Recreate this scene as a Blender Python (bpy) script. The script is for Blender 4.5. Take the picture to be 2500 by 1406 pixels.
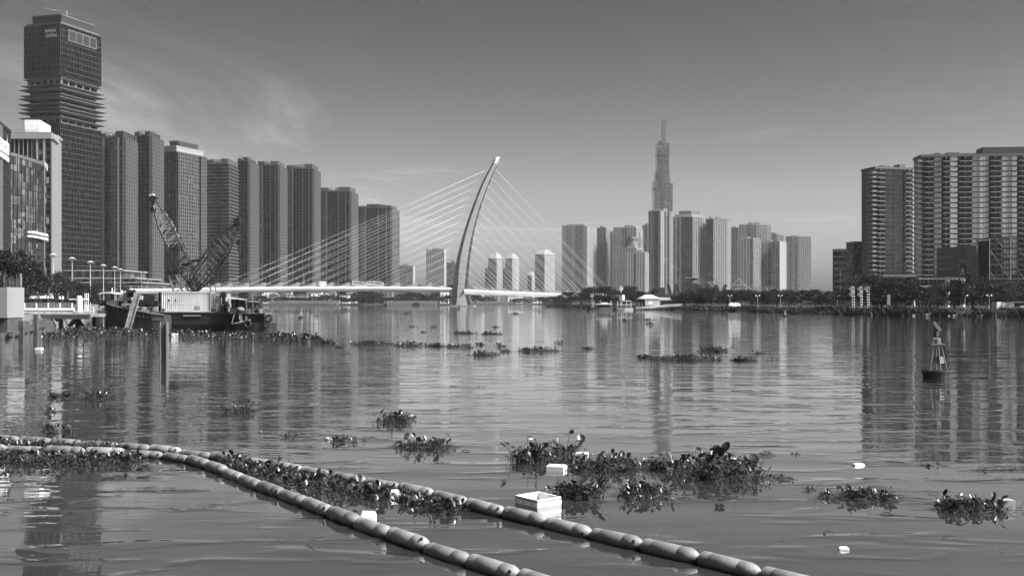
# River view: cable-stayed bridge, towers, crane barge, float booms and water hyacinth (monochrome photograph)
import bpy, math, random
import numpy as np
from mathutils import Vector, Matrix
for _o in list(bpy.data.objects):
    bpy.data.objects.remove(_o)
SC = bpy.context.scene
COL = SC.collection
R = math.radians

# ---------------------------------------------------------------- camera
F, CH, HY = 2720.0, 3.24, 737.4          # focal length in photo pixels, eye height, horizon row
cam_d = bpy.data.cameras.new('camera')
cam = bpy.data.objects.new('camera', cam_d)
COL.objects.link(cam)
cam.location = (0, 0, CH)
cam.rotation_euler = (R(90), 0, 0)
cam_d.sensor_width = 36.0
cam_d.lens = 36.0 * F / 2500.0
cam_d.shift_y = (HY - 703.0) / 2500.0
cam_d.clip_start = 0.1
cam_d.clip_end = 40000
SC.camera = cam

# ---------------------------------------------------------------- sky and sun
SKY_STR, SKY_GAMMA, SKY_REF = 0.15, 3.1, 4.5
CLOUD, CLOUD_OFF = 3.0, (-4.6, 6.2, 0.0)
SUN_AZ, SUN_EL = 109.0, 47.0             # clockwise from the view direction (+Y), degrees
sd = Vector((math.cos(R(SUN_EL)) * math.sin(R(SUN_AZ)), math.cos(R(SUN_EL)) * math.cos(R(SUN_AZ)), math.sin(R(SUN_EL))))
sun_d = bpy.data.lights.new('sun', 'SUN')
sun_d.energy = 4.2
sun_d.angle = R(0.5)
sun_d.color = (1.0, 0.995, 0.985)
sun = bpy.data.objects.new('sun', sun_d)
COL.objects.link(sun)
sun.location = (60, -40, 90)
sun.rotation_euler = (-sd).to_track_quat('-Z', 'Y').to_euler()

world = bpy.data.worlds.new('World')
SC.world = world
world.use_nodes = True
wt = world.node_tree
wt.nodes.clear()
def wn(t, **k):
    n = wt.nodes.new(t)
    for a, b in k.items(): setattr(n, a, b)
    return n
def wl(a, b): wt.links.new(a, b)
def wmath(op, a, b=None, clamp=False):
    n = wn('ShaderNodeMath', operation=op, use_clamp=clamp)
    for i, v in enumerate((a, b)):
        if v is None: continue
        if isinstance(v, (int, float)): n.inputs[i].default_value = v
        else: wl(v, n.inputs[i])
    return n.outputs[0]
sky = wn('ShaderNodeTexSky', sky_type='NISHITA')
sky.sun_disc = False
sky.sun_elevation = R(SUN_EL)
sky.sun_rotation = R(SUN_AZ)
sky.air_density = 1.0
sky.dust_density = 1.6
sky.ozone_density = 1.0
sep = wn('ShaderNodeSeparateColor')
wl(sky.outputs[0], sep.inputs[0])
# monochrome film behind an orange filter: mostly the red record, a little green
grey = wmath('ADD', wmath('MULTIPLY', sep.outputs[0], 0.85), wmath('MULTIPLY', sep.outputs[1], 0.15))
# thin high cirrus: noise on a flat layer far above
tc = wn('ShaderNodeTexCoord')
sx = wn('ShaderNodeSeparateXYZ')
wl(tc.outputs['Generated'], sx.inputs[0])
zc = wmath('MAXIMUM', wmath('ADD', sx.outputs[2], 0.035), 0.03)
cx = wmath('DIVIDE', sx.outputs[0], zc)
cy = wmath('DIVIDE', sx.outputs[1], zc)
cv = wn('ShaderNodeCombineXYZ')
wl(wmath('MULTIPLY', cx, 0.62), cv.inputs[0])
wl(wmath('MULTIPLY', cy, 0.5), cv.inputs[1])
cm = wn('ShaderNodeMapping'); cm.inputs['Location'].default_value = CLOUD_OFF
wl(cv.outputs[0], cm.inputs[0])
n1 = wn('ShaderNodeTexNoise')
n1.inputs['Scale'].default_value = 0.55
n1.inputs['Detail'].default_value = 9
n1.inputs['Roughness'].default_value = 0.62
n1.inputs['Distortion'].default_value = 0.9
wl(cm.outputs[0], n1.inputs['Vector'])
n2 = wn('ShaderNodeTexNoise')
n2.inputs['Scale'].default_value = 0.23
n2.inputs['Detail'].default_value = 3
wl(cm.outputs[0], n2.inputs['Vector'])
def wramp(src, a, b):
    n = wn('ShaderNodeMapRange', interpolation_type='SMOOTHSTEP')
    n.inputs['From Min'].default_value = a
    n.inputs['From Max'].default_value = b
    wl(src, n.inputs['Value'])
    return n.outputs[0]
cl = wmath('MULTIPLY', wramp(n1.outputs['Fac'], 0.50, 0.74), wramp(n2.outputs['Fac'], 0.40, 0.62))
fade = wramp(sx.outputs[2], 0.01, 0.16)
cl = wmath('MULTIPLY', cl, fade)
grey = wmath('MULTIPLY', wmath('POWER', wmath('MULTIPLY', grey, 1.0 / SKY_REF), SKY_GAMMA), SKY_REF)   # contrasty film
tot = wmath('ADD', grey, wmath('MULTIPLY', cl, CLOUD))
bg = wn('ShaderNodeBackground')
bg.inputs['Strength'].default_value = SKY_STR
wl(tot, bg.inputs['Color'])
wo = wn('ShaderNodeOutputWorld')
wl(bg.outputs[0], wo.inputs['Surface'])

vs = SC.view_settings
vs.view_transform = 'Standard'
vs.look = 'None'
vs.exposure = 0.0
vs.gamma = 1.0
vs.use_curve_mapping = False
SC.cycles.use_denoising = True
SC.cycles.max_bounces = 7
SC.cycles.diffuse_bounces = 3
SC.cycles.glossy_bounces = 4
SC.cycles.volume_bounces = 0
SC.cycles.transparent_max_bounces = 6
SC.cycles.caustics_reflective = False
SC.cycles.caustics_refractive = False

# ---------------------------------------------------------------- helpers
def PX(px, Y): return (px - 1250.0) * Y / F
def PZ(py, Y): return CH + (HY - py) * Y / F
def WY(py, z=0.0): return F * (CH - z) / (py - HY)
def WP(px, py):                                   # point of the water surface seen at a photo pixel
    Y = WY(py)
    return (PX(px, Y), Y)

ORG = {}
class MB:
    """collects faces; build() links them as ONE mesh object"""
    def __init__(s): s.v = []; s.f = []
    def add(s, vs, fs):
        b = len(s.v)
        s.v.extend([tuple(p) for p in vs])
        s.f.extend([tuple(i + b for i in q) for q in fs])
        return s
    def hexa(s, a):   # 8 corners: bottom 0-3 ccw, top 4-7
        return s.add(a, [(0, 3, 2, 1), (4, 5, 6, 7), (0, 1, 5, 4), (1, 2, 6, 5), (2, 3, 7, 6), (3, 0, 4, 7)])
    def box(s, x0, x1, y0, y1, z0, z1):
        return s.hexa([(x0, y0, z0), (x1, y0, z0), (x1, y1, z0), (x0, y1, z0), (x0, y0, z1), (x1, y0, z1), (x1, y1, z1), (x0, y1, z1)])
    def obox(s, c, ux, uy, uz):   # centre and three half-axis vectors
        c, ux, uy, uz = Vector(c), Vector(ux), Vector(uy), Vector(uz)
        return s.hexa([c - ux - uy - uz, c + ux - uy - uz, c + ux + uy - uz, c - ux + uy - uz, c - ux - uy + uz, c + ux - uy + uz, c + ux + uy + uz, c - ux + uy + uz])
    def rbox(s, x, y, z0, z1, wx, wy, ang=0.0):
        c, q = math.cos(ang), math.sin(ang)
        return s.obox((x, y, (z0 + z1) / 2), (wx / 2 * c, wx / 2 * q, 0), (-wy / 2 * q, wy / 2 * c, 0), (0, 0, (z1 - z0) / 2))
    def loft(s, rings, cap=True, closed=True):
        n = len(rings[0]); vs = [p for r in rings for p in r]; fs = []
        for i in range(len(rings) - 1):
            for j in range(n if closed else n - 1):
                k = (j + 1) % n
                fs.append((i * n + j, i * n + k, (i + 1) * n + k, (i + 1) * n + j))
        if cap:
            fs.append(tuple(reversed(range(n))))
            fs.append(tuple((len(rings) - 1) * n + j for j in range(n)))
        return s.add(vs, fs)
    def path(s, pts, rad, n=6, cap=True):
        pts = [Vector(p) for p in pts]
        if not hasattr(rad, '__len__'): rad = [rad] * len(pts)
        rings = []
        for i, p in enumerate(pts):
            d = (pts[min(i + 1, len(pts) - 1)] - pts[max(i - 1, 0)])
            if d.length < 1e-9: d = Vector((0, 0, 1))
            d.normalize()
            a = Vector((0, 0, 1)) if abs(d.z) < 0.9 else Vector((1, 0, 0))
            u = d.cross(a).normalized(); w = d.cross(u)
            rings.append([p + (u * math.cos(2 * math.pi * k / n) + w * math.sin(2 * math.pi * k / n)) * rad[i] for k in range(n)])
        return s.loft(rings, cap)
    def tube(s, a, b, r, r2=None, n=6): return s.path([a, b], [r, r if r2 is None else r2], n)
    def lathe(s, prof, c=(0, 0, 0), n=12, cap=True):   # prof: (radius, z)
        return s.loft([[(c[0] + r * math.cos(2 * math.pi * k / n), c[1] + r * math.sin(2 * math.pi * k / n), c[2] + z) for k in range(n)] for r, z in prof], cap)
    def prism(s, poly, dvec):
        n = len(poly); d = Vector(dvec)
        return s.add([Vector(p) for p in poly] + [Vector(p) + d for p in poly],
                     [tuple(range(n)), tuple(reversed(range(n, 2 * n)))] + [(i, i + n, (i + 1) % n + n, (i + 1) % n) for i in range(n)])
    def build(s, name, mat, parent=None, origin=None, smooth=False, **props):
        o = Vector(ORG[parent.name]) if parent is not None else Vector(origin or (0, 0, 0))
        me = bpy.data.meshes.new(name)
        me.from_pydata([(p[0] - o.x, p[1] - o.y, p[2] - o.z) for p in s.v], [], s.f)
        return link(name, me, mat, parent, o, smooth, **props)
def link(name, me, mat, parent=None, origin=(0, 0, 0), smooth=False, **props):
    if mat is not None and not me.materials: me.materials.append(MATS[mat])
    if smooth:
        me.polygons.foreach_set('use_smooth', [True] * len(me.polygons))
    ob = bpy.data.objects.new(name, me)
    COL.objects.link(ob)
    if parent is not None: ob.parent = parent
    else: ob.location = origin
    ORG[ob.name] = tuple(origin) if parent is None else ORG[parent.name]
    for k, v in props.items(): ob[k] = v
    return ob
def np_mesh(name, V, Q):     # fast mesh from arrays; Q is (n,3) or (n,4)
    me = bpy.data.meshes.new(name)
    V = np.asarray(V, np.float32); Q = np.asarray(Q, np.int32)
    k = Q.shape[1]
    me.vertices.add(len(V)); me.vertices.foreach_set('co', V.ravel())
    me.loops.add(Q.size); me.loops.foreach_set('vertex_index', Q.ravel())
    me.polygons.add(len(Q)); me.polygons.foreach_set('loop_start', np.arange(0, Q.size, k, dtype=np.int32))
    me.update(calc_edges=True)
    return me
def thing(name, loc, label, cat, group=None, rz=0.0):
    o = bpy.data.objects.new(name, None)
    COL.objects.link(o)
    o.empty_display_size = 0.2
    o.location = loc
    o.rotation_euler = (0, 0, rz)
    ORG[o.name] = tuple(loc) if rz == 0 else (0, 0, 0)
    tag(o, label, cat, group)
    return o
def tag(o, label, cat, group=None):
    o['label'] = label; o['category'] = cat
    if group: o['group'] = group
    return o
def struct(o): o['kind'] = 'structure'; return o
def copy_tree(o, parent=None):
    c = o.copy(); COL.objects.link(c)
    if parent is not None: c.parent = parent
    ORG[c.name] = ORG.get(o.name, (0, 0, 0))
    for ch in o.children: copy_tree(ch, c)
    return c

# ---------------------------------------------------------------- materials (all neutral greys)
MATS = {}
def M(name, g, rough=0.7, var=0.18, scale=0.6, metal=0.0, spec=0.5, bump=0.0, bscale=None, streak=False, detail=4):
    m = bpy.data.materials.new(name); m.use_nodes = True
    nt = m.node_tree; b = nt.nodes['Principled BSDF']
    b.inputs['Roughness'].default_value = rough
    b.inputs['Metallic'].default_value = metal
    b.inputs['Specular IOR Level'].default_value = spec
    b.inputs['Base Color'].default_value = (g, g, g, 1)
    if var > 0:
        co = nt.nodes.new('ShaderNodeTexCoord')
        mp = nt.nodes.new('ShaderNodeMapping')
        nt.links.new(co.outputs['Object'], mp.inputs[0])
        if streak: mp.inputs['Scale'].default_value = (1, 1, 0.12)
        no = nt.nodes.new('ShaderNodeTexNoise')
        no.inputs['Scale'].default_value = scale
        no.inputs['Detail'].default_value = detail
        no.inputs['Roughness'].default_value = 0.65
        nt.links.new(mp.outputs[0], no.inputs['Vector'])
        cr = nt.nodes.new('ShaderNodeMapRange')
        cr.inputs['From Min'].default_value = 0.3; cr.inputs['From Max'].default_value = 0.7
        cr.inputs['To Min'].default_value = g * (1 - var); cr.inputs['To Max'].default_value = min(0.95, g * (1 + var))
        nt.links.new(no.outputs['Fac'], cr.inputs['Value'])
        nt.links.new(cr.outputs[0], b.inputs['Base Color'])
        if bump > 0:
            bn = nt.nodes.new('ShaderNodeTexNoise')
            bn.inputs['Scale'].default_value = bscale or scale * 6
            bn.inputs['Detail'].default_value = 5
            nt.links.new(co.outputs['Object'], bn.inputs['Vector'])
            bp = nt.nodes.new('ShaderNodeBump')
            bp.inputs['Strength'].default_value = bump
            bp.inputs['Distance'].default_value = 0.05
            nt.links.new(bn.outputs['Fac'], bp.inputs['Height'])
            nt.links.new(bp.outputs[0], b.inputs['Normal'])
    MATS[name] = m
    return m
def glass(name, lo, hi, rough=0.06, cell=(3.2, 3.2, 3.4), spec=0.5, wob=0.0, metal=0.0):
    """window glass: each cell of the facade a slightly different darkness (blinds, rooms)"""
    m = bpy.data.materials.new(name); m.use_nodes = True
    nt = m.node_tree; b = nt.nodes['Principled BSDF']
    b.inputs['Roughness'].default_value = rough
    b.inputs['Specular IOR Level'].default_value = spec
    b.inputs['Metallic'].default_value = metal
    co = nt.nodes.new('ShaderNodeTexCoord')
    dv = nt.nodes.new('ShaderNodeVectorMath'); dv.operation = 'DIVIDE'
    dv.inputs[1].default_value = cell
    nt.links.new(co.outputs['Object'], dv.inputs[0])
    fl = nt.nodes.new('ShaderNodeVectorMath'); fl.operation = 'FLOOR'
    nt.links.new(dv.outputs[0], fl.inputs[0])
    wh = nt.nodes.new('ShaderNodeTexWhiteNoise')
    nt.links.new(fl.outputs[0], wh.inputs['Vector'])
    cr = nt.nodes.new('ShaderNodeMapRange'); cr.interpolation_type = 'SMOOTHSTEP'
    cr.inputs['From Min'].default_value = 0.35
    cr.inputs['To Min'].default_value = lo; cr.inputs['To Max'].default_value = hi
    nt.links.new(wh.outputs['Value'], cr.inputs['Value'])
    nt.links.new(cr.outputs[0], b.inputs['Base Color'])
    if wob > 0:
        no = nt.nodes.new('ShaderNodeTexNoise'); no.inputs['Scale'].default_value = 0.35
        nt.links.new(co.outputs['Object'], no.inputs['Vector'])
        bp = nt.nodes.new('ShaderNodeBump'); bp.inputs['Strength'].default_value = wob; bp.inputs['Distance'].default_value = 0.3
        nt.links.new(no.outputs['Fac'], bp.inputs['Height']); nt.links.new(bp.outputs[0], b.inputs['Normal'])
    MATS[name] = m
    return m
M('concrete', 0.20, 0.85, 0.16, 0.25, streak=True, bump=0.15)
M('pylon_concrete', 0.36, 0.8, 0.12, 0.12, streak=True)
M('white_paint', 0.74, 0.55, 0.10, 0.5)
M('bridge_paint', 0.33, 0.5, 0.08, 0.1)
M('cable_sheath', 0.48, 0.4, 0.0)
M('balcony_white', 0.27, 0.7, 0.15, 0.3)
M('asphalt', 0.06, 0.9, 0.2, 0.5)
M('tower_grey', 0.08, 0.75, 0.10, 0.05, streak=True)
M('tower_dark', 0.016, 0.6, 0.15, 0.05, streak=True)
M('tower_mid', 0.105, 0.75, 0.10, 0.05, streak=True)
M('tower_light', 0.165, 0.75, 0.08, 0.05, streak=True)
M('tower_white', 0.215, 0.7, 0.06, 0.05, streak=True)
M('fin_metal', 0.036, 0.45, 0.1, 0.1, metal=0.3)
M('river_grey', 0.034, 0.75, 0.12, 0.05, streak=True)
M('river_mid', 0.04, 0.75, 0.12, 0.05, streak=True)
M('river_light', 0.046, 0.75, 0.12, 0.05, streak=True)
M('blind_pale', 0.16, 0.8, 0.1, 0.3)
M('blind_grey', 0.07, 0.8, 0.1, 0.3)
M('roof_grey', 0.12, 0.8, 0.15, 0.2)
glass('glass_dark', 0.003, 0.016, 0.08, spec=0.14)
glass('glass_sky', 0.08, 0.17, 0.12, (4.0, 4.0, 7.8), spec=0.8, metal=0.7)
glass('glass_black', 0.002, 0.008, 0.10, (2.0, 2.0, 3.9), spec=0.1)
glass('glass_mid', 0.02, 0.12, 0.08, spec=0.5)
glass('glass_bright', 0.18, 0.46, 0.05, (2.4, 2.4, 3.2), spec=0.8, wob=0.25, metal=0.75)   # coated mirror glass
M('steel_dark', 0.009, 0.55, 0.4, 1.5)
M('steel_mid', 0.12, 0.55, 0.35, 1.2)
M('steel_pale', 0.34, 0.5, 0.2, 1.0)
M('rust', 0.05, 0.85, 0.45, 1.6, bump=0.3)
M('rust_pale', 0.12, 0.8, 0.4, 1.3, streak=True, bump=0.2)
M('hull_black', 0.012, 0.55, 0.5, 0.9, streak=True)
M('hull_wood', 0.028, 0.75, 0.45, 1.2, bump=0.25)
M('container_white', 0.6, 0.6, 0.16, 0.9, streak=True)
M('container_grey', 0.22, 0.6, 0.25, 0.9, streak=True)
M('rubber', 0.015, 0.8, 0.2, 2.0)
M('canvas', 0.13, 0.85, 0.35, 1.5)
M('rope', 0.38, 0.9, 0.2, 4.0)
M('foam', 0.72, 0.75, 0.12, 9.0, bump=0.2)
M('soil', 0.035, 0.95, 0.4, 0.8, bump=0.5, spec=0.0)
M('stone', 0.20, 0.9, 0.45, 0.9, bump=0.4)
M('paving', 0.13, 0.9, 0.15, 0.4, spec=0.05)
M('bark', 0.055, 0.95, 0.3, 2.0)
M('screen_dark', 0.03, 0.7, 0.3, 0.3)
M('poster', 0.10, 0.6, 0.04, 0.2)
M('poster_pale', 0.40, 0.6, 0.1, 0.4)
M('poster_mid', 0.17, 0.6, 0.1, 0.4)
M('letter_pale', 0.62, 0.6, 0.05, 0.4)
M('letter_black', 0.022, 0.55, 0.2, 0.4)
M('tile_roof', 0.20, 0.85, 0.25, 0.3)
M('cloth_white', 0.5, 0.85, 0.08, 1.0)
M('black', 0.008, 0.8, 0.0)
def leafmat(name, g, var, scale, rough=0.45, trans=0.25, spec=0.2):
    m = M(name, g, rough, var, scale, spec=spec)
    nt = m.node_tree; b = nt.nodes['Principled BSDF']
    t = nt.nodes.new('ShaderNodeBsdfTranslucent'); t.inputs[0].default_value = (g * 1.3,) * 3 + (1,)
    mx = nt.nodes.new('ShaderNodeMixShader'); mx.inputs[0].default_value = trans
    out = nt.nodes['Material Output']
    nt.links.new(b.outputs[0], mx.inputs[1]); nt.links.new(t.outputs[0], mx.inputs[2]); nt.links.new(mx.outputs[0], out.inputs[0])
leafmat('foliage', 0.017, 0.7, 0.5, 0.45, 0.1, 0.12)
leafmat('foliage_pale', 0.034, 0.6, 0.6, 0.45, 0.12, 0.12)
leafmat('foliage_far', 0.020, 0.55, 0.12, 0.5, 0.1, 0.1)
leafmat('hyacinth', 0.034, 0.8, 3.0, 0.28, 0.10, 0.4)
leafmat('hyacinth_dark', 0.016, 0.55, 3.0, 0.3, 0.1, 0.3)
leafmat('stem', 0.055, 0.5, 4.0, 0.5, 0.1)
leafmat('grass', 0.022, 0.65, 0.7, 0.5, 0.1, 0.12)

# ================================================================ SETTING: water, land, haze
def water_material():
    m = bpy.data.materials.new('river_water'); m.use_nodes = True
    nt = m.node_tree; b = nt.nodes['Principled BSDF']
    b.inputs['Base Color'].default_value = (0.034, 0.034, 0.034, 1)      # silty river
    b.inputs['Roughness'].default_value = 0.02
    b.inputs['IOR'].default_value = 1.34
    b.inputs['Coat Weight'].default_value = 1.0          # coat layer added to strengthen the water's mirrored brightness
    b.inputs['Coat IOR'].default_value = 1.95
    b.inputs['Coat Roughness'].default_value = 0.02
    geo = nt.nodes.new('ShaderNodeNewGeometry')
    def mapping(sc, rot=0.0, off=(0, 0, 0)):
        mp = nt.nodes.new('ShaderNodeMapping')
        mp.inputs['Scale'].default_value = sc; mp.inputs['Rotation'].default_value = (0, 0, rot); mp.inputs['Location'].default_value = off
        nt.links.new(geo.outputs['Position'], mp.inputs[0]); return mp.outputs[0]
    def noise(vec, scale, detail=2.0, rough=0.5, dist=0.0):
        n = nt.nodes.new('ShaderNodeTexNoise')
        n.inputs['Scale'].default_value = scale; n.inputs['Detail'].default_value = detail
        n.inputs['Roughness'].default_value = rough; n.inputs['Distortion'].default_value = dist
        nt.links.new(vec, n.inputs['Vector']); return n.outputs['Fac']
    def mth(op, a, c):
        n = nt.nodes.new('ShaderNodeMath'); n.operation = op
        for i, v in enumerate((a, c)):
            if isinstance(v, (int, float)): n.inputs[i].default_value = v
            else: nt.links.new(v, n.inputs[i])
        return n.outputs[0]
    def rmp(src, a, c, d, e):
        n = nt.nodes.new('ShaderNodeMapRange'); n.interpolation_type = 'SMOOTHSTEP'
        for k, v in zip(('From Min', 'From Max', 'To Min', 'To Max'), (a, c, d, e)): n.inputs[k].default_value = v
        nt.links.new(src, n.inputs['Value']); return n.outputs[0]
    # long lazy swell, boat wash, wind ripples in patches
    swell = mth('MULTIPLY', noise(mapping((0.35, 1.0, 1), R(14)), 0.42, 1.0), WATER['swell'])
    cn = noise(mapping((0.36, 1.0, 1), R(-5), (3, 7, 0)), 1.25, 2.0, 0.5, 0.4)
    chop = mth('ADD', mth('MULTIPLY', rmp(cn, 0.50, 0.74, 0.0, 0.34), WATER['chop']), mth('MULTIPLY', cn, WATER['chop'] * 0.16))   # calm sheet with separate crests
    rip = noise(mapping((0.6, 1.0, 1), R(4), (9, 2, 0)), 5.5, 2.0, 0.5)
    pos = nt.nodes.new('ShaderNodeSeparateXYZ'); nt.links.new(geo.outputs['Position'], pos.inputs[0])
    sheltered = rmp(pos.outputs[1], 14.0, 42.0, 0.14, 1.0)          # the boomed-off basin by the quay lies calm
    patch = rmp(noise(mapping((0.35, 1, 1), 0, (4, 4, 0)), 0.045, 3.0), 0.36, 0.62, 0.25, 1.0)
    amp = mth('MULTIPLY', sheltered, patch)
    rip = mth('MULTIPLY', mth('MULTIPLY', rip, amp), WATER['ripple'])
    chop = mth('MULTIPLY', chop, rmp(pos.outputs[1], 14.0, 50.0, 0.42, 1.0))
    hgt = mth('ADD', mth('ADD', swell, chop), rip)
    bp = nt.nodes.new('ShaderNodeBump')
    bp.inputs['Strength'].default_value = 1.0; bp.inputs['Distance'].default_value = 1.0
    nt.links.new(hgt, bp.inputs['Height']); nt.links.new(bp.outputs[0], b.inputs['Normal']); nt.links.new(bp.outputs[0], b.inputs['Coat Normal'])
    rg = mth("MULTIPLY", amp, 0.02)
    nt.links.new(mth('ADD', rg, 0.012), b.inputs['Roughness'])
    MATS['river_water'] = m
WATER = dict(swell=0.030, chop=0.054, ripple=0.0058)
water_material()
wb = MB(); wb.add([(-4200, -60, 0), (4200, -60, 0), (4200, 5200, 0), (-4200, 5200, 0)], [(0, 1, 2, 3)])
struct(wb.build('river_water', 'river_water'))

def land(name, pts, z, slope, mat, bottom=-1.0):
    """flat land with a sloping edge: pts is a ccw outline at the top of the bank"""
    n = len(pts); mb = MB()
    outs = []
    for i in range(n):
        a, b, c = Vector(pts[i - 1]), Vector(pts[i]), Vector(pts[(i + 1) % n])
        d = ((b - a).normalized() + (c - b).normalized())
        d = d.normalized() if d.length > 1e-6 else (c - b).normalized()
        outs.append((b.x + d.y * slope, b.y - d.x * slope))
    mb.add([(p[0], p[1], z) for p in pts] + [(p[0], p[1], bottom) for p in outs],
           [tuple(range(n))] + [(i, i + n, (i + 1) % n + n, (i + 1) % n) for i in range(n)])
    return struct(mb.build(name, mat))
def shore(tab, slope):    # list of (px,py) waterline pixels -> world points
    return [WP(a, b) for a, b in tab]
RB = shore([(2560, 774.0), (2380, 772.5), (2200, 771), (2000, 767), (1850, 762.5), (1700, 758), (1600, 756.5), (1430, 753), (1335, 749.3)], 3)
RBL = [(p[0] + 1.5, p[1] + 4.0) for p in RB]
land('right_bank_ground', [(1500, 200)] + [(1500, 1150), (250, 1150), (70, 960)] + RBL[::-1] + [(400, 200)], 1.35, 5.0, 'soil')
LB = [(-36, 40), (-44, 88), (-56.5, 128), (-62, 150), (-66, 170), (-96, 245), (-150, 400), (-232, 620), (-252, 850), (-264, 1000), (-262, 1108)]
land('left_bank_ground', LB + [(-1500, 1108), (-1500, 40)], 1.7, 1.2, 'paving')
land('far_bank_ground', [(-1500, 1122), (-268, 1122), (-215, 1146), (-130, 1152), (-62, 1150), (-20, 1240), (25, 1400), (90, 1480), (260, 1420), (1500, 1420), (3900, 1420), (3900, 5000), (-3900, 5000), (-3900, 1122)], 1.8, 3.0, 'soil')

def haze_box():
    m = bpy.data.materials.new('haze_air'); m.use_nodes = True
    nt = m.node_tree; nt.nodes.clear()
    v = nt.nodes.new('ShaderNodeVolumePrincipled')
    v.inputs['Color'].default_value = (1, 1, 1, 1)
    v.inputs['Density'].default_value = HAZE
    v.inputs['Anisotropy'].default_value = 0.0
    o = nt.nodes.new('ShaderNodeOutputMaterial')
    nt.links.new(v.outputs[0], o.inputs['Volume'])
    MATS['haze_air'] = m
    mb = MB(); mb.box(-4400, 4400, -120, 5400, -2.5, 560)
    h = mb.build('haze', 'haze_air')
    h['kind'] = 'stuff'; h['label'] = 'pale morning haze over the river and the city'
HAZE = 0.37e-4
haze_box()

# ================================================================ BUILDINGS
def v2(p): return Vector((p[0], p[1]))
class Facade:
    """one wall face, A -> B left to right seen from outside"""
    def __init__(s, A, B, z0, z1):
        s.A, s.B = v2(A), v2(B)
        s.L = (s.B - s.A).length
        s.u = (s.B - s.A) / s.L
        s.n = Vector((s.u.y, -s.u.x))
        s.z0, s.z1 = z0, z1
    def pt(s, a, d, z):
        p = s.A + s.u * a + s.n * d
        return (p.x, p.y, z)
    def box(s, mb, a0, a1, z0, z1, d0, d1):
        mb.hexa([s.pt(a0, d1, z0), s.pt(a1, d1, z0), s.pt(a1, d0, z0), s.pt(a0, d0, z0), s.pt(a0, d1, z1), s.pt(a1, d1, z1), s.pt(a1, d0, z1), s.pt(a0, d0, z1)])
RNG = random.Random(5)
BLIND = ['blind_pale', 'blind_grey', 'blind_grey']
def strips(fc, spec, mbs, dv):
    """spec: list of (share, kind, material, bay width, open share u, open share v, depth)"""
    tot = sum(q[0] for q in spec); a = 0.0
    H = fc.z1 - fc.z0
    for q in spec:
        w = q[0] / tot * fc.L
        kind, mt = q[1], q[2]
        du = q[3] if len(q) > 3 else 3.0
        fu = q[4] if len(q) > 4 else 0.6
        fv = q[5] if len(q) > 5 else 0.55
        dp = q[6] if len(q) > 6 else 0.35
        mb = mbs.setdefault(mt, MB())
        nf = max(1, round(H / dv)); hv = H / nf
        nb = max(1, round(w / du)); hu = w / nb
        if kind == 'solid':
            fc.box(mb, a, a + w, fc.z0, fc.z1, 0, dp)
        if kind in ('grid', 'piers'):
            pw = hu * (1 - fu)
            for i in range(nb + 1):
                c = a + i * hu
                fc.box(mb, max(a, c - pw / 2), min(a + w, c + pw / 2), fc.z0, fc.z1, 0, dp)
        if kind in ('grid', 'bands'):
            sh = hv * (1 - fv)
            for j in range(nf + 1):
                z = fc.z0 + j * hv
                fc.box(mb, a, a + w, max(fc.z0, z - sh / 2), min(fc.z1, z + sh / 2), 0, dp - 0.14)
                if kind == 'grid' and j < nf:
                    for i in range(nb):
                        if RNG.random() < .10: fc.box(mbs.setdefault(RNG.choice(BLIND), MB()), a + i * hu + hu * .18, a + i * hu + hu * .82, z + hv * RNG.uniform(.22, .5), z + hv * .8, .02, dp * .5)
        if kind == 'mullion':
            for i in range(nb + 1):
                c = a + i * hu
                fc.box(mb, max(a, c - 0.1), min(a + w, c + 0.1), fc.z0, fc.z1, 0, dp)
            for j in range(0, nf + 1):
                z = fc.z0 + j * hv
                fc.box(mb, a, a + w, max(fc.z0, z - 0.16), min(fc.z1, z + 0.16), 0, dp - 0.12)
        if kind == 'balcony':      # projecting slab and parapet on every floor
            for j in range(nf):
                z = fc.z0 + j * hv
                fc.box(mb, a + 0.15, a + w - 0.15, z, z + hv * (1 - fv), 0, dp)
            for i in range(1, nb):
                fc.box(mb, a + i * hu - 0.2, a + i * hu + 0.2, fc.z0, fc.z1, 0, dp * 0.6)
        if kind == 'slots':        # plain wall with a ladder of small openings in each bay
            for i in range(nb):
                c0, c1 = a + i * hu, a + (i + 1) * hu
                ow = hu * fu
                fc.box(mb, c0, c0 + (hu - ow) / 2, fc.z0, fc.z1, 0, dp)
                fc.box(mb, c1 - (hu - ow) / 2, c1, fc.z0, fc.z1, 0, dp)
                sh = hv * (1 - fv)
                for j in range(nf + 1):
                    z = fc.z0 + j * hv
                    fc.box(mb, c0 + (hu - ow) / 2 - 0.02, c1 - (hu - ow) / 2 + 0.02, max(fc.z0, z - sh / 2), min(fc.z1, z + sh / 2), 0, dp - 0.1)
                    if j < nf and RNG.random() < .09: fc.box(mbs.setdefault(RNG.choice(BLIND), MB()), c0 + (hu - ow) / 2, c1 - (hu - ow) / 2, z + hv * RNG.uniform(.3, .5), z + hv * .82, .02, dp - .5)
        a += w
PARTNAME = {'blind_pale': 'drawn_blinds', 'blind_grey': 'drawn_curtains', 'river_grey': 'wall_frame', 'river_mid': 'wall_frame', 'river_light': 'pale_wall_frame', 'tower_grey': 'wall_frame', 'tower_dark': 'dark_wall_frame', 'tower_mid': 'wall_frame', 'tower_light': 'pale_wall_frame', 'tower_white': 'white_wall_frame', 'fin_metal': 'mullion_frame', 'roof_grey': 'roof_parapet'}
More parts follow.
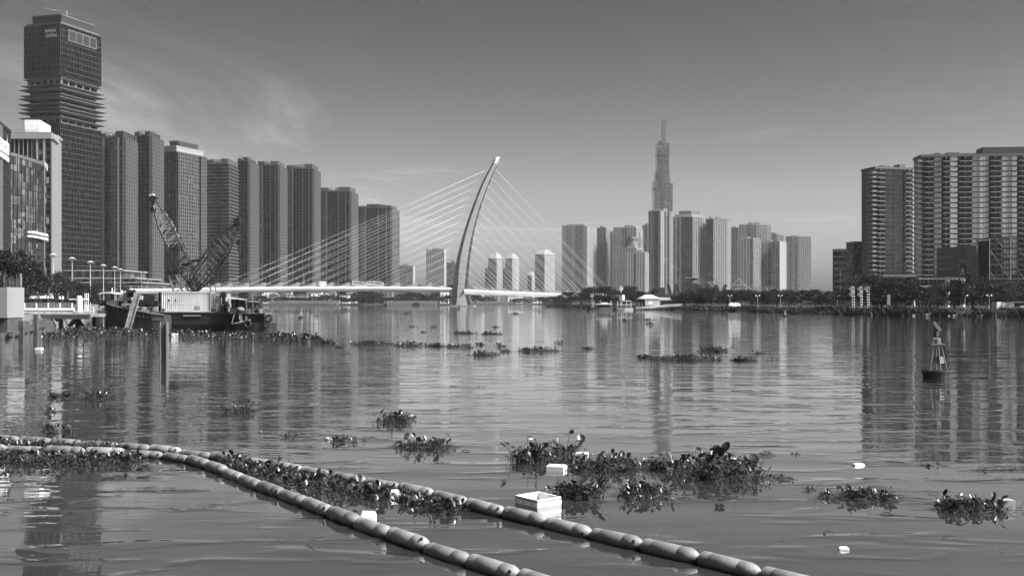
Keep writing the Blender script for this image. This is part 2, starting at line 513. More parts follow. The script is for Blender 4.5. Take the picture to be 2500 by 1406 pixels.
def tower(name, label, xl, xc, xr, ytop, Yc, dl, dr, left, right, core='glass_dark', dv=3.4, z0=1.2, parapet=1.2, cat='building', group=None, roofbits=True, depthback=None, seed=0, roof='roof_grey', ytopc=None):
    """block with two visible faces meeting at photo column xc; xl..xc and xc..xr are the faces' columns"""
    rng = random.Random(seed + int(xl))
    C = (PX(xc, Yc), Yc); Lp = (PX(xl, Yc + dl), Yc + dl); Rp = (PX(xr, Yc + dr), Yc + dr)
    Bk = (Lp[0] + Rp[0] - C[0], Lp[1] + Rp[1] - C[1])
    z1 = PZ(ytop, Yc)
    th = thing(name, (C[0], C[1], z0), label, cat, group)
    mb = MB(); mb.prism([(p[0], p[1], z0) for p in (Lp, C, Rp, Bk)], (0, 0, z1 - z0))
    mb.build('core_wall', core, th)
    mbs = {}
    strips(Facade(Lp, C, z0, z1), left, mbs, dv)
    strips(Facade(C, Rp, z0, z1), right, mbs, dv)
    strips(Facade(Rp, Bk, z0, z1), [(1, 'bands', right[-1][2], 3, .6, .55, .3)], mbs, dv)
    strips(Facade(Bk, Lp, z0, z1), [(1, 'bands', left[0][2], 3, .6, .55, .3)], mbs, dv)
    for k, b in mbs.items(): b.build(PARTNAME.get(k, 'wall_frame'), k, th, kind='stuff')
    # roof: parapet ring and plant rooms
    cx = [(p[0], p[1]) for p in (Lp, C, Rp, Bk)]
    mid = (sum(p[0] for p in cx) / 4, sum(p[1] for p in cx) / 4)
    def inset(k): return [(mid[0] + (p[0] - mid[0]) * k, mid[1] + (p[1] - mid[1]) * k) for p in cx]
    pr = MB()
    o, i_ = inset(1.012), inset(0.97)
    for k in range(4):
        k2 = (k + 1) % 4
        pr.hexa([(*o[k], z1 + 0.01), (*o[k2], z1 + 0.01), (*i_[k2], z1 + 0.01), (*i_[k], z1 + 0.01), (*o[k], z1 + parapet), (*o[k2], z1 + parapet), (*i_[k2], z1 + parapet), (*i_[k], z1 + parapet)])
    pr.build('roof_parapet', left[0][2], th)
    if roofbits:
        for t in range(3):
            k = 0.25 + 0.18 * rng.random()
            ox, oy = (rng.random() - .5) * .7, (rng.random() - .5) * .5
            pts = [(mid[0] + (p[0] - mid[0]) * k + (Rp[0] - Lp[0]) * ox * .6, mid[1] + (p[1] - mid[1]) * k + (Bk[1] - C[1]) * oy * .5, z1 - 0.2) for p in cx]
            MB().prism(pts, (0, 0, 2.0 + 4.0 * rng.random())).build('plant_room', rng.choice([roof, left[0][2], 'tower_light']), th)
    if group and 'riverside' in group:
        for (f0, f1, hh) in (() if 'crown' in label else ((0.0, .28 + .1 * rng.random(), 1 + 3 * rng.random()), (.62 + .1 * rng.random(), 1.0, 1.5 + 3.5 * rng.random()))):
            def fp(t, back):
                a, b = (Lp, C); x = a[0] + (b[0] - a[0]) * t; y = a[1] + (b[1] - a[1]) * t
                return (x + (Bk[0] - Lp[0]) * back, y + (Bk[1] - Lp[1]) * back, z1 + .02)
            MB().prism([fp(f0, .02), fp(f1, .02), fp(f1, .9), fp(f0, .9)], (0, 0, hh + 1.2)).build('roof_block', rng.choice(['river_grey', 'tower_dark', 'river_mid']), th)
        g = MB(); x, y = mid; zz = z1 + 6
        g.tube((x, y, z1), (x, y, zz), .5, n=5); g.tube((x - 9, y - 3, zz + .6), (x + 7, y + 2, zz), .35, n=4); g.box(x - 1, x + 2, y - 1, y + 1, zz - .5, zz + .8)
        g.build('roof_hoist', 'steel_mid', th)
    return th, (Lp, C, Rp, Bk), z1
def text_mesh(body, size, depth=0.0, spacing=1.0, bold=0.0):
    cu = bpy.data.curves.new('lettering', 'FONT')
    cu.body = body; cu.size = size; cu.extrude = depth; cu.align_x = 'CENTER'; cu.align_y = 'CENTER'
    cu.space_character = spacing; cu.offset = bold; cu.resolution_u = 3
    ob = bpy.data.objects.new('lettering_tmp', cu); COL.objects.link(ob)
    bpy.context.view_layer.update()
    me = bpy.data.meshes.new_from_object(ob)
    bpy.data.objects.remove(ob); bpy.data.curves.remove(cu)
    me.materials.clear()
    return me
def wall_text(body, parent, fc, a, z, d, height, mat, width=None, depth=0.12, name='lettering', shear=0.0, bold=0.0):
    """flat letters on a facade: a along the face, z up, d proud; width stretches them"""
    me = text_mesh(body, 1.0, 0.0, 1.0, bold)
    co = [v.co.copy() for v in me.vertices]
    x0, x1 = min(c.x for c in co), max(c.x for c in co); y0, y1 = min(c.y for c in co), max(c.y for c in co)
    sy = height / (y1 - y0); sx_ = (width / (x1 - x0)) if width else sy
    o = Vector(ORG[parent.name])
    nv = len(co)
    for v, c in zip(me.vertices, co):
        aa = a + (c.x - (x0 + x1) / 2) * sx_; zz = z + (c.y - (y0 + y1) / 2) * sy
        v.co = Vector(fc.pt(aa, d, zz)) - o
    return link(name, me, mat, parent)
def split_bands(fc, th, mat, n, h, d, name='floor_band', z0=None, z1=None, a0=0.0, a1=None):
    """each floor line a part of its own, sharing one mesh"""
    z0 = fc.z0 if z0 is None else z0; z1 = fc.z1 if z1 is None else z1; a1 = fc.L if a1 is None else a1
    mb = MB(); fc.box(mb, a0, a1, z0, z0 + h, 0, d)
    ob = mb.build(name, mat, th)
    for j in range(1, n + 1):
        c = ob.copy(); COL.objects.link(c); c.parent = th; c.location = (0, 0, (z1 - z0 - h) * j / n)

# ---- dark twin-block office tower with terraces at mid height
def sky_terrace_tower():
    Yc = 780.0
    C = (PX(148, Yc), Yc); Lp = (PX(60, Yc + 10), Yc + 10); Rp = (PX(246, Yc + 40), Yc + 40)
    Bk = (Lp[0] + Rp[0] - C[0], Lp[1] + Rp[1] - C[1])
    quad = [Lp, C, Rp, Bk]
    mid = (sum(p[0] for p in quad) / 4, sum(p[1] for p in quad) / 4)
    def inset(k): return [(mid[0] + (p[0] - mid[0]) * k, mid[1] + (p[1] - mid[1]) * k) for p in quad]
    th = thing('office_tower', (C[0], C[1], 1.2), 'tallest dark finned office tower with jutting terrace floors at mid height', 'tower')
    zt, zm1, zm0 = PZ(57, Yc), PZ(186, Yc), PZ(300, Yc)
    for (z0, z1, nm) in ((zm1, zt, 'upper_block'), (1.2, zm0, 'lower_block')):
        MB().prism([(*p, z0) for p in quad], (0, 0, z1 - z0)).build(nm, 'glass_black', th)
        for A, B in ((Lp, C), (C, Rp)):
            fc = Facade(A, B, z0, z1)
            fins = MB(); nb = round(fc.L / 1.55)
            for i in range(nb + 1):
                a = fc.L * i / nb
                fc.box(fins, a - 0.11, a + 0.11, z0, z1, 0, 0.55)
            fins.build('vertical_fin', 'fin_metal', th, kind='stuff')
            nf = round((z1 - z0) / 3.95)
            split_bands(fc, th, 'river_light' if A is C else 'fin_metal', nf, 0.34, 0.34)
        o, i_ = inset(1.01), inset(0.99)
    # belvedere slot on the right face, its shaded depth painted as a black box
    fc = Facade(C, Rp, 0, 1)
    za = PZ(66, Yc) ; 
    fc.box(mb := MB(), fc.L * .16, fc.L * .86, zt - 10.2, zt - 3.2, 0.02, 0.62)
    mb.build('sky_deck_shade', 'black', th)
    mb = MB(); fc.box(mb, fc.L * .16, fc.L * .86, zt - 10.9, zt - 10.2, 0.0, 0.8); fc.box(mb, fc.L * .16, fc.L * .86, zt - 3.4, zt - 2.6, 0.0, 0.8)
    mb.build('sky_deck_edge', 'tower_grey', th)
    for i in range(5):
        mb = MB(); a = fc.L * (.17 + .17 * i); fc.box(mb, a, a + 0.9, zt - 10.2, zt - 3.4, 0.62, 0.78)
        mb.build('column', 'tower_grey', th)
    # crown and roof gear
    MB().prism([(*p, zt) for p in inset(0.97)], (0, 0, 1.4)).build('roof_slab', 'tower_grey', th)
    MB().prism([(*p, zt + 1.4) for p in inset(0.80)], (0, 0, 5.6)).build('roof_crown', 'tower_dark', th)
    MB().prism([(*p, zt + 7.0) for p in inset(0.82)], (0, 0, 0.9)).build('roof_rim', 'tower_grey', th)
    g = MB(); z = zt + 7.9; x, y = mid
    g.tube((x, y, z), (x, y, z + 6), .7); g.tube((x - 13, y - 2, z + 8.5), (x + 9, y + 3, z + 4.2), .5); g.box(x - 1.5, x + 2.5, y - 1, y + 1.5, z + 4, z + 7.6)
    g.build('roof_crane', 'steel_mid', th)
    # terrace storeys between the blocks
    MB().prism([(*p, zm0) for p in inset(0.86)], (0, 0, zm1 - zm0)).build('terrace_core', 'glass_black', th)
    rows = [(190, 1.05, 0), (206, 1.16, 0), (216, 1.26, 1), (230, 1.20, 1), (238, 1.30, 1), (252, 1.30, 1), (262, 1.20, 1), (272, 1.32, 1), (286, 1.26, 1), (299, 1.05, 0)]
    rng = random.Random(3)
    for py, k, tip in rows:
        k = 1 + (k - 1) * .58
        z = PZ(py, Yc); sl = MB()
        b, t = [(*p, z - 1.0) for p in inset(k * 0.86)], [(*p, z - .1) for p in inset(k)]
        t2 = [(*p, z + 0.22) for p in inset(k)]
        sl.loft([b, t, t2])
        sl.build('terrace_slab', 'tower_mid', th)
    for A, B in ((Lp, C), (C, Rp)):
        f0 = Facade(A, B, zm0, zm1)
        for (p0, p1) in ((188, 204), (286, 299)):
            for i in range(6):
                mb = MB(); a = f0.L * (.04 + .18 * i); f0.box(mb, a, a + 1.1, PZ(p1, Yc), PZ(p0, Yc), -2.6, -1.5)
                mb.build('terrace_column', 'tower_light', th)
    fl = Facade(Lp, C, 0, 1)
    wall_text('MARINA', th, fl, fl.L * .745, PZ(74, Yc), 0.75, 2.3, 'letter_pale', fl.L * .29, bold=.01)
    wall_text('CENTRAL', th, fl, fl.L * .765, PZ(86, Yc), 0.75, 2.3, 'letter_pale', fl.L * .34, bold=.01)
sky_terrace_tower()

# ---- three older blocks at the left edge
def edge_blocks():
    # residence block running away along the street, sign band near its top
    A, B = (-162.0, 320.0), (PX(24, 420), 420.0)
    z1 = PZ(325, 420)
    th = thing('residence_block', (A[0], A[1], 1.2), 'dark residence block cut by the left picture edge with a white name sign', 'building')
    MB().prism([(*A, 1.2), (*B, 1.2), (B[0] - 40, B[1] + 10, 1.2), (A[0] - 40, A[1] + 10, 1.2)][::1], (0, 0, z1 - 1.2)).build('core_wall', 'glass_dark', th)
    fc = Facade(A, B, 1.2, z1); mbs = {}
    strips(fc, [(5, 'mullion', 'tower_dark', 3.2), (1.2, 'solid', 'tower_grey'), (1.1, 'mullion', 'tower_dark', 2), (.6, 'solid', 'tower_grey'), (1.5, 'mullion', 'tower_dark', 3)], mbs, 3.5)
    for k, b in mbs.items(): b.build(PARTNAME[k], k, th, kind='stuff')
    MB().prism([(A[0] + .4, A[1] - .4, z1), (B[0] + .4, B[1] + .4, z1), (B[0] - 40, B[1] + 10, z1), (A[0] - 40, A[1] + 10, z1)], (0, 0, 1.0)).build('roof_parapet', 'tower_dark', th)
    sg = MB(); fc.box(sg, fc.L * .58, fc.L * .93, z1 - 9.4, z1 - 5.2, 0.3, 0.9); sg.build('sign_board', 'white_paint', th)
    wall_text('RIVERFRONT', th, fc, fc.L * .76, z1 - 7.2, 0.95, 2.6, 'letter_black', fc.L * .30, name='sign_lettering')
    sg = MB(); fc.box(sg, fc.L * .58, fc.L * .93, z1 - 11.9, z1 - 10.2, 0.3, 0.9); sg.build('sign_board', 'white_paint', th)
    wall_text('RESIDENCE', th, fc, fc.L * .76, z1 - 11.05, 0.95, 1.0, 'letter_black', fc.L * .26, name='sign_lettering')
    st = MB()
    cpt = Vector(fc.pt(fc.L * .885, 1.0, PZ(357, 415)))
    for k in range(4):
        a = k * math.pi / 2
        d1 = Vector((fc.u.x, fc.u.y, 0)) * math.cos(a) + Vector((0, 0, 1)) * math.sin(a)
        d2 = Vector((fc.u.x, fc.u.y, 0)) * math.cos(a + .78) + Vector((0, 0, 1)) * math.sin(a + .78)
        d0 = Vector((fc.u.x, fc.u.y, 0)) * math.cos(a - .78) + Vector((0, 0, 1)) * math.sin(a - .78)
        st.add([cpt, cpt + d0 * 1.0, cpt + d1 * 3.4, cpt + d2 * 1.0], [(0, 1, 2, 3)])
    st.build('star_emblem', 'letter_pale', th)
    # curved glass hotel
    pts = [(-214.0, 470.0), (-213.2, 488.0), (-214.0, 503.0), (-217.0, 516.0), (-221.5, 525.0)]
    tops = [PZ(370, 470), PZ(375, 488), PZ(384, 503), PZ(393, 516), PZ(402, 525)]
    th = thing('curved_hotel', (pts[0][0], pts[0][1], 1.2), 'curved glass hotel with letters along its sloping roof edge, left of the white block', 'hotel')
    z1 = tops[0] - 1
    core = MB(); core.prism([(*p, 1.2) for p in pts] + [(-262, 525, 1.2), (-262, 470, 1.2)], (0, 0, z1 - 1.2)); core.build('core_wall', 'glass_mid', th)
    fr = MB(); rng = random.Random(8); n_p = 0
    for i in range(4):
        fc = Facade(pts[i], pts[i + 1], 1.2, z1); nb = 5 if i < 3 else 3
        for j in range(20):
            z = 1.2 + (z1 - 1.2) * j / 20
            fc.box(fr, 0, fc.L, z, z + .25, 0, .18)
            for b in range(nb):
                if rng.random() < .16:
                    w = MB(); fc.box(w, fc.L * b / nb + .3, fc.L * (b + .8) / nb, z + .6, z + 2.5, .02, .1)
                    w.build('drawn_blind', 'tower_mid', th)
        for b in range(nb + 1):
            fc.box(fr, fc.L * b / nb - .06, fc.L * b / nb + .06, 1.2, z1, 0, .3)
    fr.build('mullion_frame', 'tower_dark', th, kind='stuff')
    MB().loft([[(*p, z1) for p in pts] + [(-262, 525, z1), (-262, 470, z1)], [(p[0] + 1.2, p[1], z1 + 1.0) for p in pts] + [(-262, 525, z1 + 1), (-262, 470, z1 + 1)]]).build('roof_rim', 'white_paint', th)
    fc = Facade(pts[2], pts[4], 1.2, z1)
    wall_text('Le MERIDIEN', th, fc, fc.L * .52, z1 + .4, 2.6, 2.8, 'letter_pale', fc.L * .9, bold=.015)
    tb = MB(); f1 = Facade(pts[1], pts[3], 1.2, z1)
    f1.box(tb, f1.L * .10, f1.L * .95, PZ(572, 500), PZ(567, 500), .3, 2.4); f1.box(tb, f1.L * .1, f1.L * .95, PZ(582, 500), PZ(577, 500), .3, 2.4); tb.build('terrace', 'white_paint', th)
    # pale block with penthouse box, sunlit narrow side
    Yc = 600.0
    th, q, z1 = tower('pale_block', 'pale block with a white box on its roof and a sunlit narrow side', 25, 125, 148, 328, Yc, 0, 34,
        [(3, 'piers', 'tower_light', 2.6, .86, .5, .5), (.6, 'solid', 'tower_dark'), (.25, 'solid', 'tower_white', 3, .6, .5, .8), (.7, 'grid', 'tower_dark', 2.5, .7, .6), (.25, 'solid', 'tower_white', 3, .6, .5, .8), (.8, 'grid', 'tower_dark', 3, .7, .6)],
        [(1, 'piers', 'tower_light', 2.4, .16, .5, .5)], core='glass_dark', dv=4.0, roofbits=False)
    Lp, C, Rp, Bk = q
    fc = Facade(Lp, C, 1.2, z1); fs = MB(); fc.box(fs, -1, fc.L + .8, z1 - 2.6, z1 + .4, 0, 1.4); fs.build('roof_fascia', 'tower_white', th)
    fr = Facade(C, Rp, 1.2, z1); fs = MB(); fr.box(fs, -.8, fr.L * .55, z1 - 2.6, z1 + .4, .55, 1.5); fr.box(fs, fr.L * .5, fr.L, z1 + 1.0, z1 + 2.2, 0, 1.0); fs.build('roof_fascia', 'tower_white', th)
    x0, x1 = PX(60, 606), PX(97, 606)
    pb = MB(); pb.prism([(x0, 606, z1), (x1, 606, z1), (x1 - 3.2, 628, z1), (x0 - 3.2, 628, z1)], (0, 0, PZ(293, 606) - z1)); pb.build('penthouse_box', 'white_paint', th)
    rl = MB()
    for k in range(9): a = fc.L * k / 8; rl.add([fc.pt(a, 0, z1 + .4)], []) ; fc.box(rl, a - .05, a + .05, z1 + .4, z1 + 2.2, 0, .1)
    fc.box(rl, 0, fc.L, z1 + 2.1, z1 + 2.25, 0, .1); rl.build('roof_railing', 'steel_mid', th)
    rng = random.Random(2)
    for k in range(14):
        w = MB(); a = fc.L * rng.choice([.70, .76, .82, .88]); z = 8 + 5.2 * k + rng.random() * 2
        fc.box(w, a, a + 1.3, z, z + 3.4, .1, .75); w.build('wall_panel', 'tower_light', th)
edge_blocks()

# ---- podium with planted terraces at the foot of the towers
def podium():
    Y = 640.0
    th = thing('terraced_podium', (PX(150, Y), Y, 1.2), 'low podium with three white terrace edges at the foot of the towers', 'building')
    for i, (xa, xb, ya, yb) in enumerate(((150, 300, 662, 680), (158, 330, 681, 692), (185, 345, 692, 703))):
        d = i * 5
        MB().box(PX(xa, Y - d), PX(xb, Y - d), Y - d, Y + 40, PZ(yb, Y), PZ(ya, Y)).build('storey', 'glass_mid', th)
        MB().box(PX(xa - 2, Y - d), PX(xb + 6, Y - d), Y - d - 2, Y + 40, PZ(ya, Y), PZ(ya - 2.6, Y)).build('terrace_slab', 'tower_white', th)
        for k in range(7):
            a = PX(xa + (xb - xa) * (k + .3) / 7, Y - d)
            MB().box(a, a + 2.2, Y - d - .4, Y - d, PZ(yb, Y), PZ(ya, Y) - .05).build('window_panel', 'tower_grey', th)
podium()

# ---- nine riverside apartment towers, left of the bridge
G = 'riverside apartment towers left of the bridge'
SL = lambda sh, m='river_grey', du=4.2, fu=.34, dp=2.6: (sh, 'slots', m, du, fu, .56, dp)
DK = lambda sh, du=3.6: (sh, 'mullion', 'tower_dark', du, .8, .8, .32)
tower('apartment_tower', 'grey apartment tower beside the tallest tower, first of the riverside row', 238, 300, 330, 336, 950, 6, 30,
      [SL(1, 'river_grey', 3.4, .6), DK(1, 3), SL(1, 'river_grey', 3.4, .55), (.5, 'grid', 'river_grey', 3, .62, .55)], [SL(1, 'river_mid', 5.5, .28)], dv=3.5, group=G)
tower('apartment_tower', 'slim dark apartment tower with a pale slotted side strip, second of the riverside row', 328, 365, 394, 332, 1000, 4, 30,
      [SL(.5, 'river_grey', 3.5, .3), DK(2.5, 4.5)], [SL(1, 'river_mid', 5.0, .3)], core='glass_black', dv=3.5, group=G)
t3, q3, z3 = tower('apartment_tower', 'broad grey apartment tower with a white two-tier crown, third of the riverside row', 396, 430, 500, 372, 1050, 3, 42,
      [DK(1, 4)], [SL(1, 'river_mid', 3.3, .42), SL(1, 'river_mid', 4.2, .5), (1, 'grid', 'river_mid', 3.0, .5, .45), SL(.8, 'river_mid', 3.3, .4)], dv=3.4, group=G)
def crown3():
    Lp, C, Rp, Bk = q3
    mid = (sum(p[0] for p in q3) / 4, sum(p[1] for p in q3) / 4)
    for k, za, zb, mt, nm in ((.93, 0, 5.5, 'tower_white', 'crown_tier'), (.99, 5.5, 6.5, 'tower_white', 'crown_rim'), (.66, 6.5, 11, 'tower_dark', 'crown_tier'), (.7, 11, 12, 'river_light', 'crown_rim')):
        MB().prism([(mid[0] + (p[0] - mid[0]) * k, mid[1] + (p[1] - mid[1]) * k, z3 + za) for p in q3], (0, 0, zb - za)).build(nm, mt, t3)
crown3()
tower('apartment_tower', 'apartment tower with bright balcony edges behind the dark crane boom tip', 502, 556, 581, 400, 1120, 2, 36,
      [(2, 'bands', 'river_grey', 3, .6, .72, .4), DK(1, 3), (1.2, 'bands', 'river_grey', 3, .6, .7, .4)], [(1, 'balcony', 'river_light', 4, .6, .66, 1.3)], dv=3.5, group=G)
tower('apartment_tower', 'narrow black apartment tower with one pale window strip, fifth of the riverside row', 580, 605, 627, 394, 1170, 2, 34,
      [DK(1, 4)], [SL(1, 'river_light', 4.2, .5)], core='glass_black', dv=3.4, group=G)
for (a, c, b, yt, Y, lb) in ((629, 678, 697, 404, 1230, 'dark apartment tower with thin pale lines, sixth of the riverside row'),
                             (699, 762, 778, 412, 1290, 'dark apartment tower with thin pale lines, seventh of the riverside row'),
                             (779, 853, 870, 468, 1360, 'dark apartment tower, shorter than its left neighbour, eighth of the riverside row'),
                             (872, 953, 971, 508, 1420, 'lowest dark apartment tower crossed by the stay cables, end of the riverside row')):
    w = b - a
    tower('apartment_tower', lb, a, c, b, yt, Y, 1, 36,
          [(.5, 'solid', 'tower_dark'), SL(.6, 'tower_dark', 3.6, .5), (.12, 'solid', 'river_light', 3, .5, .5, .6), DK(1.6, 3.8), (.1, 'solid', 'river_mid', 3, .5, .5, .6), DK(1.0, 3.8), (.1, 'solid', 'river_mid', 3, .5, .5, .55), DK(.5, 3)],
          [SL(1, 'river_light', 4.6, .5)], core='glass_black', dv=3.4, group=G)

# ---- distant blocks seen under and through the cables
tower('distant_block', 'low hazy glass block right of the riverside row', 974, 1008, 1013, 650, 1900, 0, 30, [(1, 'bands', 'tower_mid', 3, .6, .6, .4)], [(1, 'solid', 'tower_white')], core='glass_mid', dv=4)
tower('distant_block', 'tall pale gridded glass block behind the left cables', 1040, 1084, 1089, 609, 2000, 0, 34, [(1, 'grid', 'tower_light', 3.2, .55, .6, .4)], [(1, 'solid', 'tower_white')], core='glass_mid', dv=4)  # right edge painted white to stand for its sunlit side
tower('distant_block', 'hazy grey block half hidden by the bridge pylon', 1090, 1112, 1128, 642, 2100, 0, 20, [(1, 'bands', 'tower_mid', 3, .6, .6, .4)], [(1, 'bands', 'tower_mid', 3, .6, .6, .4)], core='glass_mid', dv=4)
G2 = 'gabled apartment towers behind the right cables'
def gabled(lb, xl, xc, xr, yt, Y, yg, wing=None):
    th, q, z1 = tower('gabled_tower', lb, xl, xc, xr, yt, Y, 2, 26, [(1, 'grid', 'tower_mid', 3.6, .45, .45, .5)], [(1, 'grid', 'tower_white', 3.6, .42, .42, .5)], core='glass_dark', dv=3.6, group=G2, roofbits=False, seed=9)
    Lp, C, Rp, Bk = q
    zg = PZ(yg, Y); mid = [(sum(p[0] for p in q) / 4), (sum(p[1] for p in q) / 4)]
    base = [(mid[0] + (p[0] - mid[0]) * 1.02, mid[1] + (p[1] - mid[1]) * 1.02, z1 + 1.2) for p in q]
    top = [(mid[0] + (p[0] - mid[0]) * .45, mid[1] + (p[1] - mid[1]) * .45, zg) for p in q]
    MB().loft([base, top]).build('gabled_roof', 'tile_roof', th)
    if wing:
        xa, xb, yw = wing
        MB().box(PX(xa, Y + 6), PX(xb, Y + 6), Y + 6, Y + 30, 1.2, PZ(yw, Y)).build('side_wing', 'glass_dark', th)
        mbs = {}
        strips(Facade((PX(xa, Y + 6), Y + 6), (PX(xb, Y + 6), Y + 6), 1.2, PZ(yw, Y)), [(1, 'grid', 'tower_mid', 3.6, .45, .45, .5)], mbs, 3.6)
        for k, b in mbs.items(): b.build('wing_wall_frame', k, th, kind='stuff')
    return th
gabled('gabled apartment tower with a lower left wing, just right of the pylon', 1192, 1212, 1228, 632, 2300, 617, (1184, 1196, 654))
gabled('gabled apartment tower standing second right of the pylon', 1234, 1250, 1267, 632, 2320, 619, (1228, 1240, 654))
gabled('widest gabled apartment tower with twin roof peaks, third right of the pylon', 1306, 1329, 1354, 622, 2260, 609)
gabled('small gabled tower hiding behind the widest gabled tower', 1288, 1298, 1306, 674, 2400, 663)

# ---- high-rise estate right of the bridge
G3 = 'high-rise estate towers around the spired skyscraper'
GR = lambda sh, m='tower_mid', du=3.6, fu=.5, fv=.5: (sh, 'grid', m, du * 1.4, fu * 1.2, fv * 1.15, 1.1)
SO = lambda sh, m='tower_light': (sh, 'solid', m, 3, .5, .5, 2.2)
tower('estate_tower', 'broad pale estate tower with vertical ribs, leftmost of the estate', 1372, 1432, 1456, 552, 2150, 3, 24, [SO(.6, 'tower_mid'), SL(.6, 'tower_mid', 4, .4), SO(.5, 'tower_mid'), SL(1, 'tower_grey', 4, .5), SO(.4, 'tower_mid')], [GR(1, 'tower_white', 3.4, .45, .45)], dv=3.5, group=G3)
tower('estate_tower', 'narrow grey estate tower between the broad ribbed tower and the pale banded one', 1457, 1478, 1488, 557, 2180, 2, 20, [SO(.5, 'tower_grey'), SL(1, 'tower_grey', 4, .5)], [GR(1, 'tower_light')], dv=3.5, group=G3)
tower('estate_tower', 'thin grey estate tower sliver behind the cable ends', 1486, 1494, 1499, 568, 2300, 1, 12, [SO(1, 'tower_grey')], [SO(1, 'tower_grey')], dv=3.5, group=G3)
tower('estate_tower', 'pale banded estate tower behind the stepped block', 1497, 1552, 1569, 556, 2150, 3, 26, [GR(1, 'tower_light', 4, .6, .5), GR(.6, 'tower_grey', 3.5, .6, .6), GR(1, 'tower_light', 4, .6, .5)], [GR(1, 'tower_white', 3.4, .5, .5)], dv=3.6, group=G3)
tower('estate_tower', 'grey estate tower sliver just left of the tall banded tower', 1568, 1580, 1588, 551, 2250, 2, 16, [GR(1, 'tower_mid', 4, .6, .5)], [GR(1, 'tower_mid')], dv=3.6, group=G3)
tower('estate_tower', 'pale stepped tower carrying the round turret', 1520, 1553, 1566, 606, 1760, 2, 18, [GR(1, 'tower_light', 3.2, .5, .5)], [GR(1, 'tower_white', 3.2, .5, .5)], dv=3.4, group=G3)
t, q, z = tower('estate_tower', 'low square window-grid block in front of the stepped tower', 1530, 1573, 1583, 617, 1680, 1, 16, [SO(.3, 'tower_light'), GR(2, 'tower_white', 3.0, .52, .5), SO(.25, 'tower_mid'), GR(2, 'tower_white', 3.0, .52, .5)], [GR(1, 'tower_white', 3.2, .5, .5)], dv=3.3, group=G3)
def turret():
    Y = 1765; x = PX(1545, Y); z = PZ(606, Y)
    th = thing('roof_turret', (x, Y, z), 'round stepped turret crowning the pale stepped tower', 'turret')
    MB().lathe([(12, 0), (12, 7), (9.5, 7), (9.5, 14), (11, 14), (11, 15.5), (6, 16), (6, 19)], (x, Y + 12, z), 16).build('drum', 'tower_light', th)
    for k in range(4):
        MB().box(x + 10 + k * 1.0, x + 12 + k, Y + 4 + k * 4, Y + 6 + k * 4, z, z + 26 - k * 4).build('fin', 'tower_white', th)
turret()
tower('estate_tower', 'tall dark-and-white banded tower in front of the spired skyscraper', 1583, 1612, 1641, 516, 1850, 3, 16,
      [GR(1, 'tower_mid', 3.6, .62, .56), (.9, 'bands', 'tower_dark', 3, .6, .6, .5), SO(.3, 'tower_grey')], [GR(.55, 'tower_white', 3.4, .4, .4), GR(.9, 'tower_grey', 3.4, .6, .6), SO(.3, 'tower_grey'), GR(.4, 'tower_white', 3.2, .4, .4)], dv=3.5, group=G3)
t, q, z = tower('estate_tower', 'broad estate tower with a dark plain panel and stepped crown', 1642, 1690, 1725, 530, 1900, 3, 18,
      [GR(.75, 'tower_light', 3.6, .55, .55), SO(.15, 'tower_mid'), (1.2, 'mullion', 'tower_dark', 2.4)], [GR(.9, 'tower_light', 3.6, .55, .55), GR(.45, 'tower_white', 3.4, .45, .45)], dv=3.5, group=G3, roofbits=False)
for k, za, zb, mt in ((.86, 1, 5, 'tower_light'), (.62, 5, 10, 'tower_grey'), (.66, 10, 11, 'tower_light')):
    mid = (sum(p[0] for p in q) / 4, sum(p[1] for p in q) / 4)
    MB().prism([(mid[0] + (p[0] - mid[0]) * k, mid[1] + (p[1] - mid[1]) * k, z + za) for p in q], (0, 0, zb - za)).build('crown_tier', mt, t)
tower('estate_tower', 'estate tower with white window columns right of the dark-panel tower', 1724, 1741, 1784, 536, 1900, 3, 16,
      [(1, 'mullion', 'tower_dark', 2.6)], [GR(1.6, 'tower_light', 3.6, .55, .52), GR(.5, 'tower_white', 3.4, .42, .45)], dv=3.5, group=G3)
tower('estate_tower', 'grey estate tower sliver behind the white window columns', 1784, 1801, 1808, 557, 2250, 2, 14, [GR(1, 'tower_grey')], [GR(1, 'tower_grey')], dv=3.6, group=G3)
tower('estate_tower', 'tall estate tower with castle-like roof bumps in the second row', 1804, 1846, 1882, 549, 2250, 3, 10, [GR(1, 'tower_light', 4, .55), GR(.5, 'tower_grey', 4, .7), GR(.7, 'tower_mid', 4, .5)], [GR(1, 'tower_mid', 4, .55), GR(.4, 'tower_light')], dv=3.6, group=G3)
tower('estate_tower', 'pale front estate block with many small windows below the castle roof', 1801, 1838, 1856, 583, 1950, 2, 10, [GR(1, 'tower_light', 3.6, .5), GR(.3, 'tower_grey', 4, .6)], [GR(1, 'tower_light', 3.6, .5)], dv=3.5, group=G3)
tower('estate_tower', 'grey front estate block beside the bright white edge tower', 1850, 1884, 1896, 592, 1980, 2, 10, [GR(1, 'tower_light', 3.6, .5), GR(.4, 'tower_grey', 4, .6)], [GR(1, 'tower_grey', 3.6, .5)], dv=3.5, group=G3)
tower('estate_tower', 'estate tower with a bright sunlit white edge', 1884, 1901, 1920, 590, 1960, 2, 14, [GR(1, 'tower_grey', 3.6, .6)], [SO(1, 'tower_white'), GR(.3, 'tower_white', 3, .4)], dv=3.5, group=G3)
tower('estate_tower', 'grey block filling the gap behind the sunlit white edge tower', 1862, 1895, 1912, 574, 2280, 2, 10, [GR(1, 'tower_grey', 3.6, .6)], [GR(1, 'tower_grey', 3.6, .6)], dv=3.5, group=G3)
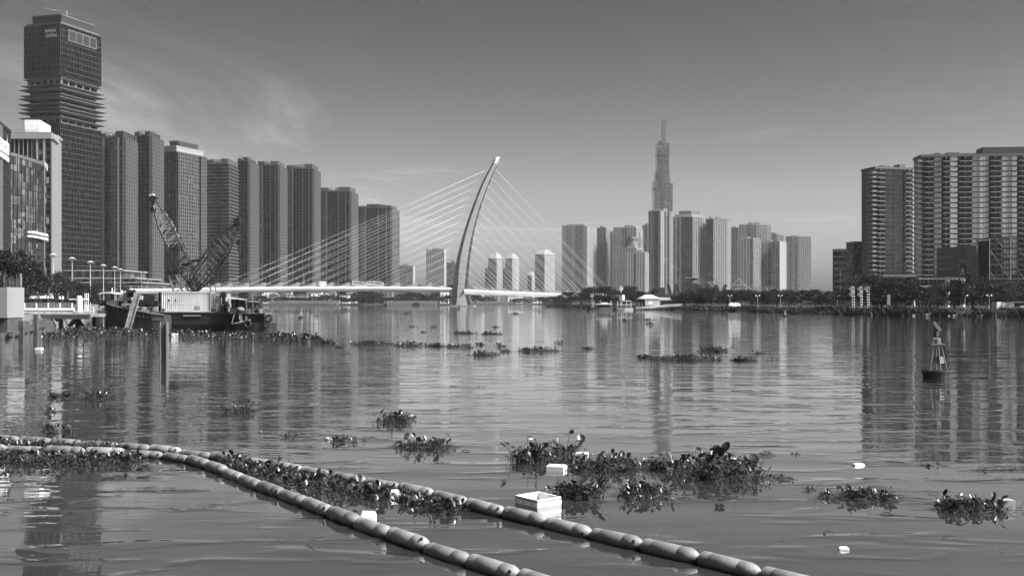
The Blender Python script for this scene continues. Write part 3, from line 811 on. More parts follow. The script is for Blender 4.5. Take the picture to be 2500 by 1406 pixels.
tower('estate_tower', 'rightmost estate tower with a flat roof against open sky', 1918, 1948, 1979, 578, 2300, 3, 8, [GR(1, 'tower_mid', 3.8, .55), GR(.3, 'tower_light', 3, .5), GR(.6, 'tower_mid', 3.8, .55)], [GR(1, 'tower_mid', 3.8, .55)], dv=3.6, group=G3)

def skyscraper():
    Y = 2770.0
    th = thing('skyscraper', (PX(1619, Y), Y, 1.2), 'tallest tapering skyscraper with a slim spire, right of the bridge', 'skyscraper')
    # bundled square tubes ending at different heights: (x left, x right, y top, depth offset)
    tubes = [(1597, 1620, 441, 0), (1620, 1642, 448, -6), (1601, 1617, 419, 14), (1605, 1634, 350, 8), (1612, 1634, 360, 2), (1602, 1636, 436, 10), (1617, 1630, 405, -4), (1608, 1620, 344, 16)]
    for (a, b, yt, d) in tubes:
        y0 = Y + d
        x0, x1 = PX(a, y0), PX(b, y0); z1 = PZ(yt, y0)
        MB().box(x0, x1, y0, y0 + 46 - d, 1.2, z1).build('tube_block', 'glass_sky', th)
        fr = MB(); fc = Facade((x0, y0), (x1, y0), 1.2, z1)
        n = round((z1 - 1.2) / 7.8)
        for j in range(n + 1):
            z = 1.2 + (z1 - 1.2) * j / n
            fc.box(fr, 0, fc.L, z - .5, min(z1, z + .5), 0, .5)
        for i in range(6): fc.box(fr, fc.L * i / 5 - .25, fc.L * i / 5 + .25, 1.2, z1, 0, .7)
        fr.build('mullion_frame', 'tower_mid', th, kind='stuff')
    for (a, b, ya, yb) in ((1597, 1642, 462, 459), (1605, 1634, 379, 376)):
        MB().box(PX(a, Y) - .6, PX(b, Y) + .6, Y - 7, Y + 40, PZ(ya, Y), PZ(yb, Y)).build('plant_band', 'tower_dark', th)
    sp = MB(); x, y = PX(1620.5, Y + 20), Y + 20; w = 5.0 * Y / F
    z0, z1 = PZ(345, Y), PZ(289, Y)
    sp.box(x - w, x + w, y - w, y + w, z0 - 10, z1); sp.build('spire_box', 'tower_grey', th)
    for k in range(7):
        z = z0 + (z1 - z0) * k / 7
        MB().box(x - w - .3, x + w + .3, y - w - .3, y + w + .3, z, z + 1.6).build('spire_band', 'tower_mid', th)
    MB().path([(x, y, z1), (x, y, PZ(281, Y))], [.9, .3], 6).build('spire_tip', 'steel_mid', th)
skyscraper()

# ---- right bank: big glass apartment blocks
def glass_apartment(name, label, xl, xr, yt, Y, cols, nf, edge_bal, dl=0.0, dr=0.0, bay=3.0, bk=16.0):
    A, B = (PX(xl, Y + dl), Y + dl), (PX(xr, Y + dr), Y + dr)
    z0, z1 = PZ(672, Y), PZ(yt, Y)
    th = thing(name, (A[0], A[1], 1.2), label, 'building')
    fc = Facade(A, B, z0, z1)
    MB().prism([fc.pt(0, 0, 1.2), fc.pt(fc.L, 0, 1.2), fc.pt(fc.L, -bk, 1.2), fc.pt(0, -bk, 1.2)], (0, 0, z1 - 1.2)).build('core_wall', 'glass_dark', th)
    hv = (z1 - z0) / nf
    def A_(px):      # facade coordinate of a photo column
        t = (px - 1250.0) / F
        return (t * A[1] - A[0]) / (fc.u.x - t * fc.u.y)
    mul = MB(); brng = random.Random(int(xl))
    for (pa, pb, kind) in cols:
        a0, a1 = A_(pa), A_(pb)
        if kind == 'balcony':
            sl = MB(); fc.box(sl, a0, a1, z0, z0 + .32, 0, 1.9); slab = sl.build('balcony_slab', 'balcony_white', th)
            rl = MB(); fc.box(rl, a0 + .1, a1 - .1, z0 + .34, z0 + 1.35, 1.7, 1.78)
            rail = rl.build('railing', 'glass_black', slab)
            wl_ = MB(); m_ = (a0 + a1) / 2; fc.box(wl_, m_ - .22, m_ + .22, z0 + .34, z0 + hv - .05, .05, 1.3); wl_.build('partition', 'tower_mid', slab)
            for j in range(1, nf):
                c = copy_tree(slab, th); c.location = (0, 0, hv * j)
                if brng.random() < .45:
                    a = a0 + (a1 - a0) * brng.uniform(.08, .7); w_ = brng.uniform(.6, 1.6); st = MB(); fc.box(st, a, a + w_, z0 + .36, z0 + brng.uniform(1.2, 2.4), .4, .4 + brng.uniform(.3, 1.0)); st.build(brng.choice(['laundry', 'potted_plant', 'cabinet']), brng.choice(['tower_grey', 'foliage', 'tower_light', 'blind_pale']), c)
        elif kind == 'pane':
            n = max(1, round((a1 - a0) / bay)); w = (a1 - a0) / n
            for i in range(n):
                pm = MB(); fc.box(pm, a0 + i * w + .12, a0 + (i + 1) * w - .12, z0 + .5, z0 + hv - .12, 0.0, .12)
                pane = pm.build('window_pane', 'glass_bright', th)
                for j in range(1, nf):
                    c = pane.copy(); COL.objects.link(c); c.parent = th; c.location = (0, 0, hv * j)
            for i in range(n + 1): fc.box(mul, a0 + i * w - .08, a0 + i * w + .08, z0, z1, 0, .2)
        elif kind == 'dark':
            for i in range(3): fc.box(mul, a0 + (a1 - a0) * i / 2 - .1, a0 + (a1 - a0) * i / 2 + .1, z0, z1, 0, .35)
    for j in range(nf + 1):
        fc.box(mul, 0, fc.L, z0 + hv * j - .12, z0 + hv * j + .18, 0, .16)
    mul.build('mullion_frame', 'tower_dark', th, kind='stuff')
    rp = MB(); fc.box(rp, -.6, fc.L + .6, z1, z1 + 1.3, -bk, .6); rp.build('roof_rim', 'tower_grey', th)
    if edge_bal:      # corner balconies jutting from the left end
        n_ = -fc.u
        sl = MB(); fc.box(sl, -2.4, 0.6, z0, z0 + .9, -6, .9); slab = sl.build('corner_balcony', 'tower_white', th)
        for j in range(1, nf):
            c = slab.copy(); COL.objects.link(c); c.parent = th; c.location = (0, 0, hv * j)
    return th, fc, z1, A_
t, fc, z, A_ = glass_apartment('glass_apartment_block', 'dark glass apartment block with stacked balconies down its left corner', 2137, 2262, 412, 690,
    [(2140, 2157, 'balcony'), (2158, 2206, 'dark'), (2207, 2228, 'balcony'), (2228, 2256, 'pane')], 23, True, 0, 8)
for (px, w, h) in ((2170, 20, 2), (2214, 14, 3)):
    mb = MB(); fc.box(mb, A_(px), A_(px + w), z + 1.3, z + 1.3 + h, -15, -8); mb.build('plant_room', 'tower_grey', t)
t, fc, z, A_ = glass_apartment('glass_apartment_block', 'broad pale glass apartment block cut by the right picture edge', 2250, 2560, 380, 610,
    [(2255, 2277, 'balcony'), (2280, 2299, 'pane'), (2301, 2316, 'balcony'), (2319, 2338, 'pane'), (2340, 2371, 'balcony'), (2373, 2414, 'pane'), (2416, 2442, 'balcony'), (2444, 2483, 'pane'), (2485, 2508, 'balcony'), (2512, 2556, 'pane')], 23, True, 6, 0)
for (px, w, h, d) in ((2290, 14, 1.6, -6), (2325, 30, 2.2, -9), (2360, 40, 1.8, -10), (2405, 150, 4.2, -4)):
    mb = MB(); fc.box(mb, A_(px), A_(px + w), z + 1.3, z + 1.3 + h, -15, d); mb.build('plant_room', 'tower_dark' if w > 100 else 'tower_grey', t)
tower('low_dark_block', 'low dark office block farthest left of the right bank group', 2033, 2067, 2076, 612, 760, 0, 20, [(1, 'bands', 'tower_dark', 3, .6, .75, .3)], [(1, 'bands', 'tower_dark', 3, .6, .75, .3)], core='glass_dark', dv=4.0, roofbits=False)
t, q, z = tower('low_dark_block', 'dark office block with white side panels next to the stacked balconies', 2066, 2084, 2124, 594, 720, 12, 0, [(1, 'bands', 'tower_grey', 3, .6, .7, .3)], [(1, 'mullion', 'tower_dark', 2.5)], core='glass_black', dv=3.9, roofbits=False)
rng = random.Random(4); fc = Facade(q[0], q[1], 1.2, z)
for j in range(9):
    for k in range(2):
        mb = MB(); a = fc.L * (.2 + .4 * k + .1 * (j % 2)); zz = z - 6 - j * 3.9
        fc.box(mb, a, a + fc.L * .22, zz, zz + 3.0, .32, .6); mb.build('side_panel', 'tower_light', t)

def right_podium():
    Y = 600.0
    th = thing('glazed_podium', (PX(2100, Y), Y, 1.2), 'long low glazed podium behind the riverside trees on the right', 'building')
    MB().box(PX(2098, Y), PX(2560, Y), Y, Y + 30, 1.2, PZ(676, Y)).build('core_wall', 'glass_dark', th)
    MB().box(PX(2096, Y), PX(2230, Y), Y - 4, Y + 30, PZ(676, Y), PZ(671, Y)).build('canopy', 'tower_mid', th)
    MB().box(PX(2230, Y), PX(2560, Y), Y - 4, Y + 30, PZ(682, Y), PZ(680, Y)).build('canopy', 'tower_white', th)
    MB().box(PX(2240, Y), PX(2560, Y), Y - 3, Y, PZ(703, Y), PZ(697, Y)).build('low_wall', 'tower_white', th)
    for k in range(22):
        x = PX(2105 + k * 20, Y); MB().box(x, x + .5, Y - .6, Y, 1.2, PZ(677, Y)).build('mullion', 'tower_mid', th)
right_podium()

# ---- small houses along the far bank under the bridge deck
ORD = 'first second third fourth fifth sixth seventh eighth ninth tenth eleventh twelfth thirteenth fourteenth fifteenth sixteenth seventeenth eighteenth nineteenth twentieth twenty-first twenty-second twenty-third twenty-fourth twenty-fifth twenty-sixth'.split()
def houses():
    rng = random.Random(12)
    where = ['left of the pylon', 'right of the pylon']
    spots = [(612, 1200), (632, 1190), (655, 1200), (668, 1185), (690, 1190), (703, 1200), (718, 1195), (738, 1190), (755, 1200), (772, 1195), (792, 1190), (808, 1200), (840, 1185), (858, 1200), (925, 1200), (948, 1195), (1085, 1210), (1155, 1460), (1172, 1480), (1190, 1470), (1208, 1490), (1228, 1470), (1250, 1480), (1268, 1470), (1290, 1480), (1312, 1470)]
    tall = {858: 15, 925: 15.5, 948: 15}
    for i, (px, Y) in enumerate(spots):
        x = PX(px, Y); w = 7 + 5 * rng.random(); d = 9; h = tall.get(px, 8 + 6.5 * rng.random())
        mt = rng.choice(['white_paint', 'white_paint', 'balcony_white', 'tower_white', 'tower_light'])
        side = where[0] if px < 1120 else where[1]
        th = thing('bank_house', (x, Y, 1.8), 'pale far-bank house under the deck, %s from the left, %s' % (ORD[i], side), 'house', 'small houses on the far bank ' + side)
        MB().box(x - w / 2, x + w / 2, Y, Y + d, 1.8, 1.8 + h).build('wall', mt, th)
        if rng.random() < .55:
            zr = 1.8 + h
            MB().prism([(x - w / 2 - .5, Y - .5, zr), (x + w / 2 + .5, Y - .5, zr), (x, Y - .5, zr + 3)], (0, d + 1, 0)).build('roof', 'tile_roof', th)
        else:
            MB().box(x - w / 2 - .3, x + w / 2 + .3, Y - .4, Y + d, 1.8 + h, 2.5 + h).build('roof', 'roof_grey', th)
        for f_ in range(int(h // 3.4)):
            for k in (-1, 1):
                MB().box(x + k * w * .24 - .7, x + k * w * .24 + .7, Y - .06, Y + .1, 3 + f_ * 3.4, 4.9 + f_ * 3.4).build('window', 'black', th)
houses()

# ================================================================ BRIDGE
def bridge():
    YP = 831.0
    th = thing('cable_stayed_bridge', (PX(1130, YP), YP, 0), 'white cable-stayed bridge with one curved leaning pylon standing in the river', 'bridge')
    # pylon outline in photo columns: row, left edge, front-left, front-right, right edge
    tab = [(746, 1103.5, 1114.5, 1143.5, 1155.8), (728, 1104.8, 1115.6, 1137.6, 1150.2), (712, 1105.8, 1116.8, 1132.8, 1145.5), (700, 1106.4, 1118, 1134, 1144.8), (688.5, 1107, 1119, 1135.6, 1144.8), (659, 1110, 1120.5, 1138, 1146), (629, 1115.6, 1124.5, 1142, 1148.2), (599, 1123, 1130.6, 1147, 1152), (569, 1131, 1138, 1153, 1156.8), (539, 1140.5, 1147.4, 1160.6, 1164), (509, 1151, 1157.5, 1169, 1172), (480, 1162, 1168, 1178.6, 1181.2), (450, 1174, 1180, 1190, 1192.2), (420, 1189, 1194.6, 1203, 1205), (398, 1201.2, 1206.4, 1214, 1216)]
    rings, rear = [], []
    for (py, a, b, c, d) in tab:
        z = PZ(py, YP)
        rings.append([(PX(b, YP), YP, z), (PX(c, YP), YP, z), (PX(c - .4, YP + 9), YP + 9, z), (PX(c - 1, YP + 12), YP + 12, z), (PX(a, YP + 12), YP + 12, z), (PX(a, YP + 6), YP + 6, z)])
        rear.append([(PX(c - 2.5, YP + 19), YP + 19, z), (PX(d, YP + 11), YP + 11, z), (PX(d - 1.6, YP + 17), YP + 17, z), (PX(c, YP + 24), YP + 24, z)])
    rings[0] = [(p[0], p[1], -1.0) for p in rings[0]]
    rear[0] = [(p[0], p[1], -1.0) for p in rear[0]]
    MB().loft(rings).build('pylon', 'pylon_concrete', th)
    MB().loft(rear).build('pylon_rear_leg', 'pylon_concrete', th)
    # construction joints, a few mm proud bands low on the pylon
    for row in (738, 724, 706, 694, 680, 668, 654, 640):
        ks = [t[0] for t in tab][::-1]
        def ip(i): return float(np.interp(row, ks, [t[i] for t in tab][::-1]))
        a, b, c = ip(1), ip(2), ip(3); z = PZ(row, YP)
        rg = [(PX(b, YP) - .02, YP - .03), (PX(c, YP) + .02, YP - .03), (PX(c - .4, YP + 9) + .02, YP + 9), (PX(a, YP + 12) - .02, YP + 12), (PX(a, YP + 6) - .03, YP + 6)]
        MB().loft([[(*q, z) for q in rg], [(*q, z + .28) for q in rg]]).build('construction_joint', 'concrete', th)
    top = rings[-1]
    cap = [[tuple(p) for p in top]]
    z2 = PZ(388, YP); sh = PX(1211, YP) - PX(1208, YP)
    cap.append([(p[0] + sh * 1.4, p[1], z2) for p in top])
    cx = sum(p[0] for p in top) / 6 + sh * 3
    cap.append([(cx + (p[0] + sh * 2.4 - cx) * .5, p[1] * .5 + (YP + 6) * .5, PZ(382, YP)) for p in top])
    MB().loft(cap).build('pylon_cap', 'white_paint', th)
    MB().tube((cx, YP + 6, PZ(383, YP)), (cx, YP + 6, PZ(378, YP)), .35).build('warning_light', 'steel_dark', th)
    MB().prism([(PX(1099, YP) , YP - 4, -1), (PX(1158, YP), YP - 4, -1), (PX(1160, YP), YP + 16, -1), (PX(1099, YP), YP + 16, -1)], (0, 0, 1.9)).build('pile_cap', 'concrete', th)
    # deck: near edge given by photo columns; girder is a rounded box 24 m wide
    left = [(240, 705, 12.0, 590), (400, 704, 12.0, 640), (560, 701.2, 12.2, 690), (720, 699.4, 12.4, 735), (873, 698.6, 12.4, 775), (1000, 699.6, 12.0, 806), (1060, 700.6, 11.6, 822), (1122, 702, 11.4, 838)]
    right = [(1133, 705.8, 12.2, 829), (1200, 709.0, 11.8, 880), (1250, 711.2, 11.2, 925), (1300, 713.2, 10.6, 985), (1360, 715.2, 9.6, 1060), (1420, 716.6, 8.6, 1150), (1500, 718.6, 8, 1260)]
    def pos(tab, px):
        ks = [r[0] for r in tab]
        return [float(np.interp(px, ks, [r[i] for r in tab])) for i in (1, 2, 3)]
    def deck(tab, name):
        rg, ed, rd = [], [], []
        for (px, py, tk, Y) in tab:
            x, zt, zb = PX(px, Y), PZ(py, Y), PZ(py + tk, Y)
            d = Vector((0.25, 0.97)) * 25
            h = zt - zb
            rg.append([(x, Y + 2.4, zb), (x - .1, Y + .8, zb + h * .28), (x, Y, zb + h * .62), (x, Y + .2, zt - .25 * h), (x, Y + 1.4, zt), (x + d.x, Y + d.y, zt), (x + d.x, Y + d.y + 2, zb + h * .5), (x + d.x, Y + d.y - 2, zb)])
        MB().loft(rg).build(name, 'bridge_paint', th, smooth=False)
        rl = MB(); top_, bot_ = [], []
        for (px, py, tk, Y) in tab:
            x, zt = PX(px, Y), PZ(py, Y)
            top_.append((x, Y + 3.0, zt + 1.5)); bot_.append((x, Y + 3.0, zt + .1))
        n = len(top_)
        rl.path(top_, .12, 4); rl.path([(p[0], p[1], p[2] - .6) for p in top_], .08, 4)
        for i in range(n - 1):
            for k in range(14):
                t = k / 14; a = Vector(bot_[i]).lerp(Vector(bot_[i + 1]), t); b = Vector(top_[i]).lerp(Vector(top_[i + 1]), t)
                rl.tube(a, b, .06, n=4)
        rl.build('deck_railing', 'steel_mid', th)
        rd = MB()
        for i in range(n - 1):
            a, b = rg[i], rg[i + 1]
            def q(r, k, dz): p = Vector(r[4]).lerp(Vector(r[5]), k); return (p.x, p.y, p.z + dz)
            rd.hexa([q(a, .12, .01), q(b, .12, .01), q(b, .95, .01), q(a, .95, .01), q(a, .12, .06), q(b, .12, .06), q(b, .95, .06), q(a, .95, .06)])
        rd.build('roadway', 'asphalt', th)
    deck(left, 'deck_girder'); deck(right, 'deck_girder')
    # tip of the near girder tapering past the pylon
    La = [(530, 1192, 411), (560, 1181, 432), (600, 1173, 451), (641.6, 1164, 472), (683, 1156, 491), (725, 1148, 512), (765, 1140, 533), (808, 1133.5, 554), (848.5, 1128, 573.6), (890, 1123, 594.5), (932, 1119, 614), (972, 1115.6, 633), (1014, 1112, 652), (1050, 1110, 668)]
    Ra = [(1490, 1209, 411), (1465, 1198.5, 432), (1438, 1190.5, 451), (1412, 1182, 472), (1386, 1174.5, 493), (1359, 1168, 514), (1333, 1161.5, 535), (1306, 1156, 556), (1280, 1151.5, 575), (1254, 1147.5, 596), (1228, 1144, 617), (1203, 1141, 638), (1178, 1138, 659), (1160, 1136.5, 676)]
    for tab, side in ((La, left), (Ra, right)):
        for (ax, px, py) in tab:
            yt, tk, Y = pos(side, ax)
            for k in (0, 1):
                dx, dy = (k * .25 * 21, k * .97 * 21)
                p0 = Vector((PX(ax, Y) + dx, Y + 2.2 + dy, PZ(yt, Y) + .9))
                p1 = Vector((PX(px, YP + 8 + k * 3), YP + 8 + k * 3, PZ(py - k * 3, YP)))
                MB().tube(p0, p1, .042 if side is left else .15, n=6).build('stay_cable', 'cable_sheath', th)
            # anchor fin on the near edge
            x, z = PX(ax, Y), PZ(yt, Y); s = 1 if side is left else -1
            w = 9.0
            MB().prism([(x + s * 1.2, Y + 1.8, z - .3), (x - s * w, Y + 1.8, z - .3), (x - s * 4, Y + 1.8, z + .7), (x - s * .6, Y + 1.8, z + 2.6), (x + s * 1.2, Y + 1.8, z + 2.8)][::s], (0, .8, 0)).build('anchor_fin', 'bridge_paint', th)
    # inspection gantry slung below the left deck, approach piers
    yt, tk, Y = pos(left, 1058)
    g = MB(); g.box(PX(1052, Y), PX(1071, Y), Y + 1, Y + 12, PZ(721, Y), PZ(714.5, Y)); g.build('inspection_gantry', 'steel_dark', th)
    for ax in (300, 470):
        yt, tk, Y = pos(left, ax); x = PX(ax, Y)
        MB().lathe([(2.2, 0), (2.0, PZ(yt + tk, Y))], (x + 3, Y + 12, 0), 12).build('approach_pier', 'concrete', th)
    for ax in (1372, 1480):
        yt, tk, Y = pos(right, ax); x = PX(ax, Y)
        MB().lathe([(2.2, 0), (2.0, PZ(yt + tk, Y))], (x + 3, Y + 12, 0), 12).build('approach_pier', 'concrete', th)
    # tall lamp poles on the deck
    for ax in (345, 432, 510, 742, 1327):
        tb = left if ax < 1120 else right
        yt, tk, Y = pos(tb, ax)
        lp = thing('deck_lamp', (PX(ax, Y + 6), Y + 6, PZ(yt, Y)), 'slim lamp pole on the bridge deck %s' % {345: 'near the shore trees', 432: 'behind the crane gantry', 510: 'behind the crane booms', 742: 'before the seventh riverside tower', 1327: 'before the widest gabled tower'}[ax], 'lamp', 'lamp poles on the bridge deck')
        x, z = PX(ax, Y + 6), PZ(yt, Y)
        MB().tube((x, Y + 6, z), (x, Y + 6, z + 9.5), .14, .08).build('pole', 'steel_pale', lp)
        MB().tube((x, Y + 6, z + 9.4), (x + 2.2, Y + 6, z + 9.7), .09).build('arm', 'steel_pale', lp)
    # traffic
    def vehicle(nm, lb, cat, ax, tb, ln, h, mt, win=True):
        yt, tk, Y = pos(tb, ax); yy = Y + 9; x = PX(ax, Y); z = PZ(yt, Y) + .07
        a = thing(nm, (x, yy, z), lb, cat)
        y2 = pos(tb, ax + 4)[2]; d = Vector((PX(ax + 4, y2) - x, y2 - Y, 0)).normalized(); n = Vector((-d.y, d.x, 0))
        c = Vector((x, yy, z))
        if cat == 'car':
            MB().obox(c + Vector((0, 0, .35 + h * .2)), d * ln / 2, n * .9, Vector((0, 0, h * .22))).build('body', mt, a)
            r0 = [c + d * (ln * i) + n * j + Vector((0, 0, .35 + h * .42)) for i, j in ((-.38, -.85), (.25, -.85), (.25, .85), (-.38, .85))]
            r1 = [c + d * (ln * i) + n * j + Vector((0, 0, .3 + h)) for i, j in ((-.26, -.7), (.1, -.7), (.1, .7), (-.26, .7))]
            MB().loft([r0, r1]).build('cabin', 'glass_dark', a)
        else:
            MB().obox(c + Vector((0, 0, .5 + h / 2)), d * ln / 2, n * 1.25, Vector((0, 0, h / 2))).build('body', mt, a)
            for i in range(5):
                MB().obox(c + d * (ln * (-.38 + .19 * i)) + Vector((0, 0, .5 + h * .66)), d * ln * .07, n * 1.29, Vector((0, 0, h * .16))).build('window', 'glass_black', a)
        for s in (-.33, .33):
            w = MB(); q = c + d * ln * s; w.tube(q - n * 1.0 + Vector((0, 0, .35)), q + n * 1.0 + Vector((0, 0, .35)), .36, n=10); w.build('wheel', 'rubber', a)
    vehicle('bus', 'white bus on the bridge deck left of the long pale bus', 'bus', 868, left, 11, 2.9, 'tower_white')
    vehicle('bus', 'long pale bus on the deck in front of the eighth riverside tower', 'bus', 908, left, 13, 3.1, 'tower_white')
    vehicle('box_truck', 'small white box truck alone on the deck before the seventh riverside tower', 'truck', 780, left, 6, 2.6, 'white_paint')
    vehicle('car', 'white car on the deck close left of the pylon', 'car', 1076, left, 4.6, 1.5, 'white_paint')
    vehicle('car', 'dark car on the deck passing behind the pylon edge', 'car', 1098, left, 4.8, 1.6, 'steel_dark')
    vehicle('car', 'grey car on the deck above the inspection gantry', 'car', 1022, left, 4.6, 1.5, 'steel_mid')
    vehicle('car', 'pale car on the right deck midway between pylon and trees', 'car', 1240, right, 4.6, 1.6, 'white_paint')
    vehicle('car', 'pale car on the right deck near the riverbank trees', 'car', 1368, right, 4.8, 1.7, 'white_paint')
bridge()

# ================================================================ ON THE WATER: float booms, hyacinth, rubbish, buoys
def float_material():
    m = M('float_plastic', 0.205, 0.55, 0.34, 2.2, bump=0.06, bscale=14)
    nt = m.node_tree; b = nt.nodes['Principled BSDF']
    geo = nt.nodes.new('ShaderNodeNewGeometry'); sp = nt.nodes.new('ShaderNodeSeparateXYZ')
    nt.links.new(geo.outputs['Position'], sp.inputs[0])
    no = nt.nodes.new('ShaderNodeTexNoise'); no.inputs['Scale'].default_value = 9; no.inputs['Detail'].default_value = 4
    nt.links.new(geo.outputs['Position'], no.inputs['Vector'])
    ad = nt.nodes.new('ShaderNodeMath'); ad.operation = 'MULTIPLY_ADD'; ad.inputs[1].default_value = -0.06
    nt.links.new(no.outputs['Fac'], ad.inputs[0]); nt.links.new(sp.outputs[2], ad.inputs[2])
    mr = nt.nodes.new('ShaderNodeMapRange'); mr.inputs['From Min'].default_value = -0.02; mr.inputs['From Max'].default_value = 0.07
    nt.links.new(ad.outputs[0], mr.inputs['Value'])
    mx = nt.nodes.new('ShaderNodeMix'); mx.data_type = 'RGBA'
    mx.inputs[6].default_value = (0.035, 0.035, 0.035, 1)      # algae at the waterline
    src = b.inputs['Base Color'].links[0].from_socket
    nt.links.new(mr.outputs[0], mx.inputs[0]); nt.links.new(src, mx.inputs[7])
    # each float weathered a little differently
    oi = nt.nodes.new('ShaderNodeObjectInfo')
    rr = nt.nodes.new('ShaderNodeMapRange'); rr.inputs['To Min'].default_value = 0.68; rr.inputs['To Max'].default_value = 1.2
    nt.links.new(oi.outputs['Random'], rr.inputs['Value'])
    vm = nt.nodes.new('ShaderNodeVectorMath'); vm.operation = 'SCALE'
    nt.links.new(mx.outputs[2], vm.inputs[0]); nt.links.new(rr.outputs[0], vm.inputs['Scale'])
    nt.links.new(vm.outputs[0], b.inputs['Base Color'])
float_material()
def float_meshes():
    L, r = 0.945, 0.118
    prof = [(0.07, 0.0), (0.115, 0.012), (r, 0.045), (r, 0.10), (r - .004, 0.105), (r, 0.112), (r, 0.135), (r - .004, 0.14), (r, 0.147), (r, 0.60), (r - .004, .606), (r, .612), (r, .74), (r * .97, .765), (r * .80, .82), (r * .58, .865), (r * .42, .885), (r * .40, L)]
    n = 24; V, Fc = [], []
    for (q, x) in prof:
        for k in range(n):
            a = 2 * math.pi * k / n
            V.append((x - L / 2, q * math.cos(a), q * math.sin(a)))
    for i in range(len(prof) - 1):
        for k in range(n):
            k2 = (k + 1) % n
            Fc.append((i * n + k, (i + 1) * n + k, (i + 1) * n + k2, i * n + k2))
    Fc.append(tuple(range(n))); Fc.append(tuple(reversed([(len(prof) - 1) * n + k for k in range(n)])))
    me = bpy.data.meshes.new('float'); me.from_pydata(V, [], Fc)
    me.polygons.foreach_set('use_smooth', [True] * len(me.polygons)); me.materials.append(MATS['float_plastic'])
    me.set_sharp_from_angle(angle=R(35))
    ey = MB(); ey.path([(.345, -.07, .064), (.355, -.088, .078)], [.02, .022], 10)
    em = bpy.data.meshes.new('eyelet'); em.from_pydata([tuple(v) for v in ey.v], [], ey.f); em.materials.append(MATS['black'])
    cp = MB(); cp.path([(L / 2 - .03, 0, 0), (L / 2 + .045, 0, -.005)], .035, 8)
    cm = bpy.data.meshes.new('coupling'); cm.from_pydata([tuple(v) for v in cp.v], [], cp.f); cm.materials.append(MATS['rubber'])
    return me, em, cm
FM = float_meshes()
def boom(label, tab, phase):
    zc = 0.045
    pts = [Vector((PX(a, WY(b, zc)), WY(b, zc), zc)) for a, b in tab]
    # resample by arc length
    seg = [0.0]
    for i in range(1, len(pts)): seg.append(seg[-1] + (pts[i] - pts[i - 1]).length)
    def at(s):
        s = min(max(s, 0), seg[-1])
        for i in range(1, len(pts)):
            if s <= seg[i]: return pts[i - 1].lerp(pts[i], (s - seg[i - 1]) / (seg[i] - seg[i - 1]))
        return pts[-1]
    th = thing('float_boom', tuple(pts[0]), label, 'boom')
    pitch = 0.965; s = phase; rng = random.Random(int(phase * 100) + 3); o0 = pts[0]
    while s + pitch < seg[-1]:
        a, b = at(s), at(s + pitch)
        fl = bpy.data.objects.new('float', FM[0]); COL.objects.link(fl); fl.parent = th
        fl.location = (a + b) / 2 - o0 + Vector((0, 0, rng.uniform(-.022, .02)))
        d = (b - a)
        fl.rotation_euler = (rng.uniform(-.6, .6), rng.uniform(-.02, .02), math.atan2(d.y, d.x))
        for me, nm in ((FM[1], 'eyelet'), (FM[2], 'coupling'))[(0 if rng.random() < .4 else 1):]:
            e = bpy.data.objects.new(nm, me); COL.objects.link(e); e.parent = fl
        s += pitch
boom('outer line of grey plastic floats curving from the left edge to the bottom right',
     [(-120, 1066), (0, 1073), (75, 1079), (150, 1083), (250, 1088), (330, 1095), (400, 1102), (480, 1111), (560, 1121), (640, 1132), (720, 1146), (800, 1160), (880, 1174), (960, 1190), (1030, 1203), (1110, 1224), (1200, 1246), (1300, 1270), (1410, 1296), (1530, 1325), (1660, 1354), (1810, 1390), (1960, 1427), (2080, 1457), (2200, 1488)], 0.30)
boom('inner line of grey plastic floats bending down to the bottom centre',
     [(-120, 1092), (30, 1098), (150, 1103), (250, 1106), (340, 1109), (400, 1113), (470, 1126), (520, 1141), (570, 1161), (640, 1190), (700, 1211), (770, 1238), (850, 1270), (930, 1299), (1010, 1326), (1120, 1364), (1230, 1396), (1330, 1427), (1440, 1462), (1550, 1498)], 0.55)

# ---- water hyacinth
LV = np.array([(0, 0, 0), (.22, .25, .07), (.55, .36, .11), (.85, .24, .07), (1.03, 0, 0), (.85, -.24, .07), (.55, -.36, .11), (.22, -.25, .07), (.5, 0, -.04)], float)
LF = np.array([(0, 1, 8), (1, 2, 8), (2, 3, 8), (3, 4, 8), (4, 5, 8), (5, 6, 8), (6, 7, 8), (7, 0, 8)], int)
def leaf_mesh(name, mat):
    me = np_mesh(name, LV, LF); me.materials.append(MATS[mat])
    me.polygons.foreach_set('use_smooth', [True] * len(me.polygons)); return me
LM = [leaf_mesh('hyacinth_leaf', 'hyacinth'), leaf_mesh('hyacinth_leaf', 'hyacinth_dark')]
class Plant:
    def __init__(s): s.V = []; s.F = []; s.n = 0
    def put(s, V, Fc): s.V.append(V); s.F.append(Fc + s.n); s.n += len(V)
    def leaf(s, p, d, up, size):
        d = d / np.linalg.norm(d); r = np.cross(up, d); r /= (np.linalg.norm(r) + 1e-9); u = np.cross(d, r)
        s.put(p + size * (LV[:, :1] * d + LV[:, 1:2] * r + LV[:, 2:] * u), LF)
    def stalk(s, a, b, r0, r1):
        d = b - a; d = d / (np.linalg.norm(d) + 1e-9); q = np.cross(d, (0.3, 0.2, .9)); q /= (np.linalg.norm(q) + 1e-9); w = np.cross(d, q)
        k = [q, -.5 * q + .866 * w, -.5 * q - .866 * w]
        V = np.array([a + r0 * x for x in k] + [b + r1 * x for x in k])
        s.put(V, np.array([(0, 1, 4), (0, 4, 3), (1, 2, 5), (1, 5, 4), (2, 0, 3), (2, 3, 5)]))
    def mesh(s, name): return np_mesh(name, np.concatenate(s.V), np.concatenate(s.F))
HN = [0]
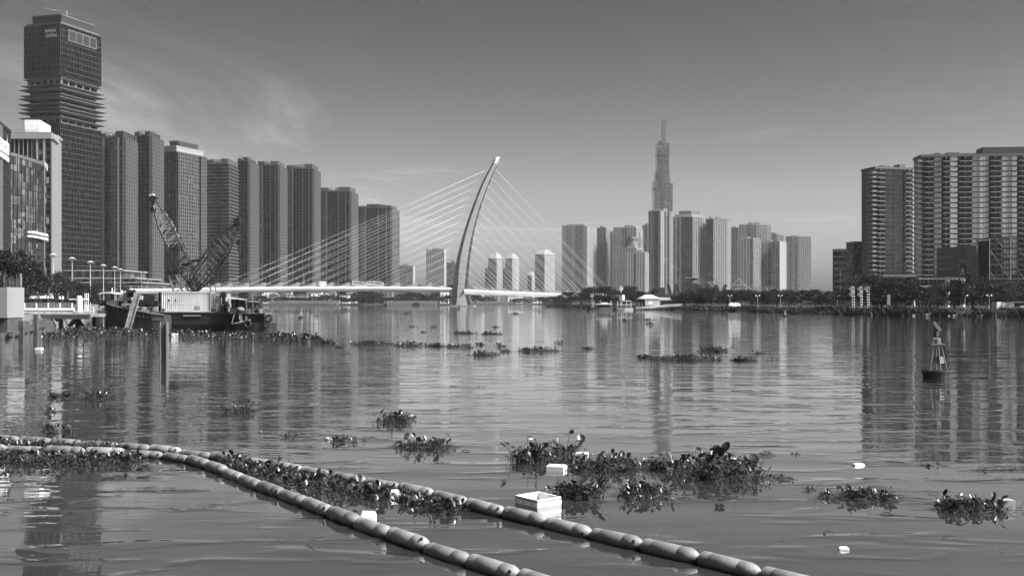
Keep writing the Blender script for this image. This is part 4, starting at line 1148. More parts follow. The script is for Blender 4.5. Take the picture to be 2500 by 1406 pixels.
def hyacinth(label, cx, cy, rx, ry, h, n, size, big=0, bigsize=1.5, tall=0, seed=None, group=None, tails=3, rot=0.0, kind=None, sticks=0.25):
    HN[0] += 1
    rng = np.random.default_rng(seed if seed is not None else HN[0] * 7 + 1)
    th = thing('water_hyacinth', (cx, cy, 0), label, 'water plant', group)
    P, S = Plant(), Plant()
    cr, sr = math.cos(rot), math.sin(rot)
    def spot():
        # lumpy footprint
        while True:
            x, y = rng.uniform(-1, 1, 2)
            q = x * x + y * y
            if q < 1 and rng.random() < 1 - .55 * q: break
        return x, y, q
    nodes = [(spot()) for _ in range(max(2, n // 9))]
    def one(size, hh, big=False):
        nx, ny, q = nodes[rng.integers(len(nodes))]
        x = nx * rx + rng.normal(0, size * .9); y = ny * ry + rng.normal(0, size * .7)
        p0 = np.array((cr * x - sr * y, sr * x + cr * y, -0.01))
        az = rng.uniform(0, 2 * math.pi)
        z = max(.02, hh * (1 - .45 * q) * rng.uniform(.25, 1.0))
        ln = z * rng.uniform(.1, .7)
        p1 = p0 + np.array((math.cos(az) * ln, math.sin(az) * ln, z))
        pitch = rng.uniform(-.55, 1.1)
        az2 = az + rng.normal(0, .6)
        d = np.array((math.cos(az2) * math.cos(pitch), math.sin(az2) * math.cos(pitch), math.sin(pitch)))
        up = np.array((-math.cos(az2) * math.sin(pitch), -math.sin(az2) * math.sin(pitch), math.cos(pitch))) + rng.normal(0, .25, 3)
        return p0, p1, d, up
    for i in range(n):
        sz = size * rng.uniform(.45, 1.15)
        p0, p1, d, up = one(size, h)
        S.stalk(p0, p1, size * .075, size * .05)
        P.leaf(p1, d, up, sz)
    for i in range(int(n * sticks)):      # floating stems and dead stalks
        x, y, q = spot(); a = rng.normal(0, .5) + rot; l = size * rng.uniform(.8, 2.6)
        p = np.array((cr * x * rx - sr * y * ry, sr * x * rx + cr * y * ry, rng.uniform(.0, h * .3)))
        S.stalk(p, p + np.array((math.cos(a) * l, math.sin(a) * l, rng.uniform(-.02, h * .25))), size * .07, size * .045)
    for i in range(tails):
        a = rng.choice([0, math.pi]) + rng.normal(0, .25) + rot
        p = np.array((math.cos(a) * rx * .8, math.sin(a) * rx * .2, .01))
        S.stalk(p, p + np.array((math.cos(a) * rx * .6, math.sin(a) * rx * .25, .015)), size * .06, size * .03)
    for i in range(tall):                 # tall bent stalks with a drooping leaf
        p0, p1, d, up = one(size, h)
        top = p0 + np.array((rng.normal(0, .05), rng.normal(0, .05), h * rng.uniform(1.2, 1.7)))
        S.stalk(p0, top, size * .06, size * .05)
        e = top + np.array((rng.uniform(-1, 1) * size * 1.2, 0, -size * .5)); S.stalk(top, e, size * .05, size * .04)
        P.leaf(e if rng.random() < .5 else top, np.array((rng.uniform(-1, 1), rng.uniform(-1, 1), rng.uniform(-.3, .9))), np.array((.2, -.9, .3)), size * 1.1)
    link('stems', S.mesh('stems'), 'stem', th, kind='stuff')
    link('foliage', P.mesh('foliage'), 'hyacinth', th, smooth=False, kind='stuff')
    for i in range(big):
        p0, p1, d, up = one(size, h * 1.25, True)
        p1[2] = max(p1[2], h * rng.uniform(.35, 1.1))
        S2 = Plant(); S2.stalk(p0, p1, size * .08, size * .055)
        link('leaf_stalk', S2.mesh('leaf_stalk'), 'stem', th)
        lf = bpy.data.objects.new('leaf', LM[0 if rng.random() < .5 else 1]); COL.objects.link(lf); lf.parent = th
        s = size * bigsize * rng.uniform(.7, 1.15)
        d = Vector(d).normalized(); r = Vector(up).cross(d).normalized(); u = d.cross(r)
        lf.matrix_local = Matrix.Translation(Vector(p1)) @ Matrix((d, r, u)).transposed().to_4x4() @ Matrix.Diagonal((s, s * rng.uniform(.85, 1.2), s, 1))
    return th
def hy_px(label, x0, x1, yb, hp, n, sizepx, depth=None, **k):
    """clump between photo columns x0..x1 whose front waterline is row yb and whose height is hp rows"""
    Y = WY(yb); s = Y / F
    rx = (x1 - x0) / 2 * s * 1.06; ry = depth if depth is not None else min(rx * .7, 1.2)
    return hyacinth(label, PX((x0 + x1) / 2, Y), Y + ry * .6, rx, ry, hp * s * .66, int(n * 1.4), sizepx * s * .92, **k)
# large clumps in front
hy_px('tall hyacinth clump with two high leaves, behind the white foam blocks', 1262, 1420, 1132, 62, 240, 15, .9, big=16, bigsize=1.7, tall=3, seed=11)
hy_px('low dense hyacinth clump right of the white foam blocks', 1395, 1575, 1152, 42, 300, 13, .8, big=12, bigsize=1.6, tall=3, seed=12)
hy_px('small hyacinth clump joining the dense clump to the big-leaved one', 1572, 1660, 1152, 40, 150, 13, .6, big=5, seed=13)
hy_px('largest hyacinth clump with big upright leaves', 1645, 1872, 1172, 72, 420, 15, 1.0, big=34, bigsize=2.1, tall=2, seed=14, tails=4)
hy_px('trailing stalks at the right end of the largest hyacinth clump', 1862, 1940, 1172, 12, 26, 10, .3, seed=15, sticks=1.2, tails=5)
hy_px('hyacinth clump directly right of the open carton', 1370, 1458, 1218, 52, 170, 16, .45, big=12, bigsize=1.8, seed=16)
hy_px('round hyacinth clump below the dense clump, right of the carton', 1512, 1636, 1218, 48, 240, 13, .55, big=10, bigsize=1.5, seed=17, tails=5)
hy_px('hyacinth sprig between the two lower clumps', 1464, 1488, 1190, 16, 14, 11, .12, seed=18, tails=0)
hy_px('flat hyacinth raft with a bent stalk at its left end, lower right', 2022, 2200, 1222, 34, 220, 12, .4, big=6, bigsize=1.4, tall=3, seed=19, tails=5, sticks=.6)
hy_px('hyacinth raft with upright leaves at the far right', 2285, 2488, 1250, 40, 230, 14, .45, big=14, bigsize=1.6, tall=2, seed=20, tails=3, sticks=.5)
hy_px('hyacinth clump with large leaves above the outer boom, centre left', 968, 1096, 1096, 30, 90, 13, .5, big=9, bigsize=1.7, tall=3, seed=21, tails=5, sticks=.7)
hy_px('hyacinth clump with three tall thin stalks, centre', 915, 1012, 1032, 28, 130, 10, .7, big=5, tall=5, seed=22, tails=4)
hy_px('hyacinth raft with an upright spray at its right end, left of centre', 540, 612, 1008, 22, 60, 9, .6, tall=5, seed=23, tails=3, sticks=.8)
hy_px('hyacinth clump nearer the post, of the two below the sheet piles', 190, 258, 974, 20, 80, 9, .7, big=4, seed=24)
hy_px('hyacinth clump nearer the left edge, of the two below the sheet piles', 106, 168, 972, 18, 80, 9, .7, seed=25)
hy_px('hyacinth clump just above the outer boom near the left edge', 92, 156, 1056, 24, 60, 11, .5, big=6, bigsize=1.5, seed=26)
hy_px('small dark hyacinth strand standing in the left reflection', 100, 124, 1008, 18, 16, 9, .3, seed=27)
hy_px('thin hyacinth strand with one big leaf at its right end, above the outer boom', 790, 900, 1078, 18, 60, 9, .35, big=4, bigsize=1.6, seed=28)
hy_px('small hyacinth sprigs left of the thin strand', 692, 752, 1068, 12, 26, 8, .3, seed=29)
hy_px('tiny hyacinth sprig farthest left above the outer boom', 630, 656, 1057, 8, 9, 8, .15, seed=30)
hy_px('small leafy sprig right of the largest clump', 1856, 1890, 1112, 16, 22, 8, .25, seed=31)
hy_px('tiny sprig right of the small leafy sprig', 1938, 1964, 1110, 8, 9, 7, .15, seed=32)
hy_px('small curled sprig right of the trailing stalks', 1972, 1992, 1198, 10, 10, 9, .12, seed=33)
hy_px('single upright dead stalk standing in the right reflection', 2262, 2312, 1138, 7, 8, 9, .15, tall=2, seed=34, tails=3)
hy_px('low sprig right of the dead stalk', 2392, 2420, 1150, 6, 9, 8, .12, seed=35)
hy_px('low sprig at the right picture edge', 2462, 2500, 1150, 8, 10, 8, .12, seed=36)
# mats held by the booms
def mat_px(label, pts, n, hpx, sizepx, big, seed):
    """mat of plants along a line of photo pixels"""
    W_ = [(PX(a, WY(b)), WY(b), d) for a, b, d in pts]
    rng = np.random.default_rng(seed)
    cx, cy = W_[len(W_) // 2][:2]
    th = thing('hyacinth_mat', (cx, cy, 0), label, 'water plants')
    P, S = Plant(), Plant()
    xs = [w[0] for w in W_]
    def one(big=False):
        t = rng.uniform(0, len(W_) - 1.001); i = int(t); f = t - i
        a, b = W_[i], W_[i + 1]
        x = a[0] + (b[0] - a[0]) * f; y = a[1] + (b[1] - a[1]) * f; dd = a[2] + (b[2] - a[2]) * f
        q = rng.normal(0, .42); y2 = y + q * dd; x2 = x + rng.normal(0, .1); s = y / F
        hh = hpx * s * max(.2, 1 - .5 * abs(q)) * (.45 + .55 * (math.sin(x * 5.1 + seed) * .5 + .5))
        p0 = np.array((x2 - cx, y2 - cy, -.01)); az = rng.uniform(0, 6.283); z = max(.015, hh * rng.uniform(.2, 1))
        p1 = p0 + np.array((math.cos(az) * z * .4, math.sin(az) * z * .4, z)); pitch = rng.uniform(-.3, 1.2); az2 = az + rng.normal(0, .6)
        d = np.array((math.cos(az2) * math.cos(pitch), math.sin(az2) * math.cos(pitch), math.sin(pitch)))
        up = np.array((-math.cos(az2) * math.sin(pitch), -math.sin(az2) * math.sin(pitch), math.cos(pitch))) + rng.normal(0, .25, 3)
        return p0, p1, d, up, sizepx * s
    for i in range(n):
        p0, p1, d, up, sz = one(); S.stalk(p0, p1, sz * .08, sz * .05); P.leaf(p1, d, up, sz * rng.uniform(.45, 1.15))
        if rng.random() < .3:
            a = rng.normal(0, .6); l = sz * rng.uniform(1, 2.6); S.stalk(p0 + (0, 0, .02), p0 + np.array((math.cos(a) * l, math.sin(a) * l, .02 + rng.uniform(0, .06))), sz * .08, sz * .05)
    link('stems', S.mesh('stems'), 'stem', th, kind='stuff'); link('foliage', P.mesh('foliage'), 'hyacinth', th, kind='stuff')
    for i in range(big):
        p0, p1, d, up, sz = one(); p1[2] = max(p1[2], .1)
        lf = bpy.data.objects.new('leaf', LM[0 if rng.random() < .6 else 1]); COL.objects.link(lf); lf.parent = th
        s = sz * 1.5 * rng.uniform(.7, 1.15)
        d = Vector(d).normalized(); r = Vector(up).cross(d).normalized(); u = d.cross(r)
        lf.matrix_local = Matrix.Translation(Vector(p1)) @ Matrix((d, r, u)).transposed().to_4x4() @ Matrix.Diagonal((s, s, s, 1))
    return th
mat_px('hyacinth mat below the inner boom at the left edge', [(-40, 1122, .8), (60, 1126, .9), (160, 1130, .9), (250, 1128, .8), (330, 1126, .4)], 620, 32, 13, 20, 41)
mat_px('narrow hyacinth mat squeezed between the two booms at the left edge', [(-40, 1086, .45), (60, 1090, .5), (160, 1094, .5), (250, 1098, .4), (320, 1101, .25)], 420, 24, 12, 14, 42)
mat_px('long hyacinth mat between the two booms, left of the carton', [(560, 1136, .5), (640, 1152, .9), (720, 1172, 1.1), (800, 1192, 1.1), (880, 1204, 1.0), (945, 1210, .5)], 900, 34, 14, 40, 43)
mat_px('short hyacinth mat between the booms just left of the carton', [(970, 1216, .4), (1020, 1230, .7), (1070, 1240, .7), (1108, 1246, .3)], 330, 26, 14, 14, 44)
# sparse clumps in mid river
MIDS = [(772, 812, 838, 12, 45, 'first raft right of the barge mat'), (832, 952, 842, 13, 120, 'long thin raft below the lowest dark tower'), (965, 1022, 845, 15, 70, 'raft with one tall leaf at mid river'), (1026, 1050, 845, 5, 16, 'low strand joining two mid-river rafts'), (1052, 1080, 846, 11, 45, 'round raft below the pale gridded block'), (1084, 1122, 847, 9, 42, 'flat raft left of the pylon reflection'), (1134, 1148, 848, 9, 20, 'small raft in the pylon reflection'),
        (1152, 1208, 867, 13, 70, 'nearest raft right of the pylon reflection'), (1226, 1240, 858, 8, 18, 'tiny round raft beside the nearest raft'), (1213, 1232, 846, 10, 16, 'tiny leggy raft right of the pylon reflection'), (1166, 1180, 842, 6, 14, 'tiny flat raft above the nearest raft'), (1268, 1366, 858, 13, 110, 'long raft below the gabled towers'), (1358, 1372, 838, 7, 10, 'single sprig right of the long raft'),
        (1112, 1130, 814, 8, 22, 'left one of the two small rafts up river of the pylon reflection'), (1136, 1152, 814, 6, 22, 'right one of the two small rafts up river of the pylon reflection'), (1174, 1226, 816, 6, 36, 'thin raft with one standing leaf far up river'), (1426, 1444, 852, 8, 22, 'lone round raft below the leftmost estate tower'),
        (1558, 1590, 874, 11, 50, 'left end raft of the long right-hand row'), (1598, 1764, 880, 16, 260, 'longest raft of the right-hand row'), (1714, 1772, 858, 18, 90, 'high raft above the longest raft'), (1790, 1846, 881, 12, 80, 'right end raft of the long right-hand row'), (1838, 1872, 864, 6, 18, 'thin strand right of the high raft'), (1884, 1894, 879, 5, 8, 'speck of plants farthest right of the long row'),
        (1562, 1600, 781, 4, 26, 'far thin raft below the stepped tower'), (1574, 1592, 791, 4, 16, 'far short raft nearer than the thin one'), (1708, 1732, 786, 6, 22, 'far raft below the dark-panel tower'), (1246, 1262, 767, 5, 16, 'far dark raft right of the pylon'), (1202, 1216, 799, 4, 14, 'far speck of plants right of the pylon reflection'), (984, 1000, 767, 4, 14, 'far speck of plants left of the pylon'), (1000, 1012, 799, 4, 12, 'far speck of plants at the left of mid river'), (1052, 1068, 799, 4, 14, 'far speck of plants below the pale gridded block'), (818, 832, 848, 5, 12, 'tiny sprig below the long thin raft'), (1520, 1536, 783, 3, 10, 'far dark speck below the pale banded tower'), (1030, 1040, 811, 4, 8, 'small leggy speck at mid river'), (766, 776, 772, 3, 8, 'far speck below the seventh tower'), (884, 892, 765, 3, 8, 'far speck below the lowest dark tower')]
for (a, b, y, h, n, lb) in MIDS:
    hy_px('hyacinth, ' + lb, a, b, y, h * 1.15, int(n * 1.3), 7.0 if y > 800 else 5.0, depth=min(3.0, (b - a) / 2 * WY(y) / F * .6) , group='hyacinth rafts in mid river', tails=2)

# ---- dense drift of hyacinth against the barge (nobody could count it)
def drift():
    rng = np.random.default_rng(77); P, S = Plant(), Plant()
    line = [(60, 829, 10), (120, 824, 16), (180, 818, 24), (240, 814, 26), (300, 816, 20), (360, 820, 16), (430, 822, 13), (520, 824, 9), (600, 826, 7), (680, 828, 6), (745, 831, 5), (775, 834, 2)]
    W_ = [(PX(a, WY(b)), WY(b), d) for a, b, d in line]
    cx, cy = W_[4][:2]
    for i in range(4600):
        t = rng.uniform(0, len(W_) - 1.001); k = int(t); f = t - k; a, b = W_[k], W_[k + 1]
        y0 = a[1] + (b[1] - a[1]) * f; dd = a[2] + (b[2] - a[2]) * f
        q = rng.normal(0, .34); y = y0 + q * dd; x = (a[0] / a[1] + (b[0] / b[1] - a[0] / a[1]) * f) * y + rng.normal(0, .25)
        lump = .35 + .65 * (math.sin(x * 1.3) * math.sin(y * .7 + 1) * .5 + .5)
        p0 = np.array((x - cx, y - cy, -.02)); z = .06 + .55 * lump * rng.uniform(.1, 1); az = rng.uniform(0, 6.283)
        p1 = p0 + np.array((math.cos(az) * z * .3, math.sin(az) * z * .3, z)); pitch = rng.uniform(-.3, 1.2)
        d = np.array((math.cos(az) * math.cos(pitch), math.sin(az) * math.cos(pitch), math.sin(pitch)))
        P.leaf(p1, d, np.array((-d[0], -d[1], 1.0)) + rng.normal(0, .3, 3), rng.uniform(.12, .34))
        if rng.random() < .4: S.stalk(p0, p1, .025, .018)
    th = thing('hyacinth_drift', (cx, cy, 0), 'broad drift of water hyacinth piled along the barge and the sheet piles', 'water plants')
    th['kind'] = 'stuff'
    link('stems', S.mesh('stems'), 'stem', th, kind='stuff'); link('foliage', P.mesh('foliage'), 'hyacinth', th, kind='stuff')
drift()

# ---- rubbish
def carton():
    A, B, C_, D = Vector((.380, 16.67)), Vector((.752, 17.00)), Vector((.42, 17.47)), Vector((.046, 17.13))
    th = thing('open_carton', (.4, 17.05, 0), 'open white carton with printed tape bands, floating behind the outer boom', 'box')
    z0, z1, t = -.02, .275, .022
    c = (A + B + C_ + D) / 4
    q = [A, B, C_, D]; qi = [c + (p - c) * .92 for p in q]
    for k in range(4):
        k2 = (k + 1) % 4
        MB().hexa([(*q[k], z0), (*q[k2], z0), (*qi[k2], z0), (*qi[k], z0), (*q[k], z1), (*q[k2], z1), (*qi[k2], z1), (*qi[k], z1)]).build('side_wall', 'foam', th)
    MB().prism([(*p, z0 + .01) for p in qi], (0, 0, .02)).build('bottom', 'foam', th)
    M('carton_print', 0.26, 0.6, 0.12, 6.0); M('tape', 0.72, 0.35, 0.05, 8.0); M('ink', 0.03, 0.6, 0.0)
    for P0, P1 in ((D, A), (A, B)):
        fc = Facade(P0, P1, 0, 1)
        for (za, zb, mt, d) in ((.005, .035, 'carton_print', .002), (.085, .165, 'carton_print', .002), (.225, .268, 'carton_print', .002), (.035, .085, 'tape', .0035), (.165, .225, 'tape', .0035)):
            if mt == 'tape' and za < .1 and P0 is D: pass
            b = MB(); fc.box(b, .001, fc.L - .001, za, zb, 0, d); b.build('printed_band' if mt != 'tape' else 'tape_band', mt, th)
        n = 3
        for k in range(n):
            a = fc.L * (k + .14) / n
            ring = MB(); m_ = 18
            for j in range(m_):
                t0, t1 = 2 * math.pi * j / m_, 2 * math.pi * (j + 1) / m_
                ring.add([fc.pt(a + .023 * math.cos(t0), .005, .195 + .023 * math.sin(t0)), fc.pt(a + .023 * math.cos(t1), .005, .195 + .023 * math.sin(t1)), fc.pt(a + .016 * math.cos(t1), .005, .195 + .016 * math.sin(t1)), fc.pt(a + .016 * math.cos(t0), .005, .195 + .016 * math.sin(t0))], [(0, 1, 2, 3)])
            ring.add([fc.pt(a - .006, .005, .19), fc.pt(a + .003, .005, .186), fc.pt(a + .008, .005, .203), fc.pt(a - .002, .005, .205)], [(0, 1, 2, 3)])
            ring.build('ring_mark', 'ink', th)
            wall_text('MIEN THUAN', th, fc, a + .08, .207, .005, .007, 'ink', .07, name='print'); wall_text('GUAN VTI', th, fc, a + .08, .194, .005, .010, 'ink', .066, name='print', bold=.02); wall_text('WWW FRESH', th, fc, a + .08, .181, .005, .006, 'ink', .07, name='print')
        if P0 is A:
            wall_text('NBAS', th, fc, fc.L * .57, .06, .005, .028, 'ink', .062, name='print', bold=.02)
            wall_text('FRESH', th, fc, fc.L * .33, .066, .005, .014, 'carton_print', .06, name='print'); wall_text('FRESH', th, fc, fc.L * .86, .066, .005, .014, 'carton_print', .07, name='print')
carton()
def foam_block(label, px, py, wpx, hpx, ang, dep=.28, mat='foam', name='foam_block', chip=True, taper=0.0):
    Y = WY(py); s = Y / F; x = PX(px, Y); w, h = wpx * s, hpx * s
    c, q = math.cos(ang), math.sin(ang)
    def P(a, b, z): return (x + a * c - b * q, Y + dep / 2 + a * q + b * c, z)
    k = taper
    r0 = [P(-w / 2, -dep / 2, -.03), P(w / 2, -dep / 2, -.03), P(w / 2, dep / 2, -.03), P(-w / 2, dep / 2, -.03)]
    r1 = [P(-w / 2, -dep / 2, h * .6), P(w / 2, -dep / 2, h * .6), P(w / 2, dep / 2, h * .6), P(-w / 2, dep / 2, h * .6)]
    r2 = [P(-w / 2 + k * w, -dep / 2 + k * dep, h), P(w / 2 - k * w, -dep / 2 + k * dep, h * .97), P(w / 2 - k * w, dep / 2 - k * dep, h * .94), P(-w / 2 + k * w, dep / 2 - k * dep, h)]
    o = MB().loft([r0, r1, r2]).build(name, mat, None, (x, Y, 0))
    md = o.modifiers.new('soft', 'BEVEL'); md.width = .005; md.segments = 1
    tag(o, label, 'foam')
foam_block('white foam block lying flat in front of the tall hyacinth clump', 1360, 1150, 44, 12, -.25, .34)
foam_block('white foam block tilted behind the flat one, among leaves', 1416, 1120, 44, 13, -.1, .34)
foam_block('white foam food box floating between the booms near the long mat', 898, 1272, 38, 22, .05, .16, taper=.12)
foam_block('torn white foam tray floating in open water near the right edge', 2098, 1137, 26, 6, .2, .12, taper=.2)
foam_block('crumpled white foam piece alone in the lower right water', 2062, 1343, 24, 8, -.1, .09, taper=.25)
foam_block('grey foam crate end sticking out of the far right raft', 2464, 1244, 30, 24, .0, .2, mat='carton_print')
foam_block('white foam scrap inside the largest hyacinth clump', 1636, 1152, 16, 9, .1, .1)
foam_block('narrow white foam strip caught in the round hyacinth clump', 1556, 1216, 24, 7, .0, .06)
foam_block('white box floating off the sheet piles at the left', 92, 852, 14, 3, .0, .5)
foam_block('white foam square in the drift right of the steel post', 425, 826, 14, 12, .1, .5)
foam_block('white foam scrap in the drift below the leaning beam', 300, 812, 22, 4, .1, .6)
foam_block('white foam box in the far end of the drift', 755, 834, 9, 7, .0, .5)
foam_block('white foam lump caught at the right end of the long mat', 962, 1212, 26, 16, .3, .15, taper=.2)
foam_block('pale flat foam scrap stuck on the outer boom, lower right', 1748, 1388, 30, 12, -.3, .04, mat='tape')
foam_block('small white foam bit in the thin strand above the outer boom', 802, 1074, 14, 6, .0, .08)

def stick(label, px, py, lpx, ang, r, rise=0.0):
    Y = WY(py); s = Y / F; x = PX(px, Y); l = lpx * s
    p = Vector((x, Y, .012)); d = Vector((math.cos(ang) * l, math.sin(ang) * l, rise * s))
    o = MB().path([p, p + d * .4 + Vector((0, .03, .02)), p + d], [r, r * .8, r * .4], 6).build('drift_stick', 'bark', None, (x, Y, 0))
    tag(o, label, 'stick', 'sticks adrift on the water')
stick('dark stick afloat at the bottom, left of the inner boom', 748, 1328, 44, .1, .012, 16)
stick('thin straw afloat in the lower left reflection', 90, 1370, 60, .15, .008)
stick('twig afloat left of the crumpled foam piece', 2010, 1300, 26, -.3, .012)
stick('long straw afloat between the two right-hand rafts', 2152, 1255, 30, -.1, .012)
stick('straw afloat below the far right raft', 2300, 1312, 44, -.35, .008)
stick('straw floating above the long straw', 2268, 1206, 26, -.05, .010)
stick('dark twig above the outer boom at the centre', 1128, 1101, 20, 0, .018)
stick('dark stalk trailing right of the round clump', 1655, 1217, 44, -.2, .016)
for i, (px, py) in enumerate([(640, 1305), (300, 1250), (330, 1218), (420, 1240), (1900, 1318), (2330, 1278), (2160, 1246), (1480, 1255), (600, 1190), (2440, 1345)]):
    stick('short dark straw adrift ' + ['below the inner boom middle', 'in the lower left calm water', 'just below the left mat', 'right of the lower left reflection', 'left of the crumpled foam piece', 'below the far right raft', 'below the flat raft', 'right of the open carton', 'between the left boom bends', 'at the lower right corner'][i], px, py, 14, .2 * (i % 3) - .2, .006)

# ---- buoys
def buoy():
    Y = WY(924); s = Y / F; x0 = PX(2287, Y)
    th = thing('navigation_buoy', (x0, Y, 0), 'near navigation buoy with a cross topmark and tapering lattice tower', 'buoy')
    def z(py): return (924 - py) * s
    hull = []
    for (k, zz) in ((.80, -.2), (.93, 0.02), (1.0, z(909)), (1.06, z(908)), (1.06, z(904)), (.9, z(903.5))):
        hull.append([(x0 + k * .60 * math.cos(a) * (1.0), Y + k * .5 * math.sin(a), zz) for a in [2 * math.pi * j / 20 for j in range(20)]])
    MB().loft(hull).build('hull', 'steel_dark', th)
    tx = PX(2287, Y)
    zp = z(842); zd = z(904)
    base = [(-.40, -.30), (.02, -.36), (.36, -.2), (.1, .34)]
    top = [(-.22, -.16), (-.03, -.2), (.14, -.12), (.03, .18)]
    for (a, b), (c, d) in zip(base, top):
        MB().path([(x0 + a, Y + b, zd - .02), (x0 + c, Y + d, zp)], [.035, .03], 6).build('leg', 'steel_mid', th)
    def ring(t): return [(x0 + a + (c - a) * t, Y + b + (d - b) * t) for (a, b), (c, d) in zip(base, top)]
    t0, t1 = (z(886) - zd) / (zp - zd), (z(870) - zd) / (zp - zd)
    r0, r1 = ring(t0), ring(t1)
    for k in range(3):
        k2 = k + 1
        MB().prism([(*r0[k], z(886)), (*r0[k2], z(886)), (*r1[k2], z(870)), (*r1[k], z(870))], (0, .02, 0)).build('daymark_panel', 'steel_mid' if k else 'steel_dark', th)  # left panel coloured darker, as the side turned from the sun
    MB().box(x0 - .34, x0 + .26, Y - .26, Y + .26, zp, zp + .06).build('platform', 'steel_mid', th)
    cg = MB()
    for k in range(8):
        a = 2 * math.pi * k / 8; cg.tube((x0 - .02 + .17 * math.cos(a), Y + .17 * math.sin(a), zp + .06), (x0 - .02 + .17 * math.cos(a), Y + .17 * math.sin(a), z(826)), .012, n=4)
    for zz in (z(836), z(831), z(826)):
        cg.path([(x0 - .02 + .17 * math.cos(2 * math.pi * k / 10), Y + .17 * math.sin(2 * math.pi * k / 10), zz) for k in range(11)], .012, 4)
    cg.build('lantern_cage', 'steel_pale', th)
    MB().lathe([(.09, zp + .05), (.11, zp + .2), (.06, zp + .26)], (x0 - .02, Y, 0), 10).build('lantern', 'glass_mid', th)
    MB().tube((x0 - .02, Y, zp + .2), (x0 - .02, Y, z(796)), .035).build('mast', 'steel_dark', th)
    MB().rbox(x0 - .01, Y, z(821), z(810), .2, .16, .5).build('light_box', 'steel_dark', th)
    c = Vector((x0 + .0, Y - .03, z(797)))
    for sgn in (1, -1):
        dv = Vector((.15, 0, .18 * sgn)); pv = Vector((-.18 * sgn, 0, .15)).normalized() * .07
        MB().obox(c + Vector((0, .03 * sgn, 0)), dv, Vector((0, .02, 0)), pv).build('cross_arm', 'steel_dark' if sgn > 0 else 'steel_mid', th)
    ln = MB(); rng = random.Random(4)
    for k in range(7):
        pts = []; n_ = 9 if k < 4 else 16; zend = zp - .75 if k < 4 else zd
        for i in range(n_):
            t = i / (n_ - 1); pts.append((x0 + .25 + .12 * t + rng.uniform(-.05, .05) + (.1 * t * t if k > 4 else 0), Y - .12 + rng.uniform(-.05, .05), zp + .04 + (zend - zp) * t))
        ln.path(pts, .02 if k < 4 else .014, 5)
    ln.build('tangled_rope', 'rubber', th)
buoy()
def small_buoy(label, px, py, hpx, mat):
    Y = WY(py); s = Y / F; x = PX(px, Y); h = hpx * s
    th = thing('channel_buoy', (x, Y, 0), label, 'buoy')
    MB().lathe([(h * .26, -.1), (h * .3, h * .02), (h * .3, h * .16), (h * .1, h * .2)], (x, Y, 0), 14).build('hull', 'steel_dark', th)
    fr = MB()
    for a in range(4):
        q = math.pi / 4 + a * math.pi / 2
        fr.tube((x + h * .2 * math.cos(q), Y + h * .2 * math.sin(q), h * .18), (x + h * .07 * math.cos(q), Y + h * .07 * math.sin(q), h * .75), h * .025, n=5)
    fr.build('frame', mat, th)
    MB().lathe([(h * .13, h * .3), (h * .11, h * .55)], (x, Y, 0), 8).build('daymark', mat, th)
    MB().lathe([(h * .1, h * .75), (h * .1, h * .9), (h * .02, h)], (x, Y, 0), 8).build('lantern', 'steel_mid', th)
small_buoy('small pale channel buoy right of the barge', 735, 776, 21, 'steel_pale')
small_buoy('small dark channel buoy at the foot of the pylon', 1120, 754.5, 14, 'steel_dark')
small_buoy('small pale channel buoy off the right bank', 1917, 773, 17, 'steel_pale')

# ================================================================ CRANE BARGE AND BOATS
YB = 135.0
def B3(px, py, Y=YB): return Vector((PX(px, Y), Y, PZ(py, Y)))
def lattice(base, tip, w, d, n, rc, rl, a=.22, b=.72, e0=.35, e1=.28):
    """four-chord boom; returns (chords, laces) builders"""
    base, tip = Vector(base), Vector(tip); ax = (tip - base).normalized()
    up = Vector((0, 1, 0)); sd_ = ax.cross(up).normalized()
    def k(t): return e0 + (1 - e0) * t / a if t < a else (1.0 if t < b else 1 + (e1 - 1) * (t - b) / (1 - b))
    def pt(t, i):
        s = k(t); sx_, sy = ((-1, -1), (1, -1), (1, 1), (-1, 1))[i]
        return base.lerp(tip, t) + sd_ * (sx_ * w / 2 * s) + up * (sy * d / 2 * s)
    ch, lc = MB(), MB(); ts = sorted(set([0, a, b, 1]))
    for i in range(4): ch.path([pt(t, i) for t in ts], rc, 5)
    laces = []
    for j in range(n):
        t0, t1 = j / n, (j + 1) / n
        for i in range(4):
            i2 = (i + 1) % 4
            p, q = (pt(t0, i), pt(t1, i2)) if j % 2 else (pt(t0, i2), pt(t1, i))
            laces.append((t0, p, q))
            if j % 3 == 0: laces.append((t0, pt(t0, i), pt(t0, i2)))
    return ch, laces, pt
